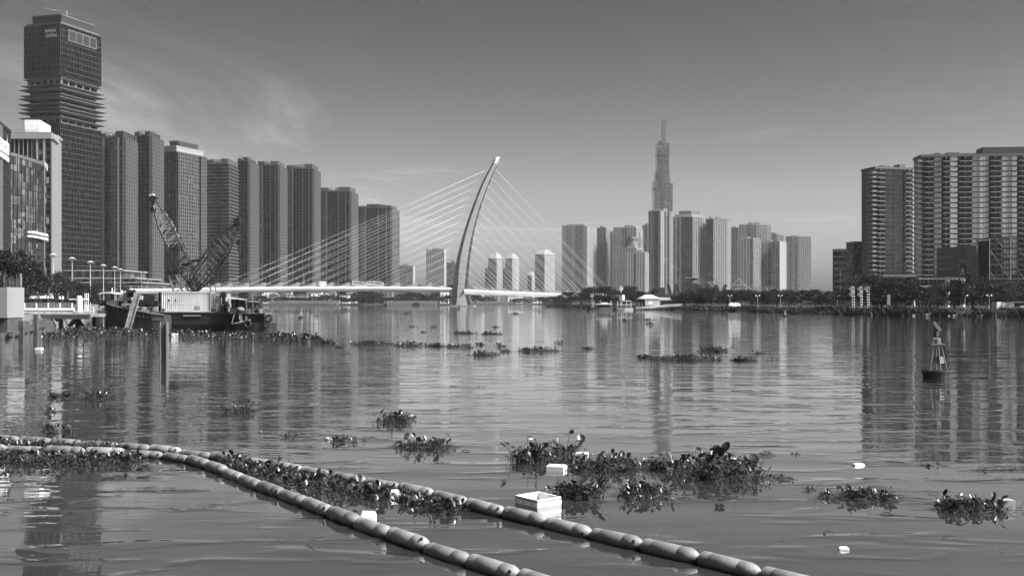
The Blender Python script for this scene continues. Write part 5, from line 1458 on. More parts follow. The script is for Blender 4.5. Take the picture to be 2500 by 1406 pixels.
def crane_barge():
    W = 0.0504
    # pontoon
    th = thing('crane_pontoon', (PX(470, YB), YB, 0), 'long black flat-decked pontoon carrying the cranes and white container', 'barge')
    x0, x1, zt = PX(372, YB), PX(572, YB), PZ(763.5, YB)
    MB().loft([[(x0 + .6, YB + .3, -.5), (x1 - .4, YB + .3, -.5), (x1 - .4, YB + 9, -.5), (x0 + .6, YB + 9, -.5)], [(x0, YB, .5), (x1, YB, .5), (x1, YB + 9.3, .5), (x0, YB + 9.3, .5)], [(x0, YB, zt), (x1, YB, zt), (x1, YB + 9.3, zt), (x0, YB + 9.3, zt)]]).build('hull', 'hull_black', th)
    MB().box(x0 - .1, x1 + .1, YB - .12, YB + 9.4, zt, zt + .1).build('deck', 'rust_pale', th)
    MB().box(PX(448, YB), PX(490, YB), YB - .16, YB - .02, PZ(771.5, YB), PZ(769.5, YB)).build('rubbing_strip', 'steel_pale', th)
    for px in (376, 556):
        MB().box(PX(px, YB), PX(px + 7, YB), YB - .6, YB - .2, -.6, PZ(776 if px < 400 else 779, YB)).build('mooring_pile', 'rust', th)
    for px, r in ((400, .18), (520, .2), (548, .25)):
        MB().lathe([(r, 0), (r, .3), (r * 1.3, .32), (r * 1.3, .4)], (PX(px, YB + .6), YB + .6, zt + .1), 10).build('bollard', 'steel_dark', th)
    rg = MB()
    for px in range(384, 572, 16): rg.tube((PX(px, YB), YB + .2, zt + .1), (PX(px, YB), YB + .2, zt + 1.1), .02, n=4)
    rg.path([(PX(380, YB), YB + .2, zt + 1.05), (PX(470, YB), YB + .2, zt + .95), (PX(570, YB), YB + .2, zt + 1.05)], .018, 4); rg.build('guard_line', 'rope', th)
    # container, corrugated side facing the camera
    Yc = YB + 1.4; cz0, cz1 = zt + .12, PZ(712.5, Yc)
    ct = thing('cargo_container', (PX(455, Yc), Yc, cz0), 'battered white corrugated container in the middle of the barge deck', 'container')
    xa, xb = PX(396, Yc), PX(514, Yc); n = 24; pro = []
    for i in range(n):
        a = xa + (xb - xa) * i / n; w = (xb - xa) / n
        pro += [(a, 0), (a + w * .32, 0), (a + w * .46, .09), (a + w * .86, .09)]
    pro.append((xb, 0))
    sd_ = MB()
    sd_.loft([[(p[0], Yc - .1 + p[1], z) for p in pro] + [(xb, Yc + .2, z), (xa, Yc + .2, z)] for z in (cz0 + .15, cz1 - .12)])
    sd_.build('corrugated_side', 'container_white', ct)
    MB().box(xa - .02, xb + .02, Yc + .21, Yc + 2.4, cz0, cz1).build('box_body', 'container_grey', ct)
    for z0, z1 in ((cz0 - .0, cz0 + .15), (cz1 - .12, cz1 + .02)): MB().box(xa - .06, xb + .06, Yc - .14, Yc + .16, z0, z1).build('frame_rail', 'container_white', ct)
    for a in (xa - .1, xb - .05): MB().box(a, a + .16, Yc - .16, Yc + .2, cz0, cz1 + .03).build('corner_post', 'container_grey', ct)
    for (px, py, w, h) in ((411, 731, 4, 4), (428, 731, 3.5, 4), (476, 747, 13, 9)):
        MB().box(PX(px, Yc), PX(px + w, Yc), Yc - .15, Yc - .08, PZ(py + h, Yc), PZ(py, Yc)).build('patch', 'container_grey' if w > 5 else 'black', ct)
    MB().box(PX(385, Yc), xa - .12, Yc + .3, Yc + 2.3, cz0, cz1 - .05).build('open_door_leaf', 'steel_dark', ct)
    c2 = thing('cargo_container', (PX(526, Yc), Yc, cz0), 'grey container end with locking bars right of the white container', 'container')
    xa, xb = PX(516, Yc), PX(538, Yc)
    MB().box(xa, xb, Yc + .1, Yc + 5, cz0, PZ(716, Yc)).build('box_body', 'container_grey', c2)
    for k in range(2):
        a = xa + (xb - xa) * k / 2
        MB().box(a + .04, a + (xb - xa) / 2 - .04, Yc + .03, Yc + .1, cz0 + .1, PZ(718, Yc)).build('door_leaf', 'container_white' if k else 'container_grey', c2)
        for q in (.3, .7): MB().tube((a + (xb - xa) / 2 * q, Yc - .01, cz0 + .1), (a + (xb - xa) / 2 * q, Yc - .01, PZ(718, Yc)), .025, n=5).build('locking_bar', 'steel_pale', c2)
    # cranes
    Yk = YB + 4.5; zdk = zt + .1
    ca = thing('lattice_crane', (PX(478, Yk), Yk, zdk), 'crane with a lattice boom, lacing coloured pale where sunlit, leaning left over the barge', 'crane')
    ch, lac, pt = lattice(B3(481, 711, Yk), B3(374, 486, Yk), 1.62, 1.3, 26, .085, .03)
    ch.build('boom_chord', 'steel_dark', ca)
    for lo, hi, mt, nm in ((0, .47, 'steel_dark', 'lower_boom_lacing'), (.47, 1.01, 'steel_pale', 'sunlit_tone_lacing')):  # sunlight on the upper boom painted in as paler lacing
        lb = MB()
        for t, p, q in lac:
            if lo <= t < hi: lb.tube(p, q, .042, n=4)
        lb.build(nm, mt, ca, kind='stuff')
    tip = B3(372, 481, Yk)
    MB().obox(tip + Vector((.1, 0, -.3)), Vector((.34, 0, -.16)), Vector((0, .4, 0)), Vector((.2, 0, .42))).build('boom_head', 'steel_dark', ca)
    MB().obox(tip + Vector((-.05, 0, .22)), Vector((.24, 0, .05)), Vector((0, .42, 0)), Vector((-.02, 0, .12))).build('boom_head_cap', 'steel_pale', ca)
    hk = MB(); p = B3(370, 512, Yk); hk.tube(tip + Vector((-.15, 0, -.2)), p, .02, n=4); hk.tube(tip + Vector((0, 0, -.2)), p + Vector((.1, 0, 0)), .02, n=4); hk.build('hoist_line', 'steel_dark', ca)
    MB().obox(p, Vector((.17, 0, 0)), Vector((0, .12, 0)), Vector((0, 0, .3))).build('hook_block', 'steel_dark', ca)
    q = p + Vector((.02, 0, -.35)); MB().path([q, q + Vector((.14, 0, -.1)), q + Vector((.16, 0, -.28)), q + Vector((0, 0, -.42)), q + Vector((-.14, 0, -.32))], [.06, .07, .07, .06, .03], 6).build('hook', 'steel_mid', ca)
    h2 = MB(); p2 = B3(364, 578, Yk); h2.tube(tip + Vector((-.45, 0, -.1)), p2, .014, n=4); h2.lathe([(.05, -.7), (.1, -.4), (.1, 0), (.03, .12)], tuple(p2), 8); h2.build('auxiliary_hook', 'steel_dark', ca)
    pd = MB(); br = B3(455, 645, Yk)
    for dx in (-.3, .3): pd.tube(B3(378, 490, Yk) + Vector((0, dx, 0)), B3(473, 645, Yk) + Vector((0, dx, 0)), .026, n=4); pd.tube(br + Vector((0, dx, 0)), B3(418, 667, Yk) + Vector((0, dx, 0)), .022, n=4)
    pd.tube(B3(455, 645, Yk), B3(415, 668, Yk), .022, n=4)
    pd.build('pendant_line', 'steel_dark', ca)
    MB().tube(B3(443, 645.5, Yk), B3(467, 645, Yk), .14, n=8).build('bridle', 'steel_dark', ca)
    for (a, b) in (((411, 668), (424, 711)), ((427, 668), (446, 711))):
        MB().tube(B3(*a, Yk), B3(*b, Yk), .13, n=6).build('gantry_leg', 'steel_pale', ca)
    MB().obox((B3(406, 667, Yk) + B3(434, 666, Yk)) / 2, Vector((.78, 0, .02)), Vector((0, .5, 0)), Vector((0, 0, .16))).build('gantry_beam', 'steel_dark', ca)
    MB().tube(B3(416, 687, Yk), B3(436, 687, Yk), .06, n=5).build('gantry_cross_bar', 'steel_pale', ca)
    MB().box(PX(420, Yk), PX(500, Yk), Yk - .4, Yk + 3, zdk + .9, PZ(722, Yk)).build('machine_house', 'steel_mid', ca)
    for k in (0, 1): MB().box(PX(425, Yk), PX(500, Yk), Yk - .3 + k * 2.4, Yk + .4 + k * 2.4, zdk, zdk + .9).build('crawler_track', 'rubber', ca)
    # second crane
    Yk2 = YB + 2.9
    cb = thing('lattice_crane', (PX(470, Yk2), Yk2, zdk), 'crane with a wide black lattice boom leaning right over the barge', 'crane')
    ch, lac, pt = lattice(B3(464, 712, Yk2), B3(578, 551, Yk2), 2.0, 1.7, 27, .085, .03, .2, .66, .5, .32)
    ch.build('boom_chord', 'steel_dark', cb)
    lb = MB()
    for t, p, q in lac: lb.tube(p, q, .042, n=4)
    ch2, lac2, _ = lattice(B3(464, 712, Yk2), B3(578, 551, Yk2), 1.0, 1.68, 27, .07, .03, .2, .66, .5, .32)
    lb.build('boom_lacing', 'steel_dark', cb, kind='stuff'); ch2.build('inner_chord', 'steel_dark', cb)
    tip = B3(580, 541, Yk2)
    MB().obox(tip, Vector((.36, 0, .1)), Vector((0, .5, 0)), Vector((-.06, 0, .42))).build('boom_head', 'steel_dark', cb)
    MB().lathe([(.3, -.3), (.3, .3)], (0, 0, 0), 4)
    hk = MB(); p = B3(582, 592, Yk2)
    for dx in (-.12, .0, .12): hk.tube(tip + Vector((.1 + dx, 0, -.3)), p + Vector((dx, 0, 0)), .018, n=4)
    hk.build('hoist_line', 'steel_dark', cb)
    MB().obox(p, Vector((.26, 0, 0)), Vector((0, .16, 0)), Vector((0, 0, .3))).build('hook_block', 'steel_dark', cb)
    q = p + Vector((0, 0, -.35)); MB().path([q, q + Vector((.16, 0, -.12)), q + Vector((.18, 0, -.34)), q + Vector((0, 0, -.48)), q + Vector((-.16, 0, -.36))], [.07, .08, .08, .07, .03], 6).build('hook', 'steel_dark', cb)
    q = B3(585.5, 613, Yk2); MB().lathe([(.04, -.3), (.16, -.12), (.16, .08), (.04, .25)], tuple(q), 8).build('headache_ball', 'steel_dark', cb)
    MB().tube(p, q + Vector((0, 0, .2)), .016, n=4).build('ball_line', 'steel_dark', cb)
    pd = MB()
    for dx in (-.4, .4):
        pd.tube(B3(573, 536, Yk2) + Vector((0, dx, 0)), B3(480, 636, Yk2) + Vector((0, dx, 0)), .026, n=4); pd.tube(B3(478, 637, Yk2) + Vector((0, dx, 0)), B3(412, 672, Yk2) + Vector((0, dx, 0)), .022, n=4)
        pd.tube(B3(520, 676, Yk2) + Vector((0, dx, 0)), B3(506, 640 + 20, Yk2) + Vector((0, dx, 0)), .03, n=4)
    pd.build('pendant_line', 'steel_dark', cb)
    for px, py in ((466, 634), (479, 626), (490, 623)): MB().lathe([(.03, -.12), (.09, 0), (.03, .12)], tuple(B3(px, py + 4, Yk2)), 8).build('line_socket', 'steel_dark', cb)
    MB().tube(B3(469, 637, Yk2), B3(488, 636, Yk2), .16, n=8).build('bridle', 'steel_dark', cb)
    for (a, b) in (((512, 690), (516, 711)), ((524, 690), (527, 711)), ((500, 684), (516, 711)), ((430, 711), (500, 668))): MB().tube(B3(*a, Yk2), B3(*b, Yk2), .05, n=5).build('gantry_strut', 'steel_dark', cb)
    MB().obox(B3(517, 688, Yk2), Vector((.36, 0, 0)), Vector((0, .4, 0)), Vector((0, 0, .12))).build('gantry_beam', 'steel_dark', cb)
    MB().box(PX(455, Yk2), PX(530, Yk2), Yk2 + .3, Yk2 + 1.2, zdk + .6, PZ(724, Yk2)).build('machine_house', 'steel_dark', cb)
    # wooden work boat with its bow to the left
    Yw = 131.8
    wb_ = thing('work_boat', (PX(310, Yw), Yw, 0), 'old wooden work boat with a high bow moored left of the container', 'boat')
    prof = [(239, 737.5, 2.6), (246, 739.5, 1.5), (258, 743, .6), (275, 747.5, .15), (300, 753, 0), (340, 760, 0), (372, 767, .05), (398, 770, .5)]
    outer = []
    for (px, py, yo) in prof:
        y = Yw + yo; zt_ = PZ(py, Yw)
        outer.append([(PX(px, Yw), y, zt_), (PX(px + (1.5 if yo > .5 else 0), Yw), y + .15, zt_ * .45), (PX(px + (5 if yo > .5 else 0), Yw), y + .5, -.4), (PX(px + (5 if yo > .5 else 0), Yw), Yw + 4.2 - yo, -.4), (PX(px, Yw), Yw + 5.2 - yo, zt_)])
    MB().loft(outer).build('hull', 'hull_wood', wb_)
    gl = MB(); gl.path([(PX(a, Yw), Yw + c - .06, PZ(b, Yw) + .05) for a, b, c in prof], .09, 6); gl.build('gunwale', 'rust_pale', wb_)
    gl = MB(); gl.path([(PX(a, Yw), Yw + c - .02, PZ(b + 13, Yw)) for a, b, c in prof[1:]], .06, 5); gl.build('rubbing_strake', 'hull_black', wb_)
    for px in (262, 272, 284, 296, 306, 316, 348, 358, 368):
        py = float(np.interp(px, [p[0] for p in prof], [p[1] for p in prof])); yo = float(np.interp(px, [p[0] for p in prof], [p[2] for p in prof]))
        MB().box(PX(px, Yw), PX(px + 3, Yw), Yw + yo - .1, Yw + yo + .1, PZ(py + 12, Yw), PZ(py + 3, Yw)).build('hull_rib', 'hull_black', wb_)
    wx0, wx1 = PX(243, Yw + 1.5), PX(284, Yw + 1.5); zb, zr = PZ(740, Yw + 1.5), PZ(718.5, Yw + 1.5)
    for a in (wx0, wx0 + .5, wx1 - .9, wx1 - .12):
        for b in (0, 2.0): MB().box(a, a + .1, Yw + 1.5 + b, Yw + 1.6 + b, zb, zr).build('cabin_post', 'steel_pale', wb_)
    MB().box(wx0, wx1, Yw + 1.5, Yw + 3.6, zb - .3, zb + .35).build('cabin_wall', 'hull_wood', wb_)
    MB().box(wx0 + .6, wx1 - 1.1, Yw + 2.9, Yw + 3.5, zb + .3, zr).build('cabin_back_wall', 'steel_dark', wb_)
    ro = MB(); ro.loft([[(wx0 - .1 + (wx1 - wx0 + .2) * k / 6, y, zr + .14 * math.sin(math.pi * k / 6)) for k in range(7)] + [(wx0 - .1 + (wx1 - wx0 + .2) * k / 6, y, zr + .1 + .16 * math.sin(math.pi * k / 6)) for k in range(6, -1, -1)] for y in (Yw + 1.3, Yw + 3.8)]); ro.build('cabin_roof', 'white_paint', wb_)
    MB().tube((PX(259, Yw), Yw + 2, zr), (PX(259, Yw), Yw + 2, zr + .75), .06).build('mast', 'white_paint', wb_)
    MB().lathe([(.1, 0), (.1, .35), (.03, .4)], (PX(283, Yw), Yw + 2, zr + .1), 8).build('searchlight', 'white_paint', wb_)
    # deck gear on the work boat, each its own thing
    def gear(nm, lb, cat, px, py, w, h, mt, shape='box', dy=1.2):
        y = Yw + dy; x = PX(px, y); z = PZ(py, y)
        if shape == 'drum': o = MB().lathe([(w / 2, 0), (w / 2, h * .32), (w * .53, h * .33), (w * .53, h * .37), (w / 2, h * .38), (w / 2, h * .66), (w * .53, h * .67), (w * .53, h * .7), (w / 2, h * .71), (w / 2, h)], (x, y, z), 14)
        elif shape == 'winch':
            o = MB(); o.path([(x - w / 2, y, z + h * .55), (x + w / 2, y, z + h * .55)], h * .36, 12); o.path([(x - w / 2 - .05, y, z + h * .55), (x - w / 2 + .05, y, z + h * .55)], h * .52, 12); o.path([(x + w / 2 - .05, y, z + h * .55), (x + w / 2 + .05, y, z + h * .55)], h * .52, 12); o.box(x - w / 2, x + w / 2, y - .2, y + .2, z, z + h * .3)
        elif shape == 'gable': o = MB().prism([(x - w / 2, y, z), (x + w / 2, y, z), (x + w / 2, y, z + h * .5), (x, y, z + h), (x - w / 2, y, z + h * .5)], (0, 1.6, 0))
        elif shape == 'heap':
            rng = random.Random(px); o = MB()
            for k in range(7):
                c = Vector((x + rng.uniform(-.5, .5) * w, y + rng.uniform(-.4, .4), z + rng.uniform(.1, .8) * h)); o.obox(c, Vector((rng.uniform(.1, .3) * w, .02, rng.uniform(-.1, .1))), Vector((0, .2, 0)), Vector((.03, 0, rng.uniform(.08, .22) * h)))
        else: o = MB().rbox(x, y, z, z + h, w, .7, .12)
        tag(o.build(nm, mt, None, (x, y, z)), lb, cat, 'gear on the work boat deck')
    gear('deck_locker', 'dark square locker behind the work boat wheelhouse', 'locker', 266, 741, .55, .75, 'steel_dark')
    gear('deck_locker', 'low rusty box midway along the work boat rail', 'box', 272, 745, .8, .6, 'rust')
    gear('site_hut', 'small pale gabled hut on the work boat', 'hut', 303, 735, 1.5, 1.2, 'steel_pale', 'gable', 2.2)
    gear('deck_winch', 'black winch drum high behind the leaning beam', 'winch', 320, 726, .75, .95, 'steel_dark', 'winch', 2.0)
    gear('oil_drum', 'rusty drum lying near the leaning beam', 'drum', 300, 752, .8, .55, 'rust', 'drum')
    gear('oil_drum', 'grey drum right of the leaning beam', 'drum', 348, 762, .95, .62, 'steel_mid', 'drum')
    gear('canvas_heap', 'heap of canvas and planks left of the leaning beam', 'heap', 316, 752, 1.3, .6, 'canvas', 'heap')
    gear('canvas_heap', 'heap of dark gear below the black winch', 'heap', 330, 752, 1.4, 1.2, 'steel_dark', 'heap', 2.0)
    gear('canvas_heap', 'tangled machinery between work boat and container', 'heap', 362, 760, 1.7, 1.7, 'steel_dark', 'heap', 2.4)
    gear('canvas_heap', 'pale crumpled sheet at the work boat stern', 'heap', 356, 764, .8, .5, 'canvas', 'heap')
    gear('deck_locker', 'pale cabinet left of the container', 'cabinet', 345, 732, .35, .5, 'steel_pale', 'box', 2.2)
    gear('engine_housing', 'dark engine housing right behind the leaning beam', 'engine', 360, 750, 1.6, 1.5, 'steel_dark', 'box', 2.8)
    # tug at the right end
    Yt = 133.0
    tg = thing('tug_boat', (PX(610, Yt), Yt, 0), 'low dark tug with tyres and a tin-roofed cabin at the right end of the barge', 'boat')
    hp = [(552, 786, 1.2), (575, 787, .1), (620, 788, 0), (650, 788, .25), (660, 789, 1.0), (663, 790, 1.8)]
    MB().loft([[(PX(a, Yt), Yt + c, PZ(b, Yt)), (PX(a - (2 if a > 655 else 0), Yt), Yt + c + .1, -.4), (PX(a - (2 if a > 655 else 0), Yt), Yt + 4.5 - c, -.4), (PX(a, Yt), Yt + 4.8 - c, PZ(b, Yt))] for a, b, c in hp]).build('hull', 'hull_black', tg)
    MB().box(PX(568, Yt), PX(640, Yt), Yt + .8, Yt + 4, PZ(787, Yt), PZ(766, Yt)).build('lower_cabin', 'steel_dark', tg)
    MB().box(PX(560, Yt), PX(644, Yt), Yt + .4, Yt + 4.3, PZ(766, Yt), PZ(764, Yt)).build('upper_deck', 'rust_pale', tg)
    for px in (576, 592, 622): MB().box(PX(px, Yt), PX(px + 8, Yt), Yt + .74, Yt + .8, PZ(782, Yt), PZ(770, Yt)).build('doorway', 'black', tg)
    for (a, b, c, d, nm) in ((556, 602, 751, 730, 'cabin'), (604, 630, 751, 738, 'aft_cabin')):
        MB().box(PX(a + 3, Yt + 1), PX(b - 3, Yt + 1), Yt + 2.2, Yt + 3.8, PZ(764, Yt), PZ(d, Yt)).build(nm, 'steel_dark', tg)
        for q in np.linspace(a + 1, b - 3, 4): MB().box(PX(q, Yt + 1), PX(q + 1.6, Yt + 1), Yt + .9, Yt + 1.0, PZ(764, Yt + 1), PZ(d, Yt + 1)).build('post', 'steel_mid', tg)
        MB().box(PX(a + 1, Yt), PX(b - 1, Yt), Yt + .85, Yt + 1.0, PZ(764, Yt), PZ(c, Yt)).build('bulwark', 'rust', tg)
    MB().hexa([B3(554, 729, Yt + .5), B3(602, 733, Yt + .5), B3(603, 731, Yt + 4.2), B3(557, 726, Yt + 4.2), B3(554, 728, Yt + .5), B3(602, 732, Yt + .5), B3(603, 730, Yt + 4.2), B3(557, 725, Yt + 4.2)]).build('tin_roof', 'steel_pale', tg)
    MB().hexa([B3(604, 737, Yt + .6), B3(632, 739, Yt + .6), B3(632, 737, Yt + 4), B3(604, 735, Yt + 4), B3(604, 736, Yt + .6), B3(632, 738, Yt + .6), B3(632, 736, Yt + 4), B3(604, 734, Yt + 4)]).build('tin_roof', 'steel_mid', tg)
    for px, zt_ in ((602, 727), (617, 716)): MB().tube(B3(px, 764, Yt + .7), B3(px, zt_, Yt + .7), .05).build('stanchion', 'steel_mid', tg)
    for px, py in ((587, 757),): MB().lathe([(.3, 0), (.5, .2), (.5, .42), (.25, .6)], tuple(B3(px, 762, Yt + .3)), 12).build('fender_bag', 'canvas', tg)
    MB().prism([B3(604, 754, Yt + .2), B3(612, 754, Yt + .2), B3(611, 766, Yt + .2), B3(606, 768, Yt + .2)], (0, .06, 0)).build('hanging_cloth', 'canvas', tg)
    for px, py, w, h in ((634, 764, .7, .5), (648, 780, .5, .8), (588, 786, .5, .75), (600, 786, .45, .7)):
        MB().lathe([(w / 2, 0), (w / 2, h), (w * .4, h + .02)], tuple(B3(px, py, Yt + .7)), 12).build('deck_barrel', 'steel_mid', tg)
    def tyre(px, py):
        c = B3(px, py, Yt - .12); m = MB(); n, r, q = 16, .36, .13
        rings = []
        for i in range(n + 1):
            a = 2 * math.pi * i / n; cc = c + Vector((math.cos(a) * r, 0, math.sin(a) * r))
            rings.append([cc + Vector((math.cos(a) * q * math.cos(b), q * math.sin(b), math.sin(a) * q * math.cos(b))) for b in [2 * math.pi * k / 8 for k in range(8)]])
        m.loft(rings, cap=False).build('tyre_fender', 'rubber', tg, smooth=True)
    tyre(604.5, 790.5); tyre(652, 791); tyre(656, 777)
    rp = MB(); rp.path([B3(572, 768, Yt - .1), B3(568, 780, Yt - .1), B3(566, 791, Yt - .1), B3(574, 789, Yt - .1), B3(590, 786, Yt - .1), B3(612, 780, Yt - .05)], .04, 5); rp.path([B3(586, 766, Yt - .1), B3(584, 776, Yt - .1), B3(588, 783, Yt - .1), B3(589, 770, Yt - .1)], .04, 5); rp.build('mooring_rope', 'rope', tg)
    mc = thing('deck_engine', (PX(546, YB + 1), YB + 1, zt), 'tall tangle of dark machinery between grey container and tug cabin', 'machine')
    MB().box(PX(541, YB + 1), PX(551, YB + 1), YB + 1, YB + 2, zt, PZ(735, YB)).build('engine_block', 'steel_dark', mc)
    MB().tube(B3(546, 740, YB + 1.4), B3(546, 712, YB + 1.4), .22, n=8).build('exhaust_stack', 'steel_dark', mc)
    MB().obox(B3(546, 720, YB + 1.3), Vector((.3, 0, 0)), Vector((0, .3, 0)), Vector((0, 0, .3))).build('air_box', 'steel_dark', mc)
    MB().tube(B3(548, 738, YB + .9), B3(560, 747, YB + .9), .16, n=8).build('pipe', 'steel_mid', mc)
    MB().path([B3(542, 748, YB + .9), B3(552, 758, YB + .9), B3(560, 750, YB + .9)], .07, 6).build('hose', 'rubber', mc)
crane_barge()
def steel_posts():
    # channel beam leaning against the work boat
    a, b = Vector((PX(337, 131.4), 131.4, PZ(716, 131.4))), Vector((PX(309, 128), 128.0, -.5))
    ax = (b - a).normalized(); s = Vector((0, 1, 0)).cross(ax).normalized(); n = ax.cross(s)
    m = MB(); c = (a + b) / 2; h = (b - a) / 2
    m.obox(c, s * .36, n * .04, h); m.obox(c - s * .33 - n * .14, s * .03, n * .12, h); m.obox(c + s * .33 - n * .14, s * .03, n * .12, h)
    tag(m.build('leaning_beam', 'steel_mid', None, tuple(b)), 'steel channel beam leaning against the work boat side', 'beam')
    Y = WY(872); x = PX(398, Y); w = 17 * Y / F; m = MB(); zt = PZ(786, Y)
    m.box(x - w / 2, x - w / 2 + .04, Y, Y + .4, -1, zt); m.box(x + w / 2 - .04, x + w / 2, Y, Y + .4, -1, zt); m.box(x - w / 2, x + w / 2, Y + .18, Y + .22, -1, zt - .004)
    tag(m.build('steel_pile', 'rust_pale', None, (x, Y, 0)), 'single rusty steel pile standing alone in the water before the barge', 'pile')
steel_posts()

# ================================================================ LEFT QUAY
def sheet_piles():
    A, B = Vector((-31.6, 69.0)), Vector((-47.0, 113.5))
    th = thing('sheet_piling', (A.x, A.y, 0), 'rusty steel sheet pile wall at the left edge of the water', 'wall')
    d = (B - A); L = d.length; u = d / L; n = Vector((u.y, -u.x)); N = 16; rng = random.Random(6)
    for i in range(N):
        a = L * i / N; w = L / N; off = .0 if i % 2 else .55; top = 1.35 + rng.uniform(-.08, .5) * (i > 1)
        def P(s, o): p = A + u * s + n * o; return (p.x, p.y)
        pl = [P(a, .0), P(a + w * .22, off), P(a + w * .78, off), P(a + w, .0), P(a + w, -.12), P(a + w * .78, off - .12), P(a + w * .22, off - .12), P(a, -.12)]
        MB().prism([(*p, -1.0) for p in pl], (0, 0, top + 1.0)).build('sheet_pile', rng.choice(['rust', 'rust_pale', 'rust']), th)
    wl_ = MB(); p0, p1 = A + n * .7, B + n * .7
    wl_.hexa([(*(A + n * .62), 1.1), (*(A + u * L * .7 + n * .62), 1.1), (*(A + u * L * .7 + n * .4), 1.1), (*(A + n * .4), 1.1), (*(A + n * .62), 1.4), (*(A + u * L * .7 + n * .62), 1.4), (*(A + u * L * .7 + n * .4), 1.4), (*(A + n * .4), 1.4)]); wl_.build('waling_beam', 'rust', th)
    for t, h in ((.36, 2.3), (.1, 2.0)):
        p = A + u * L * t + n * .75; MB().rbox(p.x, p.y, -.5, h, .3, .3).build('king_post', 'rust', th)
    cb = MB(); Y = 74.0; cb.box(PX(-30, Y), PX(17.5, Y), Y, Y + 2.6, PZ(776, Y), PZ(701, Y)); o = cb.build('concrete_block', 'concrete', None, (PX(0, Y), Y, 0)); tag(o, 'pale square concrete block standing on the sheet piles at the left edge', 'block')
    MB().box(PX(-30, Y), PX(15, Y), Y + .2, Y + 2.4, .3, PZ(776, Y)).build('support_frame', 'rust', th)
    rb = thing('rebar_cage', (PX(32, 86), 86, 1.2), 'cage of thin upright rebar rods behind the concrete block', 'rebar')
    rng = random.Random(9)
    for i in range(17):
        px = 9 + i * 2.6 + rng.uniform(-.6, .6); y = 85 + rng.uniform(0, 4); tp = rng.uniform(668, 690)
        MB().tube((PX(px, y), y, PZ(783, y)), (PX(px + rng.uniform(-1, 1), y), y, PZ(tp, y)), .03, n=5).build('rod', 'rust', rb)
    for py in (770, 758): MB().tube((PX(8, 86), 86, PZ(py, 86)), (PX(52, 86), 86, PZ(py, 86)), .025, n=5).build('tie_rod', 'rust', rb)
    p = (PX(50, 92), 92); o = MB().lathe([(.12, PZ(783, 92)), (.12, PZ(668, 92))], (p[0], p[1], 0), 10).build('steel_tube', 'steel_mid', None, (p[0], p[1], 1.2)); tag(o, 'tall thin steel tube standing right of the rebar cage', 'tube')
    MB().hexa([(PX(5, 88), 84, 1.1), (PX(112, 104), 104, 1.1), (PX(112, 108), 108, 1.1), (PX(5, 90), 90, 1.1), (PX(5, 88), 84, 1.2), (PX(112, 104), 104, 1.2), (PX(112, 108), 108, 1.2), (PX(5, 90), 90, 1.2)]).build('walkway_plate', 'rust', th)
sheet_piles()
def old_pier():
    Y = 141.0
    th = thing('old_pier', (PX(130, Y), Y, 0), 'dark old pier deck with braced legs and rubble on top, behind the sheet piles', 'pier')
    z0, z1 = PZ(774, Y), PZ(767, Y)
    MB().box(PX(24, Y), PX(222, Y), Y, Y + 8, z0, z1).build('deck', 'concrete', th)
    MB().box(PX(60, Y), PX(220, Y), Y - .3, Y + .1, z0 - .25, z1 - .05).build('edge_beam', 'rust', th)
    for px in (142, 186):
        for dy in (.6, 6): MB().box(PX(px - 4, Y), PX(px + 4, Y), Y + dy, Y + dy + .5, -1, z0).build('leg', 'hull_black', th)
    for a, b in (((142, 783), (133, 775)), ((142, 783), (151, 775)), ((186, 785), (168, 797)), ((186, 775), (168, 796)), ((186, 775), (205, 797))):
        MB().tube((PX(a[0], Y + .4), Y + .4, PZ(a[1], Y)), (PX(b[0], Y + .4), Y + .4, PZ(b[1], Y)), .2, n=6).build('brace', 'hull_black', th)
    rng = random.Random(13); rb = MB()
    for k in range(260):
        x = PX(rng.uniform(30, 200), Y); y = Y + rng.uniform(.3, 6); s = rng.uniform(.06, .22)
        rb.obox((x, y, z1 + s * .6), (s, s * .3, 0), (-s * .3, s * .8, .05), (0, .05, s * .7))
    rb.build('rubble', 'stone', th, kind='stuff')
old_pier()
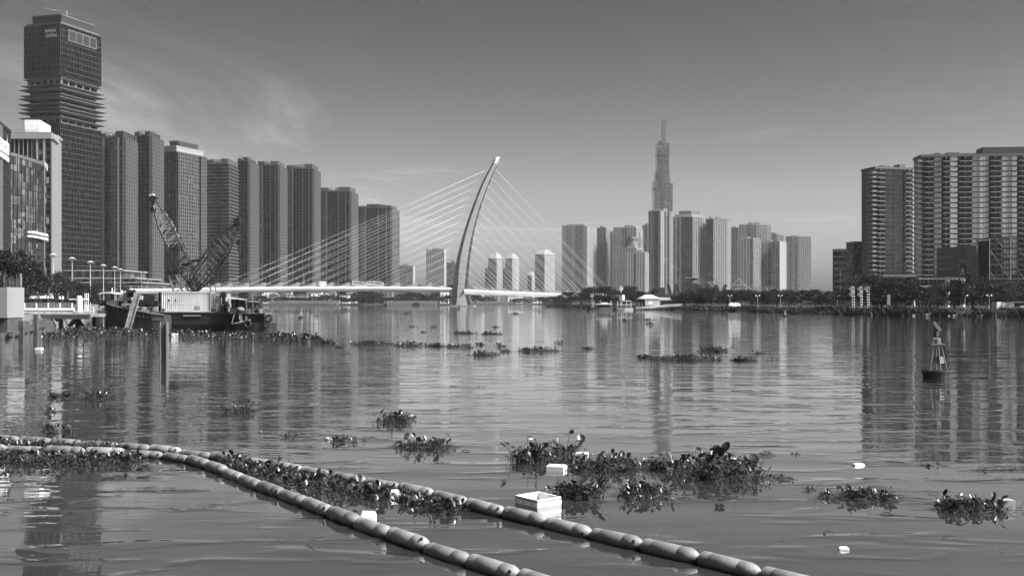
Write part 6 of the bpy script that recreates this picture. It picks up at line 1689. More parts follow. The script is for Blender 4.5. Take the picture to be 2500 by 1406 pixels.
def quay_wall():
    Y = 160.0
    th = thing('quay_parapet', (PX(100, Y), Y, 1.7), 'white quay parapet with a white railing, behind the old pier', 'wall')
    zb, zw, zr = PZ(764, Y), PZ(751.5, Y), PZ(739.5, Y)
    MB().box(PX(-20, Y), PX(179, Y), Y, Y + .5, PZ(758, Y), zw).build('parapet', 'white_paint', th)
    MB().box(PX(-20, Y), PX(179, Y), Y + .1, Y + 3, 0, PZ(758, Y)).build('plinth', 'concrete', th)
    for px in range(0, 181, 29): MB().box(PX(px - 1.2, Y), PX(px + 1.2, Y), Y + .15, Y + .35, zw, zr).build('railing_post', 'white_paint', th)
    for py in (740, 744, 748): MB().box(PX(-20, Y), PX(179, Y), Y + .2, Y + .28, PZ(py + .7, Y), PZ(py, Y)).build('rail', 'white_paint', th)
    Y = 156.0; o = thing('mooring_drum', (PX(194, Y), Y, 1.7), 'white upright cylinder tank at the end of the quay parapet', 'tank')
    MB().lathe([(.42, PZ(762, Y)), (.42, PZ(733, Y)), (.36, PZ(732, Y)), (.36, PZ(724, Y)), (.2, PZ(722, Y))], (PX(194, Y), Y, 0), 18).build('drum', 'white_paint', o)
    fr = MB()
    for px in (204, 208, 212): fr.tube((PX(px, Y), Y + .5, PZ(760, Y)), (PX(px, Y), Y + .5, PZ(716, Y)), .05, n=5)
    fr.box(PX(166, Y), PX(213, Y), Y + .4, Y + .7, PZ(732, Y), PZ(729, Y)); fr.build('pipe_frame', 'white_paint', o)
    Y = 150.0; g = thing('boarding_gate', (PX(218, Y), Y, 1), 'low white railing gate beside the work boat bow', 'railing')
    for py in (748, 753, 758): MB().box(PX(206, Y), PX(228, Y), Y, Y + .1, PZ(py + 1, Y), PZ(py, Y)).build('rail', 'white_paint', g)
    for px in (206, 213, 220, 227): MB().box(PX(px, Y), PX(px + 1.3, Y), Y - .02, Y + .12, PZ(768, Y), PZ(748, Y)).build('post', 'white_paint', g)
    for i, px in enumerate((117, 128, 146, 153)):
        Y = 178.0; x = PX(px, Y)
        u = thing('folded_parasol', (x, Y, 1.7), ['leftmost', 'second', 'third', 'rightmost'][i] + ' of four folded white parasols on the quay terrace', 'parasol', 'folded parasols on the quay terrace')
        MB().tube((x, Y, 1.7), (x, Y, PZ(722, Y)), .04).build('pole', 'steel_mid', u)
        MB().lathe([(.28, PZ(739, Y)), (.25, PZ(733, Y)), (.18, PZ(726, Y)), (.03, PZ(722, Y))], (x, Y, 0), 9).build('canopy', 'cloth_white', u)
    for i, (xa, xb) in enumerate(((45, 80), (84, 100))):
        Y = 200.0; u = thing('cafe_awning', (PX(xa, Y), Y, 1.7), ['wide', 'narrow'][i] + ' white awning on the quay terrace left of the palm', 'awning')
        MB().prism([(PX(xa, Y), Y, PZ(729, Y)), (PX(xb, Y), Y, PZ(729, Y)), (PX(xb - 5, Y), Y, PZ(723, Y)), (PX(xa + 6, Y), Y, PZ(723, Y))], (0, 4, 0)).build('canopy', 'cloth_white', u)
        for px in (xa + 2, xb - 2): MB().tube((PX(px, Y), Y, 1.7), (PX(px, Y), Y, PZ(728, Y)), .06).build('post', 'white_paint', u)
    Y = 215.0; sg = thing('cafe_sign', (PX(80, Y), Y, 1.7), 'pale block letters on a low kiosk roof left of the palm', 'sign')
    fc = Facade((PX(66, Y), Y), (PX(108, Y), Y), 0, 1)
    MB().box(PX(66, Y), PX(108, Y), Y + .2, Y + 4, 1.7, PZ(716, Y)).build('kiosk_wall', 'tower_light', sg)
    wall_text('SIC', sg, fc, fc.L * .52, PZ(710.5, Y), .1, .75, 'letter_pale', fc.L * .42, bold=.02)
    for px in (82, 96): MB().tube((PX(px, Y), Y + .1, PZ(716, Y)), (PX(px, Y), Y + .1, PZ(713, Y)), .05).build('bracket', 'steel_mid', sg)
quay_wall()
def quay_lamp(label, px, ytop, hgt=12.0, zb=1.7):
    Y = (hgt + zb - CH) * F / (HY - ytop); x = PX(px, Y)
    th = thing('quay_lamp', (x, Y, zb), label, 'street lamp', 'tall lamps along the left quay'); z = zb + hgt
    MB().path([(x, Y, zb), (x, Y, zb + hgt * .5), (x, Y, z - .3)], [.16, .13, .09], 8).build('pole', 'steel_pale', th)
    MB().lathe([(.1, z - .35), (.75, z - .1), (.85, z), (.4, z + .25), (.05, z + .35)], (x, Y, 0), 14).build('lamp_head', 'steel_pale', th)
    for a in (0.3, 2.4, 4.4): MB().tube((x, Y, z - .5), (x + 1.15 * math.cos(a), Y + 1.15 * math.sin(a), z - .25), .05, n=5).build('arm', 'steel_pale', th)
for (px, yt, lb) in ((130, 622.5, 'quay lamp in front of the pale block, leftmost'), (176, 631, 'quay lamp in front of the tallest tower'), (220.5, 640, 'nearest-looking tall quay lamp right of the tallest tower foot'), (252.5, 648, 'quay lamp before the first apartment tower, left one'), (280, 653, 'quay lamp before the first apartment tower, middle one'), (294, 658, 'shortest-looking quay lamp, end of the row')):
    quay_lamp(lb, px, yt)

# ================================================================ TREES AND RIGHT BANK
def unit_tree(seed, kind, nleaf, leaf):
    """tree 1 high, crown about 1 wide: returns (trunk mesh, crown mesh)"""
    rng = np.random.default_rng(seed); mb = MB()
    cl = []
    if kind == 'tier':
        for k in range(6):
            z = .30 + .12 * k + rng.normal(0, .02); r = .56 * (1 - .12 * k) * (1.0 if k else .8)
            for j in range(10 - k):
                a = rng.uniform(0, 6.283); q = r * math.sqrt(rng.uniform(.15, 1))
                cl.append((q * math.cos(a), q * math.sin(a), z + rng.normal(0, .03), .13, .13, .034))
    else:
        nc = 44 if kind == 'round' else 22
        for k in range(nc):
            a = rng.uniform(0, 6.283); t = rng.uniform(0, 1)
            z = .22 + .68 * t; r = .52 * math.sqrt(max(.05, 1 - ((t - .38) / .68) ** 2)) * rng.uniform(.35, 1)
            s = rng.uniform(.075, .14)
            cl.append((r * math.cos(a), r * math.sin(a), z, s, s, s * .72))
        for k in range(5):
            a = rng.uniform(0, 6.283); cl.append((.1 * math.cos(a), .1 * math.sin(a), rng.uniform(.8, .93), .08, .08, .06))
    cl = np.array(cl)
    mb.path([(0, 0, -.02), (.01, .005, .2), (.0, -.01, .42), (.01, 0, .7)], [.032, .026, .02, .008], 7)
    for k in rng.choice(len(cl), min(12, len(cl)), replace=False):
        c = cl[k]; z0 = min(c[2] * .7, .5) * rng.uniform(.55, .95)
        mb.path([(0, 0, z0), (c[0] * .5, c[1] * .5, z0 + (c[2] - z0) * .6), (c[0], c[1], c[2])], [.014, .009, .004], 5)
    tm = bpy.data.meshes.new('trunk'); tm.from_pydata([tuple(v) for v in mb.v], [], mb.f); tm.materials.append(MATS['bark'])
    idx = rng.integers(len(cl), size=nleaf); g = rng.normal(0, 1, (nleaf, 3)); g /= np.maximum(1, np.linalg.norm(g, axis=1, keepdims=True) / 1.6)
    P = cl[idx, :3] + g * cl[idx, 3:6]
    d = rng.normal(0, 1, (nleaf, 3)); d[:, 2] *= .45 if kind == 'tier' else .8; d /= np.linalg.norm(d, axis=1, keepdims=True)
    e = np.cross(d, rng.normal(0, 1, (nleaf, 3))); e /= np.linalg.norm(e, axis=1, keepdims=True)
    s = leaf * rng.uniform(.6, 1.4, (nleaf, 1))
    V = np.stack([P - d * s, P + e * s * .55, P + d * s, P - e * s * .55], 1).reshape(-1, 3)
    Q = np.arange(nleaf * 4).reshape(-1, 4)
    return tm, np_mesh('crown', V, Q)
def crown_mat(me, mat): me.materials.clear(); me.materials.append(MATS[mat]); return me
TREES = {}
for nm, kind, seeds, nl, lf, mt in (('round', 'round', (1, 2, 3, 4), 4600, .024, 'foliage'), ('pale', 'round', (5, 6), 4200, .024, 'foliage_pale'), ('tier', 'tier', (7, 8), 6000, .022, 'foliage'), ('far', 'far', (9, 10, 11), 1700, .042, 'foliage_far')):
    TREES[nm] = [(t, crown_mat(c, mt)) for t, c in (unit_tree(s, kind, nl, lf) for s in seeds)]
TI = [0]
def tree(label, px, ytop, wpx, Y, kind='round', zb=1.4, name='riverside_tree', group=None, cat='tree', ybase=None):
    TI[0] += 1
    if ybase is not None: zb = PZ(ybase, Y)
    x = PX(px, Y); h = (PZ(ytop, Y) - zb) * (.94 + .2 * ((TI[0] * 37) % 11) / 10); w = wpx * Y / F * 1.3
    th = thing(name, (x, Y, zb), label, cat, group)
    tm, cm = TREES[kind][TI[0] % len(TREES[kind])]
    for nm, me in (('trunk', tm), ('crown', cm)):
        o = bpy.data.objects.new(nm, me); COL.objects.link(o); o.parent = th
    th.scale = (w, w, h); th.rotation_euler = (0, 0, TI[0] * 2.1)
    return th
GR_ = 'trees along the right bank'
for (px, yt, w, Y, k, lb) in [
    (1352, 724, 46, 800, 'far', 'dense low tree at the far tip of the right bank under the deck end'), (1384, 716, 50, 760, 'far', 'dense tree just right of the bank tip, in front of the deck end'),
    (1418, 712, 46, 680, 'round', 'tree where the bridge deck disappears'), (1446, 702, 52, 620, 'round', 'tall tree left of the white navigation tower, first of three'), (1478, 704, 52, 600, 'round', 'tall tree left of the white navigation tower, second of three'), (1504, 708, 44, 590, 'round', 'tree directly behind the white navigation tower'), (1536, 700, 48, 580, 'round', 'tall tree directly right of the white navigation tower'), (1560, 715, 40, 570, 'round', 'tree touching the left side of the white tent'), (1600, 705, 34, 700, 'round', 'small tree rising behind the white tent'), (1634, 722, 36, 520, 'pale', 'pale bush-like tree right of the white tent'),
    (1672, 712, 60, 470, 'tier', 'wide low tree in front of the first letter W'), (1700, 704, 70, 455, 'tier', 'widest dark tree in front of the round letter O'), (1738, 707, 56, 450, 'round', 'tree between the letters O and the last W'), (1776, 706, 50, 440, 'round', 'tree in front of the last letter W'), (1806, 708, 46, 430, 'round', 'tree below the scaffold peak'), (1836, 712, 46, 420, 'pale', 'pale tree right of the scaffold peak'), (1866, 710, 48, 410, 'round', 'round park tree below the castle-roof tower'), (1896, 709, 48, 400, 'round', 'round park tree below the sunlit white edge'), (1926, 712, 46, 392, 'pale', 'pale park tree below the rightmost estate tower, left one'), (1956, 708, 50, 384, 'round', 'dark park tree below the rightmost estate tower, right one'), (1990, 710, 44, 372, 'round', 'park tree at the open sky gap, left one'), (2018, 708, 46, 360, 'round', 'park tree at the open sky gap, right one'), (2046, 716, 40, 345, 'pale', 'pale park tree left of the channel signs'),
    (2106, 677, 92, 300, 'tier', 'layered spreading tree behind the channel signs'), (2190, 672, 110, 302, 'tier', 'largest layered tree right of the channel signs'), (2152, 700, 60, 310, 'tier', 'lower layered tree filling between the two spreading trees'), (2244, 706, 58, 306, 'round', 'round tree right of the largest layered tree'), (2290, 694, 62, 312, 'round', 'tree in front of the poster board, left corner'), (2330, 688, 62, 318, 'round', 'tree in front of the poster board posts'), (2376, 680, 72, 312, 'round', 'tall tree between poster board and steel screen'), (2420, 690, 66, 318, 'round', 'tree in front of the steel screen, left part'), (2456, 694, 60, 305, 'pale', 'pale tree in front of the steel screen, middle'), (2492, 684, 64, 312, 'round', 'tree at the right picture edge')]:
    tree(lb, px, yt, w, Y, k, group=GR_)
def far_trees():
    G4 = 'trees on the far bank'
    L1 = ['by the far left shore', 'below the sixth tower', 'between sixth and seventh tower', 'below the seventh tower', 'right of the seventh tower', 'below the eighth tower, left', 'below the eighth tower, middle', 'below the eighth tower, right', 'below the lowest dark tower, left', 'below the lowest dark tower, middle', 'below the lowest dark tower, right', 'left of the inspection gantry', 'below the inspection gantry', 'left of the pylon, second nearest', 'nearest left of the pylon', 'just right of the pylon', 'second right of the pylon', 'below the widest gabled tower', 'touching the right bank tip']
    for (px, yt, w, Y), lb in zip([(640, 722, 42, 1172), (686, 726, 38, 1166), (712, 725, 38, 1168), (740, 727, 38, 1168), (766, 726, 36, 1168), (800, 720, 46, 1165), (834, 726, 40, 1170), (884, 712, 58, 1162), (912, 714, 44, 1166), (948, 727, 42, 1168), (978, 717, 44, 1166), (1008, 714, 46, 1166), (1034, 721, 40, 1168), (1058, 719, 40, 1170), (1092, 722, 40, 1172), (1164, 722, 40, 1430), (1192, 726, 36, 1445), (1268, 729, 38, 1450), (1318, 727, 36, 1420)], L1):
        tree('dark tree on the far bank ' + lb, px, yt, w, Y, 'far', 1.6, 'far_tree', G4)
far_trees()
GL = 'trees on the left quay'
for (px, yt, w, Y, k, lb) in [(12, 612, 92, 165, 'round', 'big dark tree at the left picture edge'), (62, 624, 74, 196, 'round', 'tree right of the big edge tree before the curved hotel'), (22, 655, 80, 175, 'round', 'lower tree behind the rebar cage'), (92, 668, 60, 235, 'round', 'tree behind the palm, left side'), (140, 672, 56, 240, 'pale', 'pale tree behind the palm, right side'), (176, 684, 52, 250, 'round', 'round tree below the second quay lamp'), (204, 694, 40, 262, 'round', 'small tree left of the third quay lamp'), (242, 690, 40, 330, 'pale', 'pale tree left of the work boat mast'), (268, 688, 52, 360, 'pale', 'pale tree behind the work boat'), (300, 700, 34, 420, 'pale', 'low pale tree behind the gabled hut'), (353, 688, 44, 720, 'far', 'tree beyond the left end of the bridge deck')]:
    tree(lb, px, yt, w, Y, k, 1.7, 'quay_tree', GL)
def palm(label, px, ytop, ybase, wpx, Y, seed):
    rng = np.random.default_rng(seed); x = PX(px, Y); zt, zb = PZ(ytop, Y), 1.7; w = wpx / 2 * Y / F
    th = thing('palm_tree', (x, Y, zb), label, 'palm')
    MB().path([(x, Y, zb), (x, Y, zt - w * .35)], [.3, .24], 8).build('trunk', 'bark', th)
    o = Vector((x, Y, zt - w * .35))
    for k in range(26):
        a = rng.uniform(0, 6.283); el = rng.uniform(-.5, 1.35); L = w * rng.uniform(.85, 1.15); fr = MB()
        d = Vector((math.cos(a), math.sin(a), 0)); pts = []
        for i in range(8):
            t = i / 7; pts.append(o + d * (L * t * math.cos(el * (1 - .35 * t))) + Vector((0, 0, L * t * math.sin(el) - .55 * L * t * t)))
        fr.path(pts, [.05 - .005 * i for i in range(8)], 4)
        sdv = Vector((-d.y, d.x, 0))
        for i in range(1, 8):
            for q in (0, .5):
                p = pts[i - 1].lerp(pts[i], q)
                for s in (-1, 1):
                    e = p + sdv * s * L * .22 * (1.1 - i / 9) + d * L * .1 - Vector((0, 0, L * .06)); fr.add([p, p + d * .06, e], [(0, 1, 2)])
        fr.build('frond', 'foliage_pale', th)
palm('spiky palm on the quay terrace', 118, 690, 735, 52, 196, 5)
palm('darker smaller palm right of the spiky palm', 164, 697, 735, 34, 205, 6)
def hedge():
    rng = np.random.default_rng(3); Y = 172.0
    for i, (xa, xb, yt, lb) in enumerate(((36, 80, 730, 'clipped hedge behind the parapet, left stretch'), (84, 124, 729, 'clipped hedge behind the parapet, below the palm'), (130, 172, 731, 'clipped hedge behind the parapet, right stretch'))):
        n = 1500; x0, x1 = PX(xa, Y), PX(xb, Y); zt = PZ(yt, Y)
        P = np.stack([rng.uniform(x0, x1, n), Y + rng.uniform(0, 2.5, n), rng.uniform(1.7, zt, n)], 1); d = rng.normal(0, 1, (n, 3)); d /= np.linalg.norm(d, axis=1, keepdims=True); e = np.cross(d, rng.normal(0, 1, (n, 3))); e /= np.linalg.norm(e, axis=1, keepdims=True); s = .14
        o = Vector(((x0 + x1) / 2, Y, 1.7)); V = np.stack([P - d * s, P + e * s * .6, P + d * s, P - e * s * .6], 1).reshape(-1, 3) - np.array(o)
        tag(link('hedge', np_mesh('hedge', V, np.arange(n * 4).reshape(-1, 4)), 'foliage', None, tuple(o)), lb, 'hedge', 'hedges behind the quay parapet')
hedge()

def bank_plants():
    """reeds, grass and rubble along the right bank: an uncountable fringe"""
    rng = np.random.default_rng(31)
    pts = [Vector(p) for p in RB]; seg = [0]
    for i in range(1, len(pts)): seg.append(seg[-1] + (pts[i] - pts[i - 1]).length)
    n = 26000; V = []; px = np.array([p.x for p in pts]); py = np.array([p.y for p in pts])
    # denser towards the near end
    s = seg[-1] * rng.uniform(0, 1, n) ** 1.5
    X = np.interp(s, seg, px); Y = np.interp(s, seg, py)
    off = np.abs(rng.normal(0, 1, n)) * 3.2 + .3
    X = X + off * .35 + rng.normal(0, .6, n); Y = Y + off
    lump = np.clip(.5 + .5 * np.sin(X * .21 + 1.3) * np.sin(X * .083) + .35 * np.sin(X * .9), .1, 1.3)
    keep = rng.random(n) < (.35 + .65 * lump); X, Y, off, lump = X[keep], Y[keep], off[keep], lump[keep]; n = len(X)
    Z0 = np.clip(.25 * off - .25, -.1, 1.35)
    h = (.45 + 1.35 * lump * rng.uniform(.3, 1, n)) * np.clip(1.25 - off * .08, .35, 1.25)
    az = rng.uniform(0, 6.283, n); w = .16 + .12 * rng.random(n)
    c, q = np.cos(az) * w, np.sin(az) * w; lx, ly = rng.normal(0, .28, n) * h, rng.normal(0, .28, n) * h
    V = np.stack([np.stack([X - c, Y - q, Z0], 1), np.stack([X + c, Y + q, Z0], 1), np.stack([X + lx + c * .5, Y + ly + q * .5, Z0 + h * .7], 1), np.stack([X + lx * 1.4, Y + ly * 1.4, Z0 + h], 1)], 1).reshape(-1, 3)
    o = link('bank_reeds', np_mesh('bank_reeds', V, np.arange(n * 4).reshape(-1, 4)), 'grass')
    o['kind'] = 'stuff'; o['label'] = 'reeds and rough grass fringing the right bank'; o['category'] = 'reeds'
    rb = MB(); r2 = random.Random(5)
    for k in range(900):
        t = r2.random() ** 1.6 * seg[-1]; x = float(np.interp(t, seg, px)) + r2.uniform(0, 2); y = float(np.interp(t, seg, py)) + r2.uniform(-.4, 3); s_ = r2.uniform(.1, .42)
        rb.obox((x, y, r2.uniform(0, .35)), (s_, s_ * r2.uniform(-.5, .5), 0), (-s_ * .3, s_ * .7, .06), (.05, .04, s_ * .6))
    o = rb.build('shore_rubble', 'stone'); o['kind'] = 'stuff'; o['label'] = 'broken stones along the waterline of the right bank'; o['category'] = 'rubble'
bank_plants()
def shrub(label, px, py, wpx, hpx, Y, seed, mat='grass', group='shrubs on the right bank'):
    rng = np.random.default_rng(seed); x = PX(px, Y); z = PZ(py, Y); w, h = wpx / 2 * Y / F, hpx * Y / F; n = 1300
    th = rng.uniform(0, 6.283, n); ph = np.arccos(rng.uniform(0, 1, n)); r = rng.uniform(.55, 1.05, n) * (1 + .18 * np.sin(3 * th + seed))
    P = np.stack([w * r * np.sin(ph) * np.cos(th), w * .6 * r * np.sin(ph) * np.sin(th), h * r * np.cos(ph)], 1)
    d = rng.normal(0, 1, (n, 3)); d[:, 2] = np.abs(d[:, 2]) + .4; d /= np.linalg.norm(d, axis=1, keepdims=True); e = np.cross(d, rng.normal(0, 1, (n, 3))); e /= np.linalg.norm(e, axis=1, keepdims=True)
    s = .26 * rng.uniform(.6, 1.4, (n, 1)); V = np.stack([P - d * s, P + e * s * .4, P + d * s, P - e * s * .4], 1).reshape(-1, 3)
    th_ = thing('bank_shrub', (x, Y, z), label, 'shrub', group)
    link('foliage', np_mesh('foliage', V, np.arange(n * 4).reshape(-1, 4)), mat, th_, kind='stuff')
    st = MB()
    for k in range(5): a = k * 1.3; st.path([(x, Y, z), (x + w * .5 * math.cos(a), Y + w * .3 * math.sin(a), z + h * .6)], [.06, .03], 4)
    st.build('stems', 'bark', th_)
for (px, py, w, h, Y, lb) in [(1345, 748, 44, 22, 765, 'dense shrub at the far tip of the right bank'), (1380, 750, 40, 18, 690, 'dense shrub below the deck end'), (1690, 760, 60, 12, 432, 'dark shrub at the foot of the widest dark tree'), (1740, 761, 50, 11, 420, 'dark shrub right of the widest dark tree'), (1800, 763, 56, 12, 375, 'rounded shrub before the white car roof'), (1850, 764, 50, 13, 352, 'rounded shrub below the castle-roof tower'), (1950, 767, 84, 13, 305, 'long dark shrub below the rightmost estate tower'), (2150, 768, 36, 16, 290, 'shrub right of the channel signs'), (2206, 770, 60, 14, 272, 'wide shrub below the largest layered tree'), (2262, 768, 54, 20, 278, 'tall reed shrub left of the poster board'), (2300, 771, 56, 14, 264, 'cut reed bank below the poster board'), (2414, 771, 24, 14, 258, 'small dark shrub below the steel screen'), (2446, 770, 46, 16, 262, 'feathery shrub left of the white shed'), (2490, 770, 40, 10, 260, 'low shrub at the right picture edge')]:
    shrub(lb, px, py, w, h, Y, px)

# ---- right bank furniture
def nav_signs():
    Y = 286.0
    dat = [((2080.5, 2085.0), [(699, 711, 'arrow'), (712.5, 724, 'arrow')], '115 123', 'left channel sign with two numbered arrow boards on striped posts'), ((2101, 2104.5), [(699, 711, 'flag'), (712.5, 725, 'arrow')], '20 11', 'middle channel sign with two stacked arrow boards on striped posts'), ((2117.5, 2121.5), [(699, 712, 'diamond')], '', 'right channel sign with one split arrow board on striped posts')]
    for (pp, boards, num, lb) in dat:
        th = thing('channel_sign', (PX(pp[0], Y), Y, 0), lb, 'sign', 'channel signs on striped posts')
        for px in pp:
            x = PX(px, Y); z0, z1 = PZ(755, Y), PZ(711, Y)
            MB().lathe([(.13, -1), (.13, z0)], (x, Y, 0), 8).build('pile', 'steel_dark', th)
            n = 14
            for k in range(n): MB().lathe([(.15, z0 + (z1 - z0) * k / n), (.15, z0 + (z1 - z0) * (k + 1) / n)], (x, Y, 0), 8).build('stripe', 'white_paint' if k % 2 else 'steel_dark', th)
        nums = num.split()
        for i, (ya, yb, kd) in enumerate(boards):
            xr, xm, xl = PX(pp[1] + .6, Y), PX(pp[0] - 2.4, Y), PX(pp[0] - 9.5, Y); za, zb = PZ(ya, Y), PZ(yb, Y); zm = (za + zb) / 2; y = Y - .25
            MB().prism([(xm - .08, y, zb), (xm - .08, y, za), (xl, y, zm)][::-1], (0, .1, 0)).build('arrow_board', 'tower_light', th)
            if kd == 'diamond': MB().prism([(xm, y, zb), (xr, y, zb), (xr, y, za), (xm, y, za)], (0, .1, 0)).build('number_board', 'steel_pale', th); MB().prism([(xm + .1, y - .03, za), (xm + .35, y - .03, za), (xr - .02, y - .03, zb), (xr - .25, y - .03, zb)], (0, .02, 0)).build('stripe_mark', 'black', th)
            else: MB().prism([(xm, y, zb), (xr, y, zb), (xr, y, za), (xm, y, za)], (0, .1, 0)).build('number_board', 'steel_pale', th)
            if i < len(nums):
                fc = Facade((xm, y), (xr, y), 0, 1); wall_text(nums[i], th, fc, fc.L / 2, zm, .03, .62, 'black', fc.L * .66, bold=.02)
nav_signs()
def poster_board():
    A, B = (PX(2287, 442), 442.0), (PX(2384, 420), 420.0); fc = Facade(A, B, 0, 1); z0, z1 = PZ(677, 436), PZ(604, 436)
    th = thing('poster_board', (A[0], A[1], 1.4), 'huge dark poster board with three lines of pale lettering and cheering figures', 'billboard')
    b = MB(); fc.box(b, 0, fc.L, z0, z1, -.6, 0); b.build('board', 'poster', th)
    b = MB(); fc.box(b, -.2, fc.L + .2, z0 - .4, z0, -.7, .15); b.build('board_sill', 'steel_pale', th)
    H = z1 - z0
    for t, zz, w in (('NHIỆT LIỆT CHÀO MỪNG', .665, .40), ('ĐẠI HỘI ĐẢNG BỘ CÁC CẤP', .48, .44), ('NHIỆM KỲ 2025-2030 !', .29, .37)):
        wall_text(t, th, fc, fc.L * (.245), z0 + H * zz, .05, H * .12, 'poster_pale', fc.L * w, name='lettering', bold=.012)
    def poly(pts, mt, nm, d=.04): MB().add([fc.pt(fc.L * x, d, z0 + H * y) for x, y in pts], [tuple(range(len(pts)))]).build(nm, mt, th)
    poly([(.66, .99), (.74, .86), (.77, .5), (.80, .1), (.99, .1), (.99, .99)], 'poster_mid', 'painted_banner', .02)
    for x, y, s in ((.64, .47, 1), (.72, .44, .9), (.57, .36, .75), (.80, .34, .75)):
        poly([(x - .03 * s, y), (x + .03 * s, y), (x + .045 * s, y - .18 * s), (x + .02 * s, y - .4 * s), (x - .05 * s, y - .4 * s), (x - .045 * s, y - .18 * s)], 'screen_dark' if s > .8 else 'poster_mid', 'painted_figure', .05)
        poly([(x + .022 * s * math.cos(a), y + .045 * s + .06 * s * math.sin(a)) for a in [k * 6.283 / 8 for k in range(8)]], 'poster_pale', 'painted_head', .06)
        for q in (-1, 1): poly([(x + q * .025 * s, y - .02), (x + q * .04 * s, y - .05), (x + q * .10 * s, y + .17 * s), (x + q * .085 * s, y + .18 * s)], 'poster_mid', 'painted_arm', .055)
    poly([(.60, .06), (.66, .30), (.69, .28), (.72, .06), (.69, .06), (.66, .2), (.63, .06)], 'letter_pale', 'painted_cloth', .07)
    rng = random.Random(3)
    for k in range(16): x, y = rng.uniform(.5, .96), rng.uniform(.5, .93); poly([(x, y), (x + .015, y + .02), (x + .01, y + .06)], 'poster_pale', 'painted_bird', .045)
    for px in (2313, 2350):
        Y = 434.0; MB().lathe([(.85, 1.2), (.85, PZ(676, Y))], (PX(px, Y), Y, 0), 16).build('support_column', 'white_paint', th)
poster_board()
def steel_screen():
    A, B = (PX(2383, 424), 424.0), (PX(2540, 396), 396.0); fc = Facade(A, B, 0, 1); z0, z1 = PZ(684, 412), PZ(579, 412)
    th = thing('steel_screen', (A[0], A[1], 1.4), 'tall dark steel lattice screen at the right picture edge beside the poster board', 'screen')
    n = 9
    b = MB(); fc.box(b, fc.L * .02, fc.L * .22, z0, z1 - 1, -.5, -.4); b.build('back_panel', 'screen_dark', th)
    for j in range(5):
        z = z0 + (z1 - z0) * j / 4; b = MB(); fc.box(b, 0, fc.L, z - .12, z + .12, -.15, .15); b.build('rail', 'steel_dark', th)
    for i in range(n + 1):
        a = fc.L * i / n; b = MB(); fc.box(b, a - .08, a + .08, z0, z1, -.12, .12); b.build('post', 'steel_pale' if i in (2, 5) else 'steel_dark', th)
        b = MB(); fc.box(b, a - .06, a + .06, z0, z1, -3.0, -2.9); b.build('rear_post', 'steel_dark', th)
    for j in range(4):
        for i in range(2, n):
            if (i + j) % 2: continue
            za, zb = z0 + (z1 - z0) * (j + 1) / 4, z0 + (z1 - z0) * j / 4
            MB().tube(fc.pt(fc.L * i / n, .2, za), fc.pt(fc.L * (i + 1) / n, .2, zb), .07, n=5).build('brace', 'steel_pale', th)
    M('mesh_net', .05, .9, .3, .4); m = MATS['mesh_net']; nt = m.node_tree; tr = nt.nodes.new('ShaderNodeBsdfTransparent'); mx = nt.nodes.new('ShaderNodeMixShader'); mx.inputs[0].default_value = .5
    nt.links.new(nt.nodes['Principled BSDF'].outputs[0], mx.inputs[2]); nt.links.new(tr.outputs[0], mx.inputs[1]); nt.links.new(mx.outputs[0], nt.nodes['Material Output'].inputs[0])
    b = MB(); b.add([fc.pt(0, -.3, z0), fc.pt(fc.L, -.3, z0), fc.pt(fc.L, -.3, z1), fc.pt(0, -.3, z1)], [(0, 1, 2, 3)]); b.build('shade_net', 'mesh_net', th)
    for i in (1, 4, 7): a = fc.pt(fc.L * i / n, -1.5, 0); MB().box(a[0] - .3, a[0] + .3, a[1] - .3, a[1] + .3, 1.2, z0).build('leg', 'steel_dark', th)
steel_screen()
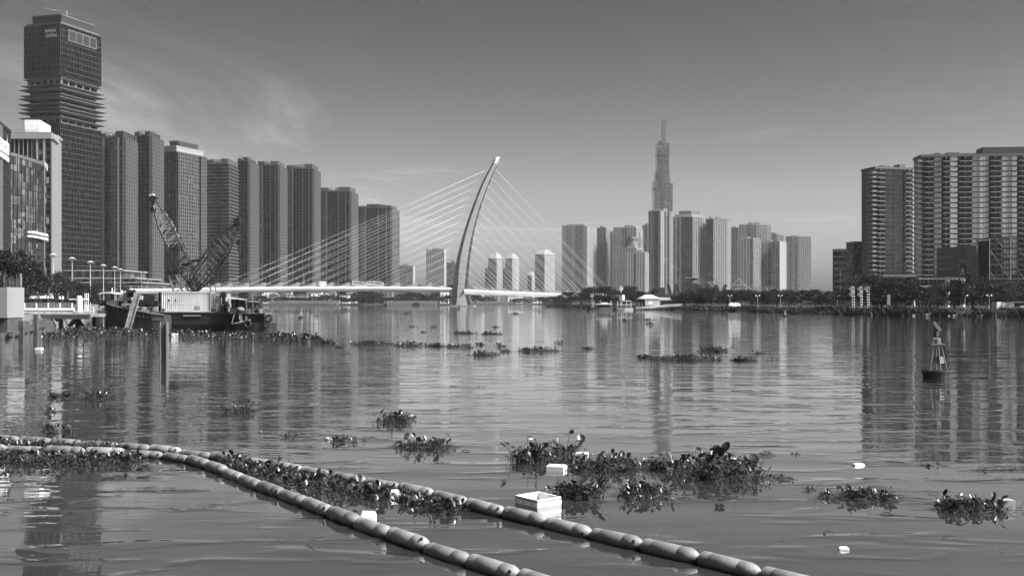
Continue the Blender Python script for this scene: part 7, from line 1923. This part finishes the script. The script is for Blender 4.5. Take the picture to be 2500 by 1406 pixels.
def wow_sign():
    Y = 540.0
    th = thing('letter_sign', (PX(1690, Y), Y, 1.4), 'giant black WOW letters on a scaffold behind the park trees', 'sign')
    fc = Facade((PX(1600, Y), Y), (PX(1780, Y), Y), 0, 1)
    for ch, px, w, yt, yb in (('W', 1652, 42, 694, 734), ('O', 1697, 38, 692, 732), ('W', 1748, 48, 695, 734)):
        za, zb = PZ(yt, Y), PZ(yb, Y); xc, hw = PX(px, Y), w / 2 * Y / F; m = MB()
        if ch == 'W':
            xs = [-1, -.5, 0, .5, 1]; t = .34 * hw
            for k in range(4):
                (xa, za_), (xb, zb_) = ((xc + xs[k] * hw, za if k % 2 == 0 else zb), (xc + xs[k + 1] * hw, zb if k % 2 == 0 else za))
                y0 = Y + .004 * k
                m.prism([(xa - t / 2, y0, za_), (xa + t / 2, y0, za_), (xb + t / 2, y0, zb_), (xb - t / 2, y0, zb_)], (0, 1.2, 0))
        else:
            rg = [[(xc + q * hw * math.cos(a_), Y + d, (za + zb) / 2 + q * (za - zb) / 2 * math.sin(a_)) for a_ in [2 * math.pi * i / 24 for i in range(25)]] for q, d in ((1, 0), (.28, 0), (.28, 1.2), (1, 1.2), (1, 0))]
            m.loft(rg, cap=False, closed=False)
        m.build('letter', 'letter_black', th)
    MB().box(PX(1609, Y), PX(1624, Y), Y, Y + 2, 1.4, PZ(702, Y)).build('pillar_board', 'letter_black', th)
    MB().box(PX(1690, Y), PX(1706, Y), Y + 3, Y + 4, PZ(684, Y), PZ(679, Y)).build('top_board', 'letter_black', th)
    MB().box(PX(1678, Y), PX(1708, Y), Y + 2, Y + 6, PZ(678.4, Y), PZ(677.4, Y)).build('top_canopy', 'steel_pale', th)
    sc = thing('stage_scaffold', (PX(1760, Y + 6), Y + 6, 1.4), 'long pale truss scaffold with a peaked end behind the giant letters', 'scaffold')
    def tr(p, q, r=.13): return MB().tube((PX(p[0], Y + 6), Y + 6, PZ(p[1], Y + 6)), (PX(q[0], Y + 6), Y + 6, PZ(q[1], Y + 6)), r, n=4)
    for (xa, xb, ya, yb) in ((1632, 1720, 686, 691), (1724, 1768, 688, 693), (1830, 1905, 702, 707)):
        tr((xa, ya), (xb, ya)).build('chord', 'steel_mid', sc); tr((xa, yb), (xb, yb)).build('chord', 'steel_mid', sc); ls = MB(); n = int((xb - xa) / 4)
        for k in range(n):
            a, b = xa + (xb - xa) * k / n, xa + (xb - xa) * (k + 1) / n; c, d = (ya, yb) if k % 2 else (yb, ya)
            ls.tube((PX(a, Y + 6), Y + 6, PZ(c, Y + 6)), (PX(b, Y + 6), Y + 6, PZ(d, Y + 6)), .09, n=4)
        ls.build('lacing', 'steel_mid', sc, kind='stuff')
    for px in (1634, 1650, 1676, 1718, 1734, 1752, 1768, 1785, 1800, 1815, 1832, 1850, 1870, 1888, 1904): tr((px, 690 if px < 1775 else (684 if px < 1820 else 704)), (px, 737), .1).build('post', 'steel_mid', sc)
    for p, q in (((1785, 700), (1803, 680)), ((1803, 680), (1830, 705)), ((1730, 688), (1752, 714)), ((1740, 688), (1762, 714)), ((1788, 696), (1822, 696)), ((1790, 706), (1828, 706)), ((1830, 704), (1850, 722)), ((1870, 704), (1888, 722))): tr(p, q, .12).build('brace', 'steel_pale', sc)
wow_sign()
def tents_boats():
    Y = 500.0
    t = thing('event_tent', (PX(1588, Y), Y, 1.4), 'large white peaked event tent behind the landing stage', 'tent')
    xa, xb, xe = PX(1566, Y), PX(1575, Y), PX(1611, Y); ze, zp = PZ(729, Y), PZ(719.5, Y)
    MB().box(xb, xe, Y, Y + 16, 1.2, ze).build('wall', 'cloth_white', t); MB().box(xa, xb, Y + 1, Y + 15, 1.2, ze - .2).build('side_room', 'tower_grey', t)
    MB().loft([[(xa - .3, Y - .3, ze), (xe + .3, Y - .3, ze), (xe + .3, Y + 16.5, ze), (xa - .3, Y + 16.5, ze)], [(PX(1580, Y), Y + 6, zp), (PX(1596, Y), Y + 6, zp), (PX(1596, Y), Y + 10, zp), (PX(1580, Y), Y + 10, zp)]]).build('roof', 'cloth_white', t)
    t2 = thing('awning_tent', (PX(1620, Y), Y, 1.4), 'low white awning joined to the right of the event tent', 'tent'); MB().prism([(PX(1611, Y + 4), Y + 4, PZ(733, Y)), (PX(1640, Y + 4), Y + 4, PZ(733, Y)), (PX(1636, Y + 4), Y + 4, PZ(726, Y)), (PX(1613, Y + 4), Y + 4, PZ(726, Y))], (0, 8, 0)).build('roof', 'cloth_white', t2)
    for px in (1613, 1638): MB().tube((PX(px, Y + 5), Y + 5, 1.4), (PX(px, Y + 5), Y + 5, PZ(733, Y)), .1).build('post', 'steel_mid', t2)
    t3 = thing('small_gazebo', (PX(1588, Y - 12), Y - 12, 1.4), 'small white pyramid gazebo in front of the event tent', 'gazebo'); Yg = Y - 12
    MB().loft([[(PX(1582, Yg), Yg, PZ(741, Yg)), (PX(1595, Yg), Yg, PZ(741, Yg)), (PX(1595, Yg), Yg + 3, PZ(741, Yg)), (PX(1582, Yg), Yg + 3, PZ(741, Yg))], [(PX(1588, Yg), Yg + 1.4, PZ(736.5, Yg)), (PX(1589, Yg), Yg + 1.4, PZ(736.5, Yg)), (PX(1589, Yg), Yg + 1.6, PZ(736.5, Yg)), (PX(1588, Yg), Yg + 1.6, PZ(736.5, Yg))]]).build('roof', 'cloth_white', t3)
    for px in (1582.5, 1594.5): MB().tube((PX(px, Yg), Yg + .2, 1.4), (PX(px, Yg), Yg + .2, PZ(741, Yg)), .07).build('post', 'steel_pale', t3)
    # moored boats
    def boat(lb, xa, xb, Yw, hull, cab, zs, roofs):
        th = thing('river_boat', (PX((xa + xb) / 2, Yw), Yw, 0), lb, 'boat'); zt = PZ(zs, Yw)
        MB().loft([[(PX(a, Yw), Yw + c, zt + e), (PX(a + (2 if a == xa else 0), Yw), Yw + c + .2, -.3), (PX(a + (2 if a == xa else 0), Yw), Yw + 4.4 - c, -.3), (PX(a, Yw), Yw + 4.6 - c, zt + e)] for a, c, e in ((xa, 1.9, .5), (xa + (xb - xa) * .15, .5, .25), (xa + (xb - xa) * .5, 0, 0), (xb, .2, .1))]).build('hull', hull, th)
        for (a, b, y0, y1, mt, nm) in cab: MB().box(PX(a, Yw), PX(b, Yw), Yw + .8, Yw + 3.8, PZ(y0, Yw), PZ(y1, Yw)).build(nm, mt, th)
        for (a, b, y) in roofs: MB().box(PX(a, Yw), PX(b, Yw), Yw + .4, Yw + 4.2, PZ(y, Yw), PZ(y - 1.2, Yw)).build('roof', 'white_paint', th)
        return th
    Yw = WY(757.2)
    b1 = boat('low dark patrol boat with a white cabin, left of the white ferry', 1432, 1496, Yw, 'steel_mid', [(1458, 1492, 751, 743.5, 'glass_mid', 'cabin'), (1470, 1484, 742, 738.5, 'white_paint', 'bridge_house')], 751, [(1456, 1494, 743.4)])
    for k in range(6): MB().box(PX(1460 + k * 5.4, Yw), PX(1463 + k * 5.4, Yw), Yw + .7, Yw + .8, PZ(750, Yw), PZ(745, Yw)).build('window', 'glass_black', b1)
    for px in (1450, 1466, 1492): MB().tube((PX(px, Yw), Yw + 1, PZ(750, Yw)), (PX(px, Yw), Yw + 1, PZ(733.5, Yw)), .08).build('post', 'white_paint', b1)
    b2 = boat('white double-deck ferry at the landing stage', 1504, 1546, Yw, 'white_paint', [(1508, 1542, 752, 745, 'steel_mid', 'lower_cabin'), (1522, 1538, 742, 736, 'glass_mid', 'wheelhouse')], 752.5, [(1506, 1544, 744.5), (1518, 1540, 735)])
    for px in (1508, 1518, 1530, 1541): MB().tube((PX(px, Yw), Yw + .6, PZ(753, Yw)), (PX(px, Yw), Yw + .6, PZ(735, Yw)), .1).build('post', 'white_paint', b2)
    Yn = Yw + 3; nt_ = thing('navigation_tower', (PX(1517, Yn), Yn, 0), 'white navigation light tower with a square board above the ferry', 'tower')
    MB().tube((PX(1516, Yn), Yn, 0), (PX(1516, Yn), Yn, PZ(697, Yn)), .16).build('mast', 'white_paint', nt_)
    MB().box(PX(1511, Yn), PX(1518.5, Yn), Yn - .6, Yn - .4, PZ(733, Yn), PZ(720, Yn)).build('board', 'tower_light', nt_); MB().box(PX(1518.5, Yn), PX(1525, Yn), Yn - .7, Yn + .4, PZ(732.5, Yn), PZ(719.5, Yn)).build('board', 'white_paint', nt_)
    MB().prism([(PX(1512, Yn), Yn - .7, PZ(720, Yn)), (PX(1519.5, Yn), Yn - .7, PZ(720, Yn)), (PX(1515.5, Yn), Yn - .7, PZ(714, Yn))], (0, .2, 0)).build('cone_mark', 'black', nt_)
    for dx in (-3, 0, 3): MB().tube((PX(1517 + dx, Yn), Yn, PZ(709, Yn)), (PX(1517 + dx * 1.2, Yn), Yn, PZ(701, Yn)), .14, n=5).build('antenna', 'white_paint', nt_)
    Yp = Yw - 3; tp = thing('landing_post_mark', (PX(1446, Yw + 8), Yw + 8, 0), 'striped pole with a triangle mark on the right bank tip', 'sign'); yq = Yw + 8
    n = 8
    for k in range(n): za, zb = PZ(752 - 27 * k / n, yq), PZ(752 - 27 * (k + 1) / n, yq); MB().lathe([(.12, za), (.12, zb)], (PX(1445.5, yq), yq, 0), 7).build('stripe', 'white_paint' if k % 2 else 'steel_dark', tp)
    m = MB(); P_ = [(1441, 723.5), (1450, 723.5), (1445.5, 716.5)]
    for a, b in ((0, 1), (1, 2), (2, 0)): m.tube((PX(P_[a][0], yq), yq, PZ(P_[a][1], yq)), (PX(P_[b][0], yq), yq, PZ(P_[b][1], yq)), .17, n=5)
    m.build('triangle_mark', 'steel_pale', tp)
    # landing stage with white railing ramp
    ls = thing('landing_stage', (PX(1560, Yw), Yw, 0), 'floating landing stage with a long white railing ramp to the bank', 'jetty')
    MB().box(PX(1496, Yw + 2), PX(1580, Yw + 2), Yw + 2, Yw + 6, -.3, PZ(753.5, Yw)).build('pontoon', 'steel_dark', ls)
    rp = [(1553, 750.5), (1590, 749), (1622, 745.5), (1665, 742.5)]
    for k in range(3):
        (a, b), (c, d) = rp[k], rp[k + 1]
        MB().hexa([B3(a, b + 5, Yw + 1), B3(c, d + 5, Yw + 1), B3(c, d + 5, Yw + 3), B3(a, b + 5, Yw + 3), B3(a, b + 4, Yw + 1), B3(c, d + 4, Yw + 1), B3(c, d + 4, Yw + 3), B3(a, b + 4, Yw + 3)]).build('ramp', 'concrete', ls)
        MB().tube(B3(a, b, Yw + .9), B3(c, d, Yw + .9), .09, n=4).build('handrail', 'white_paint', ls)
        m_ = int((c - a) / 2.6)
        for q in range(m_): x, y = a + (c - a) * q / m_, b + (d - b) * q / m_; MB().tube(B3(x, y, Yw + .9), B3(x, y + 4.5, Yw + .9), .07, n=4).build('baluster', 'white_paint', ls)
    for px, yt in ((1560, 739), (1567, 739)): MB().lathe([(.25, -1), (.25, PZ(yt, Yw - 1))], (PX(px, Yw - 1), Yw - 1, 0), 8).build('mooring_pile', 'steel_mid', ls)
    # waiting barge far up river, long pale embankment wall
    Yf = WY(746.5); fb = thing('far_barge', (PX(1015, Yf), Yf, 0), 'dark square barge far up river left of the pylon', 'barge')
    MB().loft([[(PX(1006, Yf), Yf, 0), (PX(1024, Yf), Yf, 0), (PX(1024, Yf), Yf + 12, 0), (PX(1006, Yf), Yf + 12, 0)], [(PX(1006, Yf), Yf, PZ(742, Yf)), (PX(1024.5, Yf), Yf, PZ(742, Yf)), (PX(1024.5, Yf), Yf + 12, PZ(742, Yf)), (PX(1006, Yf), Yf + 12, PZ(742, Yf))]]).build('hull', 'hull_black', fb)
    MB().box(PX(1009, Yf), PX(1021, Yf), Yf + 3, Yf + 9, PZ(742, Yf), PZ(739, Yf)).build('load', 'steel_dark', fb)
    for (xa, xb, lb) in ((945, 1068, 'long pale embankment wall on the far bank left of the pylon'), (1166, 1255, 'pale embankment wall on the far bank right of the pylon'), (655, 830, 'broken pale embankment on the far left bank')):
        Ye = 1148.0 if xa < 1100 else 1405.0; ew = thing('embankment', (PX(xa, Ye), Ye, 0), lb, 'wall')
        n = 18
        for k in range(n):
            a, b = xa + (xb - xa) * k / n, xa + (xb - xa) * (k + .78) / n
            MB().box(PX(a, Ye), PX(b, Ye), Ye - 1, Ye + 3, .2, PZ(740.5, Ye) + 2.6).build('wall_panel', 'tower_light', ew)
    # bank: shed, small white car, white mound of sand, screens, lamps
    Ys = 268.0; sh = thing('river_shed', (PX(2465, Ys), Ys, 1.3), 'low white shed with an open front by the right picture edge', 'shed'); zb = 1.3
    MB().box(PX(2434, Ys + 2), PX(2444, Ys + 2), Ys + 2, Ys + 5, zb, PZ(737, Ys)).build('end_wall', 'white_paint', sh); MB().box(PX(2463, Ys), PX(2476, Ys), Ys, Ys + 4, zb, PZ(739, Ys)).build('wall', 'white_paint', sh); MB().box(PX(2477, Ys), PX(2530, Ys), Ys + 1, Ys + 5, zb, PZ(739, Ys)).build('room', 'tower_dark', sh); MB().box(PX(2460, Ys), PX(2530, Ys), Ys - .5, Ys + 5, PZ(738.6, Ys), PZ(736.6, Ys)).build('roof', 'tower_light', sh)
    bo = thing('beached_boat', (PX(2480, 258), 258, 0), 'black upturned boat lying below the white shed', 'boat'); Yb = 258.0
    MB().loft([[(PX(a, Yb), Yb + .2, .9), (PX(a, Yb), Yb + 1.2, .9 + h), (PX(a, Yb), Yb + 2.4, .9)] for a, h in ((2458, .1), (2475, .9), (2500, 1.5), (2530, 1.6))]).build('hull', 'hull_black', bo)
    for px, Yl, lb in ((2044, 320, 'bent lamp pole left of the channel signs'), (1850, 350, 'twin globe lamp below the castle-roof tower'), (1905, 340, 'twin globe lamp below the sunlit white edge'), (2415, 280, 'twin globe lamp below the steel screen'), (1782, 390, 'twin globe lamp in front of the last letter W'), (2356, 285, 'single globe lamp below the poster board')):
        x = PX(px, Yl); th = thing('park_lamp', (x, Yl, 1.35), lb, 'street lamp', 'park lamps on the right bank'); z = PZ(723 if px != 2044 else 722, Yl)
        MB().path([(x, Yl, 1.35), (x, Yl, z)], [.09, .06], 6).build('pole', 'steel_pale', th)
        for s in ((-1, 1) if 'twin' in lb else (1,)):
            MB().tube((x, Yl, z), (x + s * .55, Yl, z + .1), .05, n=5).build('arm', 'steel_pale', th); MB().lathe([(.05, -.2), (.22, -.08), (.24, .05), (.12, .2), (.02, .24)], (x + s * .55, Yl, z + .15), 10).build('globe', 'white_paint', th)
    for px, Yl, yt, lb in ((1395, 780, 700, 'slim mast on the right bank before the deck end'), (1588, 640, 690, 'slim mast behind the white tent'), (2052, 420, 658, 'tall slim lamp mast in front of the low dark blocks')):
        x = PX(px, Yl); o = MB().path([(x, Yl, 1.3), (x, Yl, PZ(yt, Yl)), (x - 1.2, Yl, PZ(yt, Yl) + .4)], [.16, .1, .06], 6).build('lamp_mast', 'steel_mid', None, (x, Yl, 1.3)); tag(o, lb, 'lamp mast')
    Ym = 296.0; o = MB(); 
    o.loft([[(PX(2010 + a, Ym), Ym - 3, -.2), (PX(2010 + a, Ym), Ym, PZ(766 - h, Ym)), (PX(2010 + a, Ym), Ym + 6, PZ(765 - h, Ym))] for a, h in ((0, 1.0), (18, 8.5), (50, 10), (62, 9.5))]); tag(o.build('concrete_slipway', 'concrete', None, (PX(2040, Ym), Ym, 0)), 'pale concrete slipway sloping into the water left of the channel signs', 'slipway')
    Yc = 372.0; c = thing('white_van', (PX(1792, Yc), Yc, 1.35), 'white van parked behind the bank shrubs below the scaffold peak', 'van'); 
    MB().loft([[(PX(1780, Yc), Yc, PZ(748, Yc)), (PX(1808, Yc), Yc, PZ(748, Yc)), (PX(1808, Yc), Yc + 1.9, PZ(748, Yc)), (PX(1780, Yc), Yc + 1.9, PZ(748, Yc))], [(PX(1780, Yc), Yc, PZ(743, Yc)), (PX(1808, Yc), Yc, PZ(743, Yc)), (PX(1808, Yc), Yc + 1.9, PZ(743, Yc)), (PX(1780, Yc), Yc + 1.9, PZ(743, Yc))], [(PX(1785, Yc), Yc + .2, PZ(739, Yc)), (PX(1803, Yc), Yc + .2, PZ(739, Yc)), (PX(1803, Yc), Yc + 1.7, PZ(739, Yc)), (PX(1785, Yc), Yc + 1.7, PZ(739, Yc))]]).build('body', 'white_paint', c)
    for px in (1785, 1803): MB().tube((PX(px, Yc), Yc - .05, 1.68), (PX(px, Yc), Yc + 1.95, 1.68), .34, n=12).build('wheel', 'rubber', c)
    for px in (1788, 1797): MB().box(PX(px, Yc), PX(px + 6, Yc), Yc + .06, Yc + .2, PZ(742.6, Yc), PZ(740, Yc)).build('window', 'glass_black', c)
    for i, (px, py, w, h, mt, lb) in enumerate(((2166, 748, 8, 29, 'tower_light', 'pale notice panel between the layered trees'), (2156, 754, 6, 9, 'white_paint', 'small white cabinet at the bank edge right of the channel signs'))):
        Yq = 292.0 + 4 * i; o = MB().box(PX(px, Yq), PX(px + w, Yq), Yq, Yq + .4, 1.2, PZ(py - h, Yq)).build('notice_panel', mt, None, (PX(px, Yq), Yq, 1.2)); tag(o, lb, 'panel')
    Yu = 294.0; x = PX(2232, Yu); u = thing('folded_parasol', (x, Yu, 1.35), 'folded white parasol standing on the right bank below the round tree', 'parasol')
    MB().tube((x, Yu, 1.3), (x, Yu, PZ(731, Yu)), .04).build('pole', 'steel_mid', u); MB().lathe([(.3, PZ(748, Yu)), (.22, PZ(740, Yu)), (.03, PZ(731, Yu))], (x, Yu, 0), 8).build('canopy', 'cloth_white', u)
    Yf2 = 330.0; fn = thing('park_fence', (PX(1600, 470), 470, 1.3), 'low white post fence along the park promenade on the right bank', 'fence')
    prev = None
    for k in range(60):
        t = k / 59; px = 1680 + 420 * t; Y_ = 440 - 145 * t; x = PX(px, Y_)
        MB().box(x - .09, x + .09, Y_, Y_ + .18, 1.3, 2.35).build('post', 'tower_light', fn)
        if prev: MB().tube((prev[0], prev[1] + .1, 2.25), (x, Y_ + .1, 2.25), .05, n=4).build('rail', 'tower_light', fn)
        prev = (x, Y_)
tents_boats()
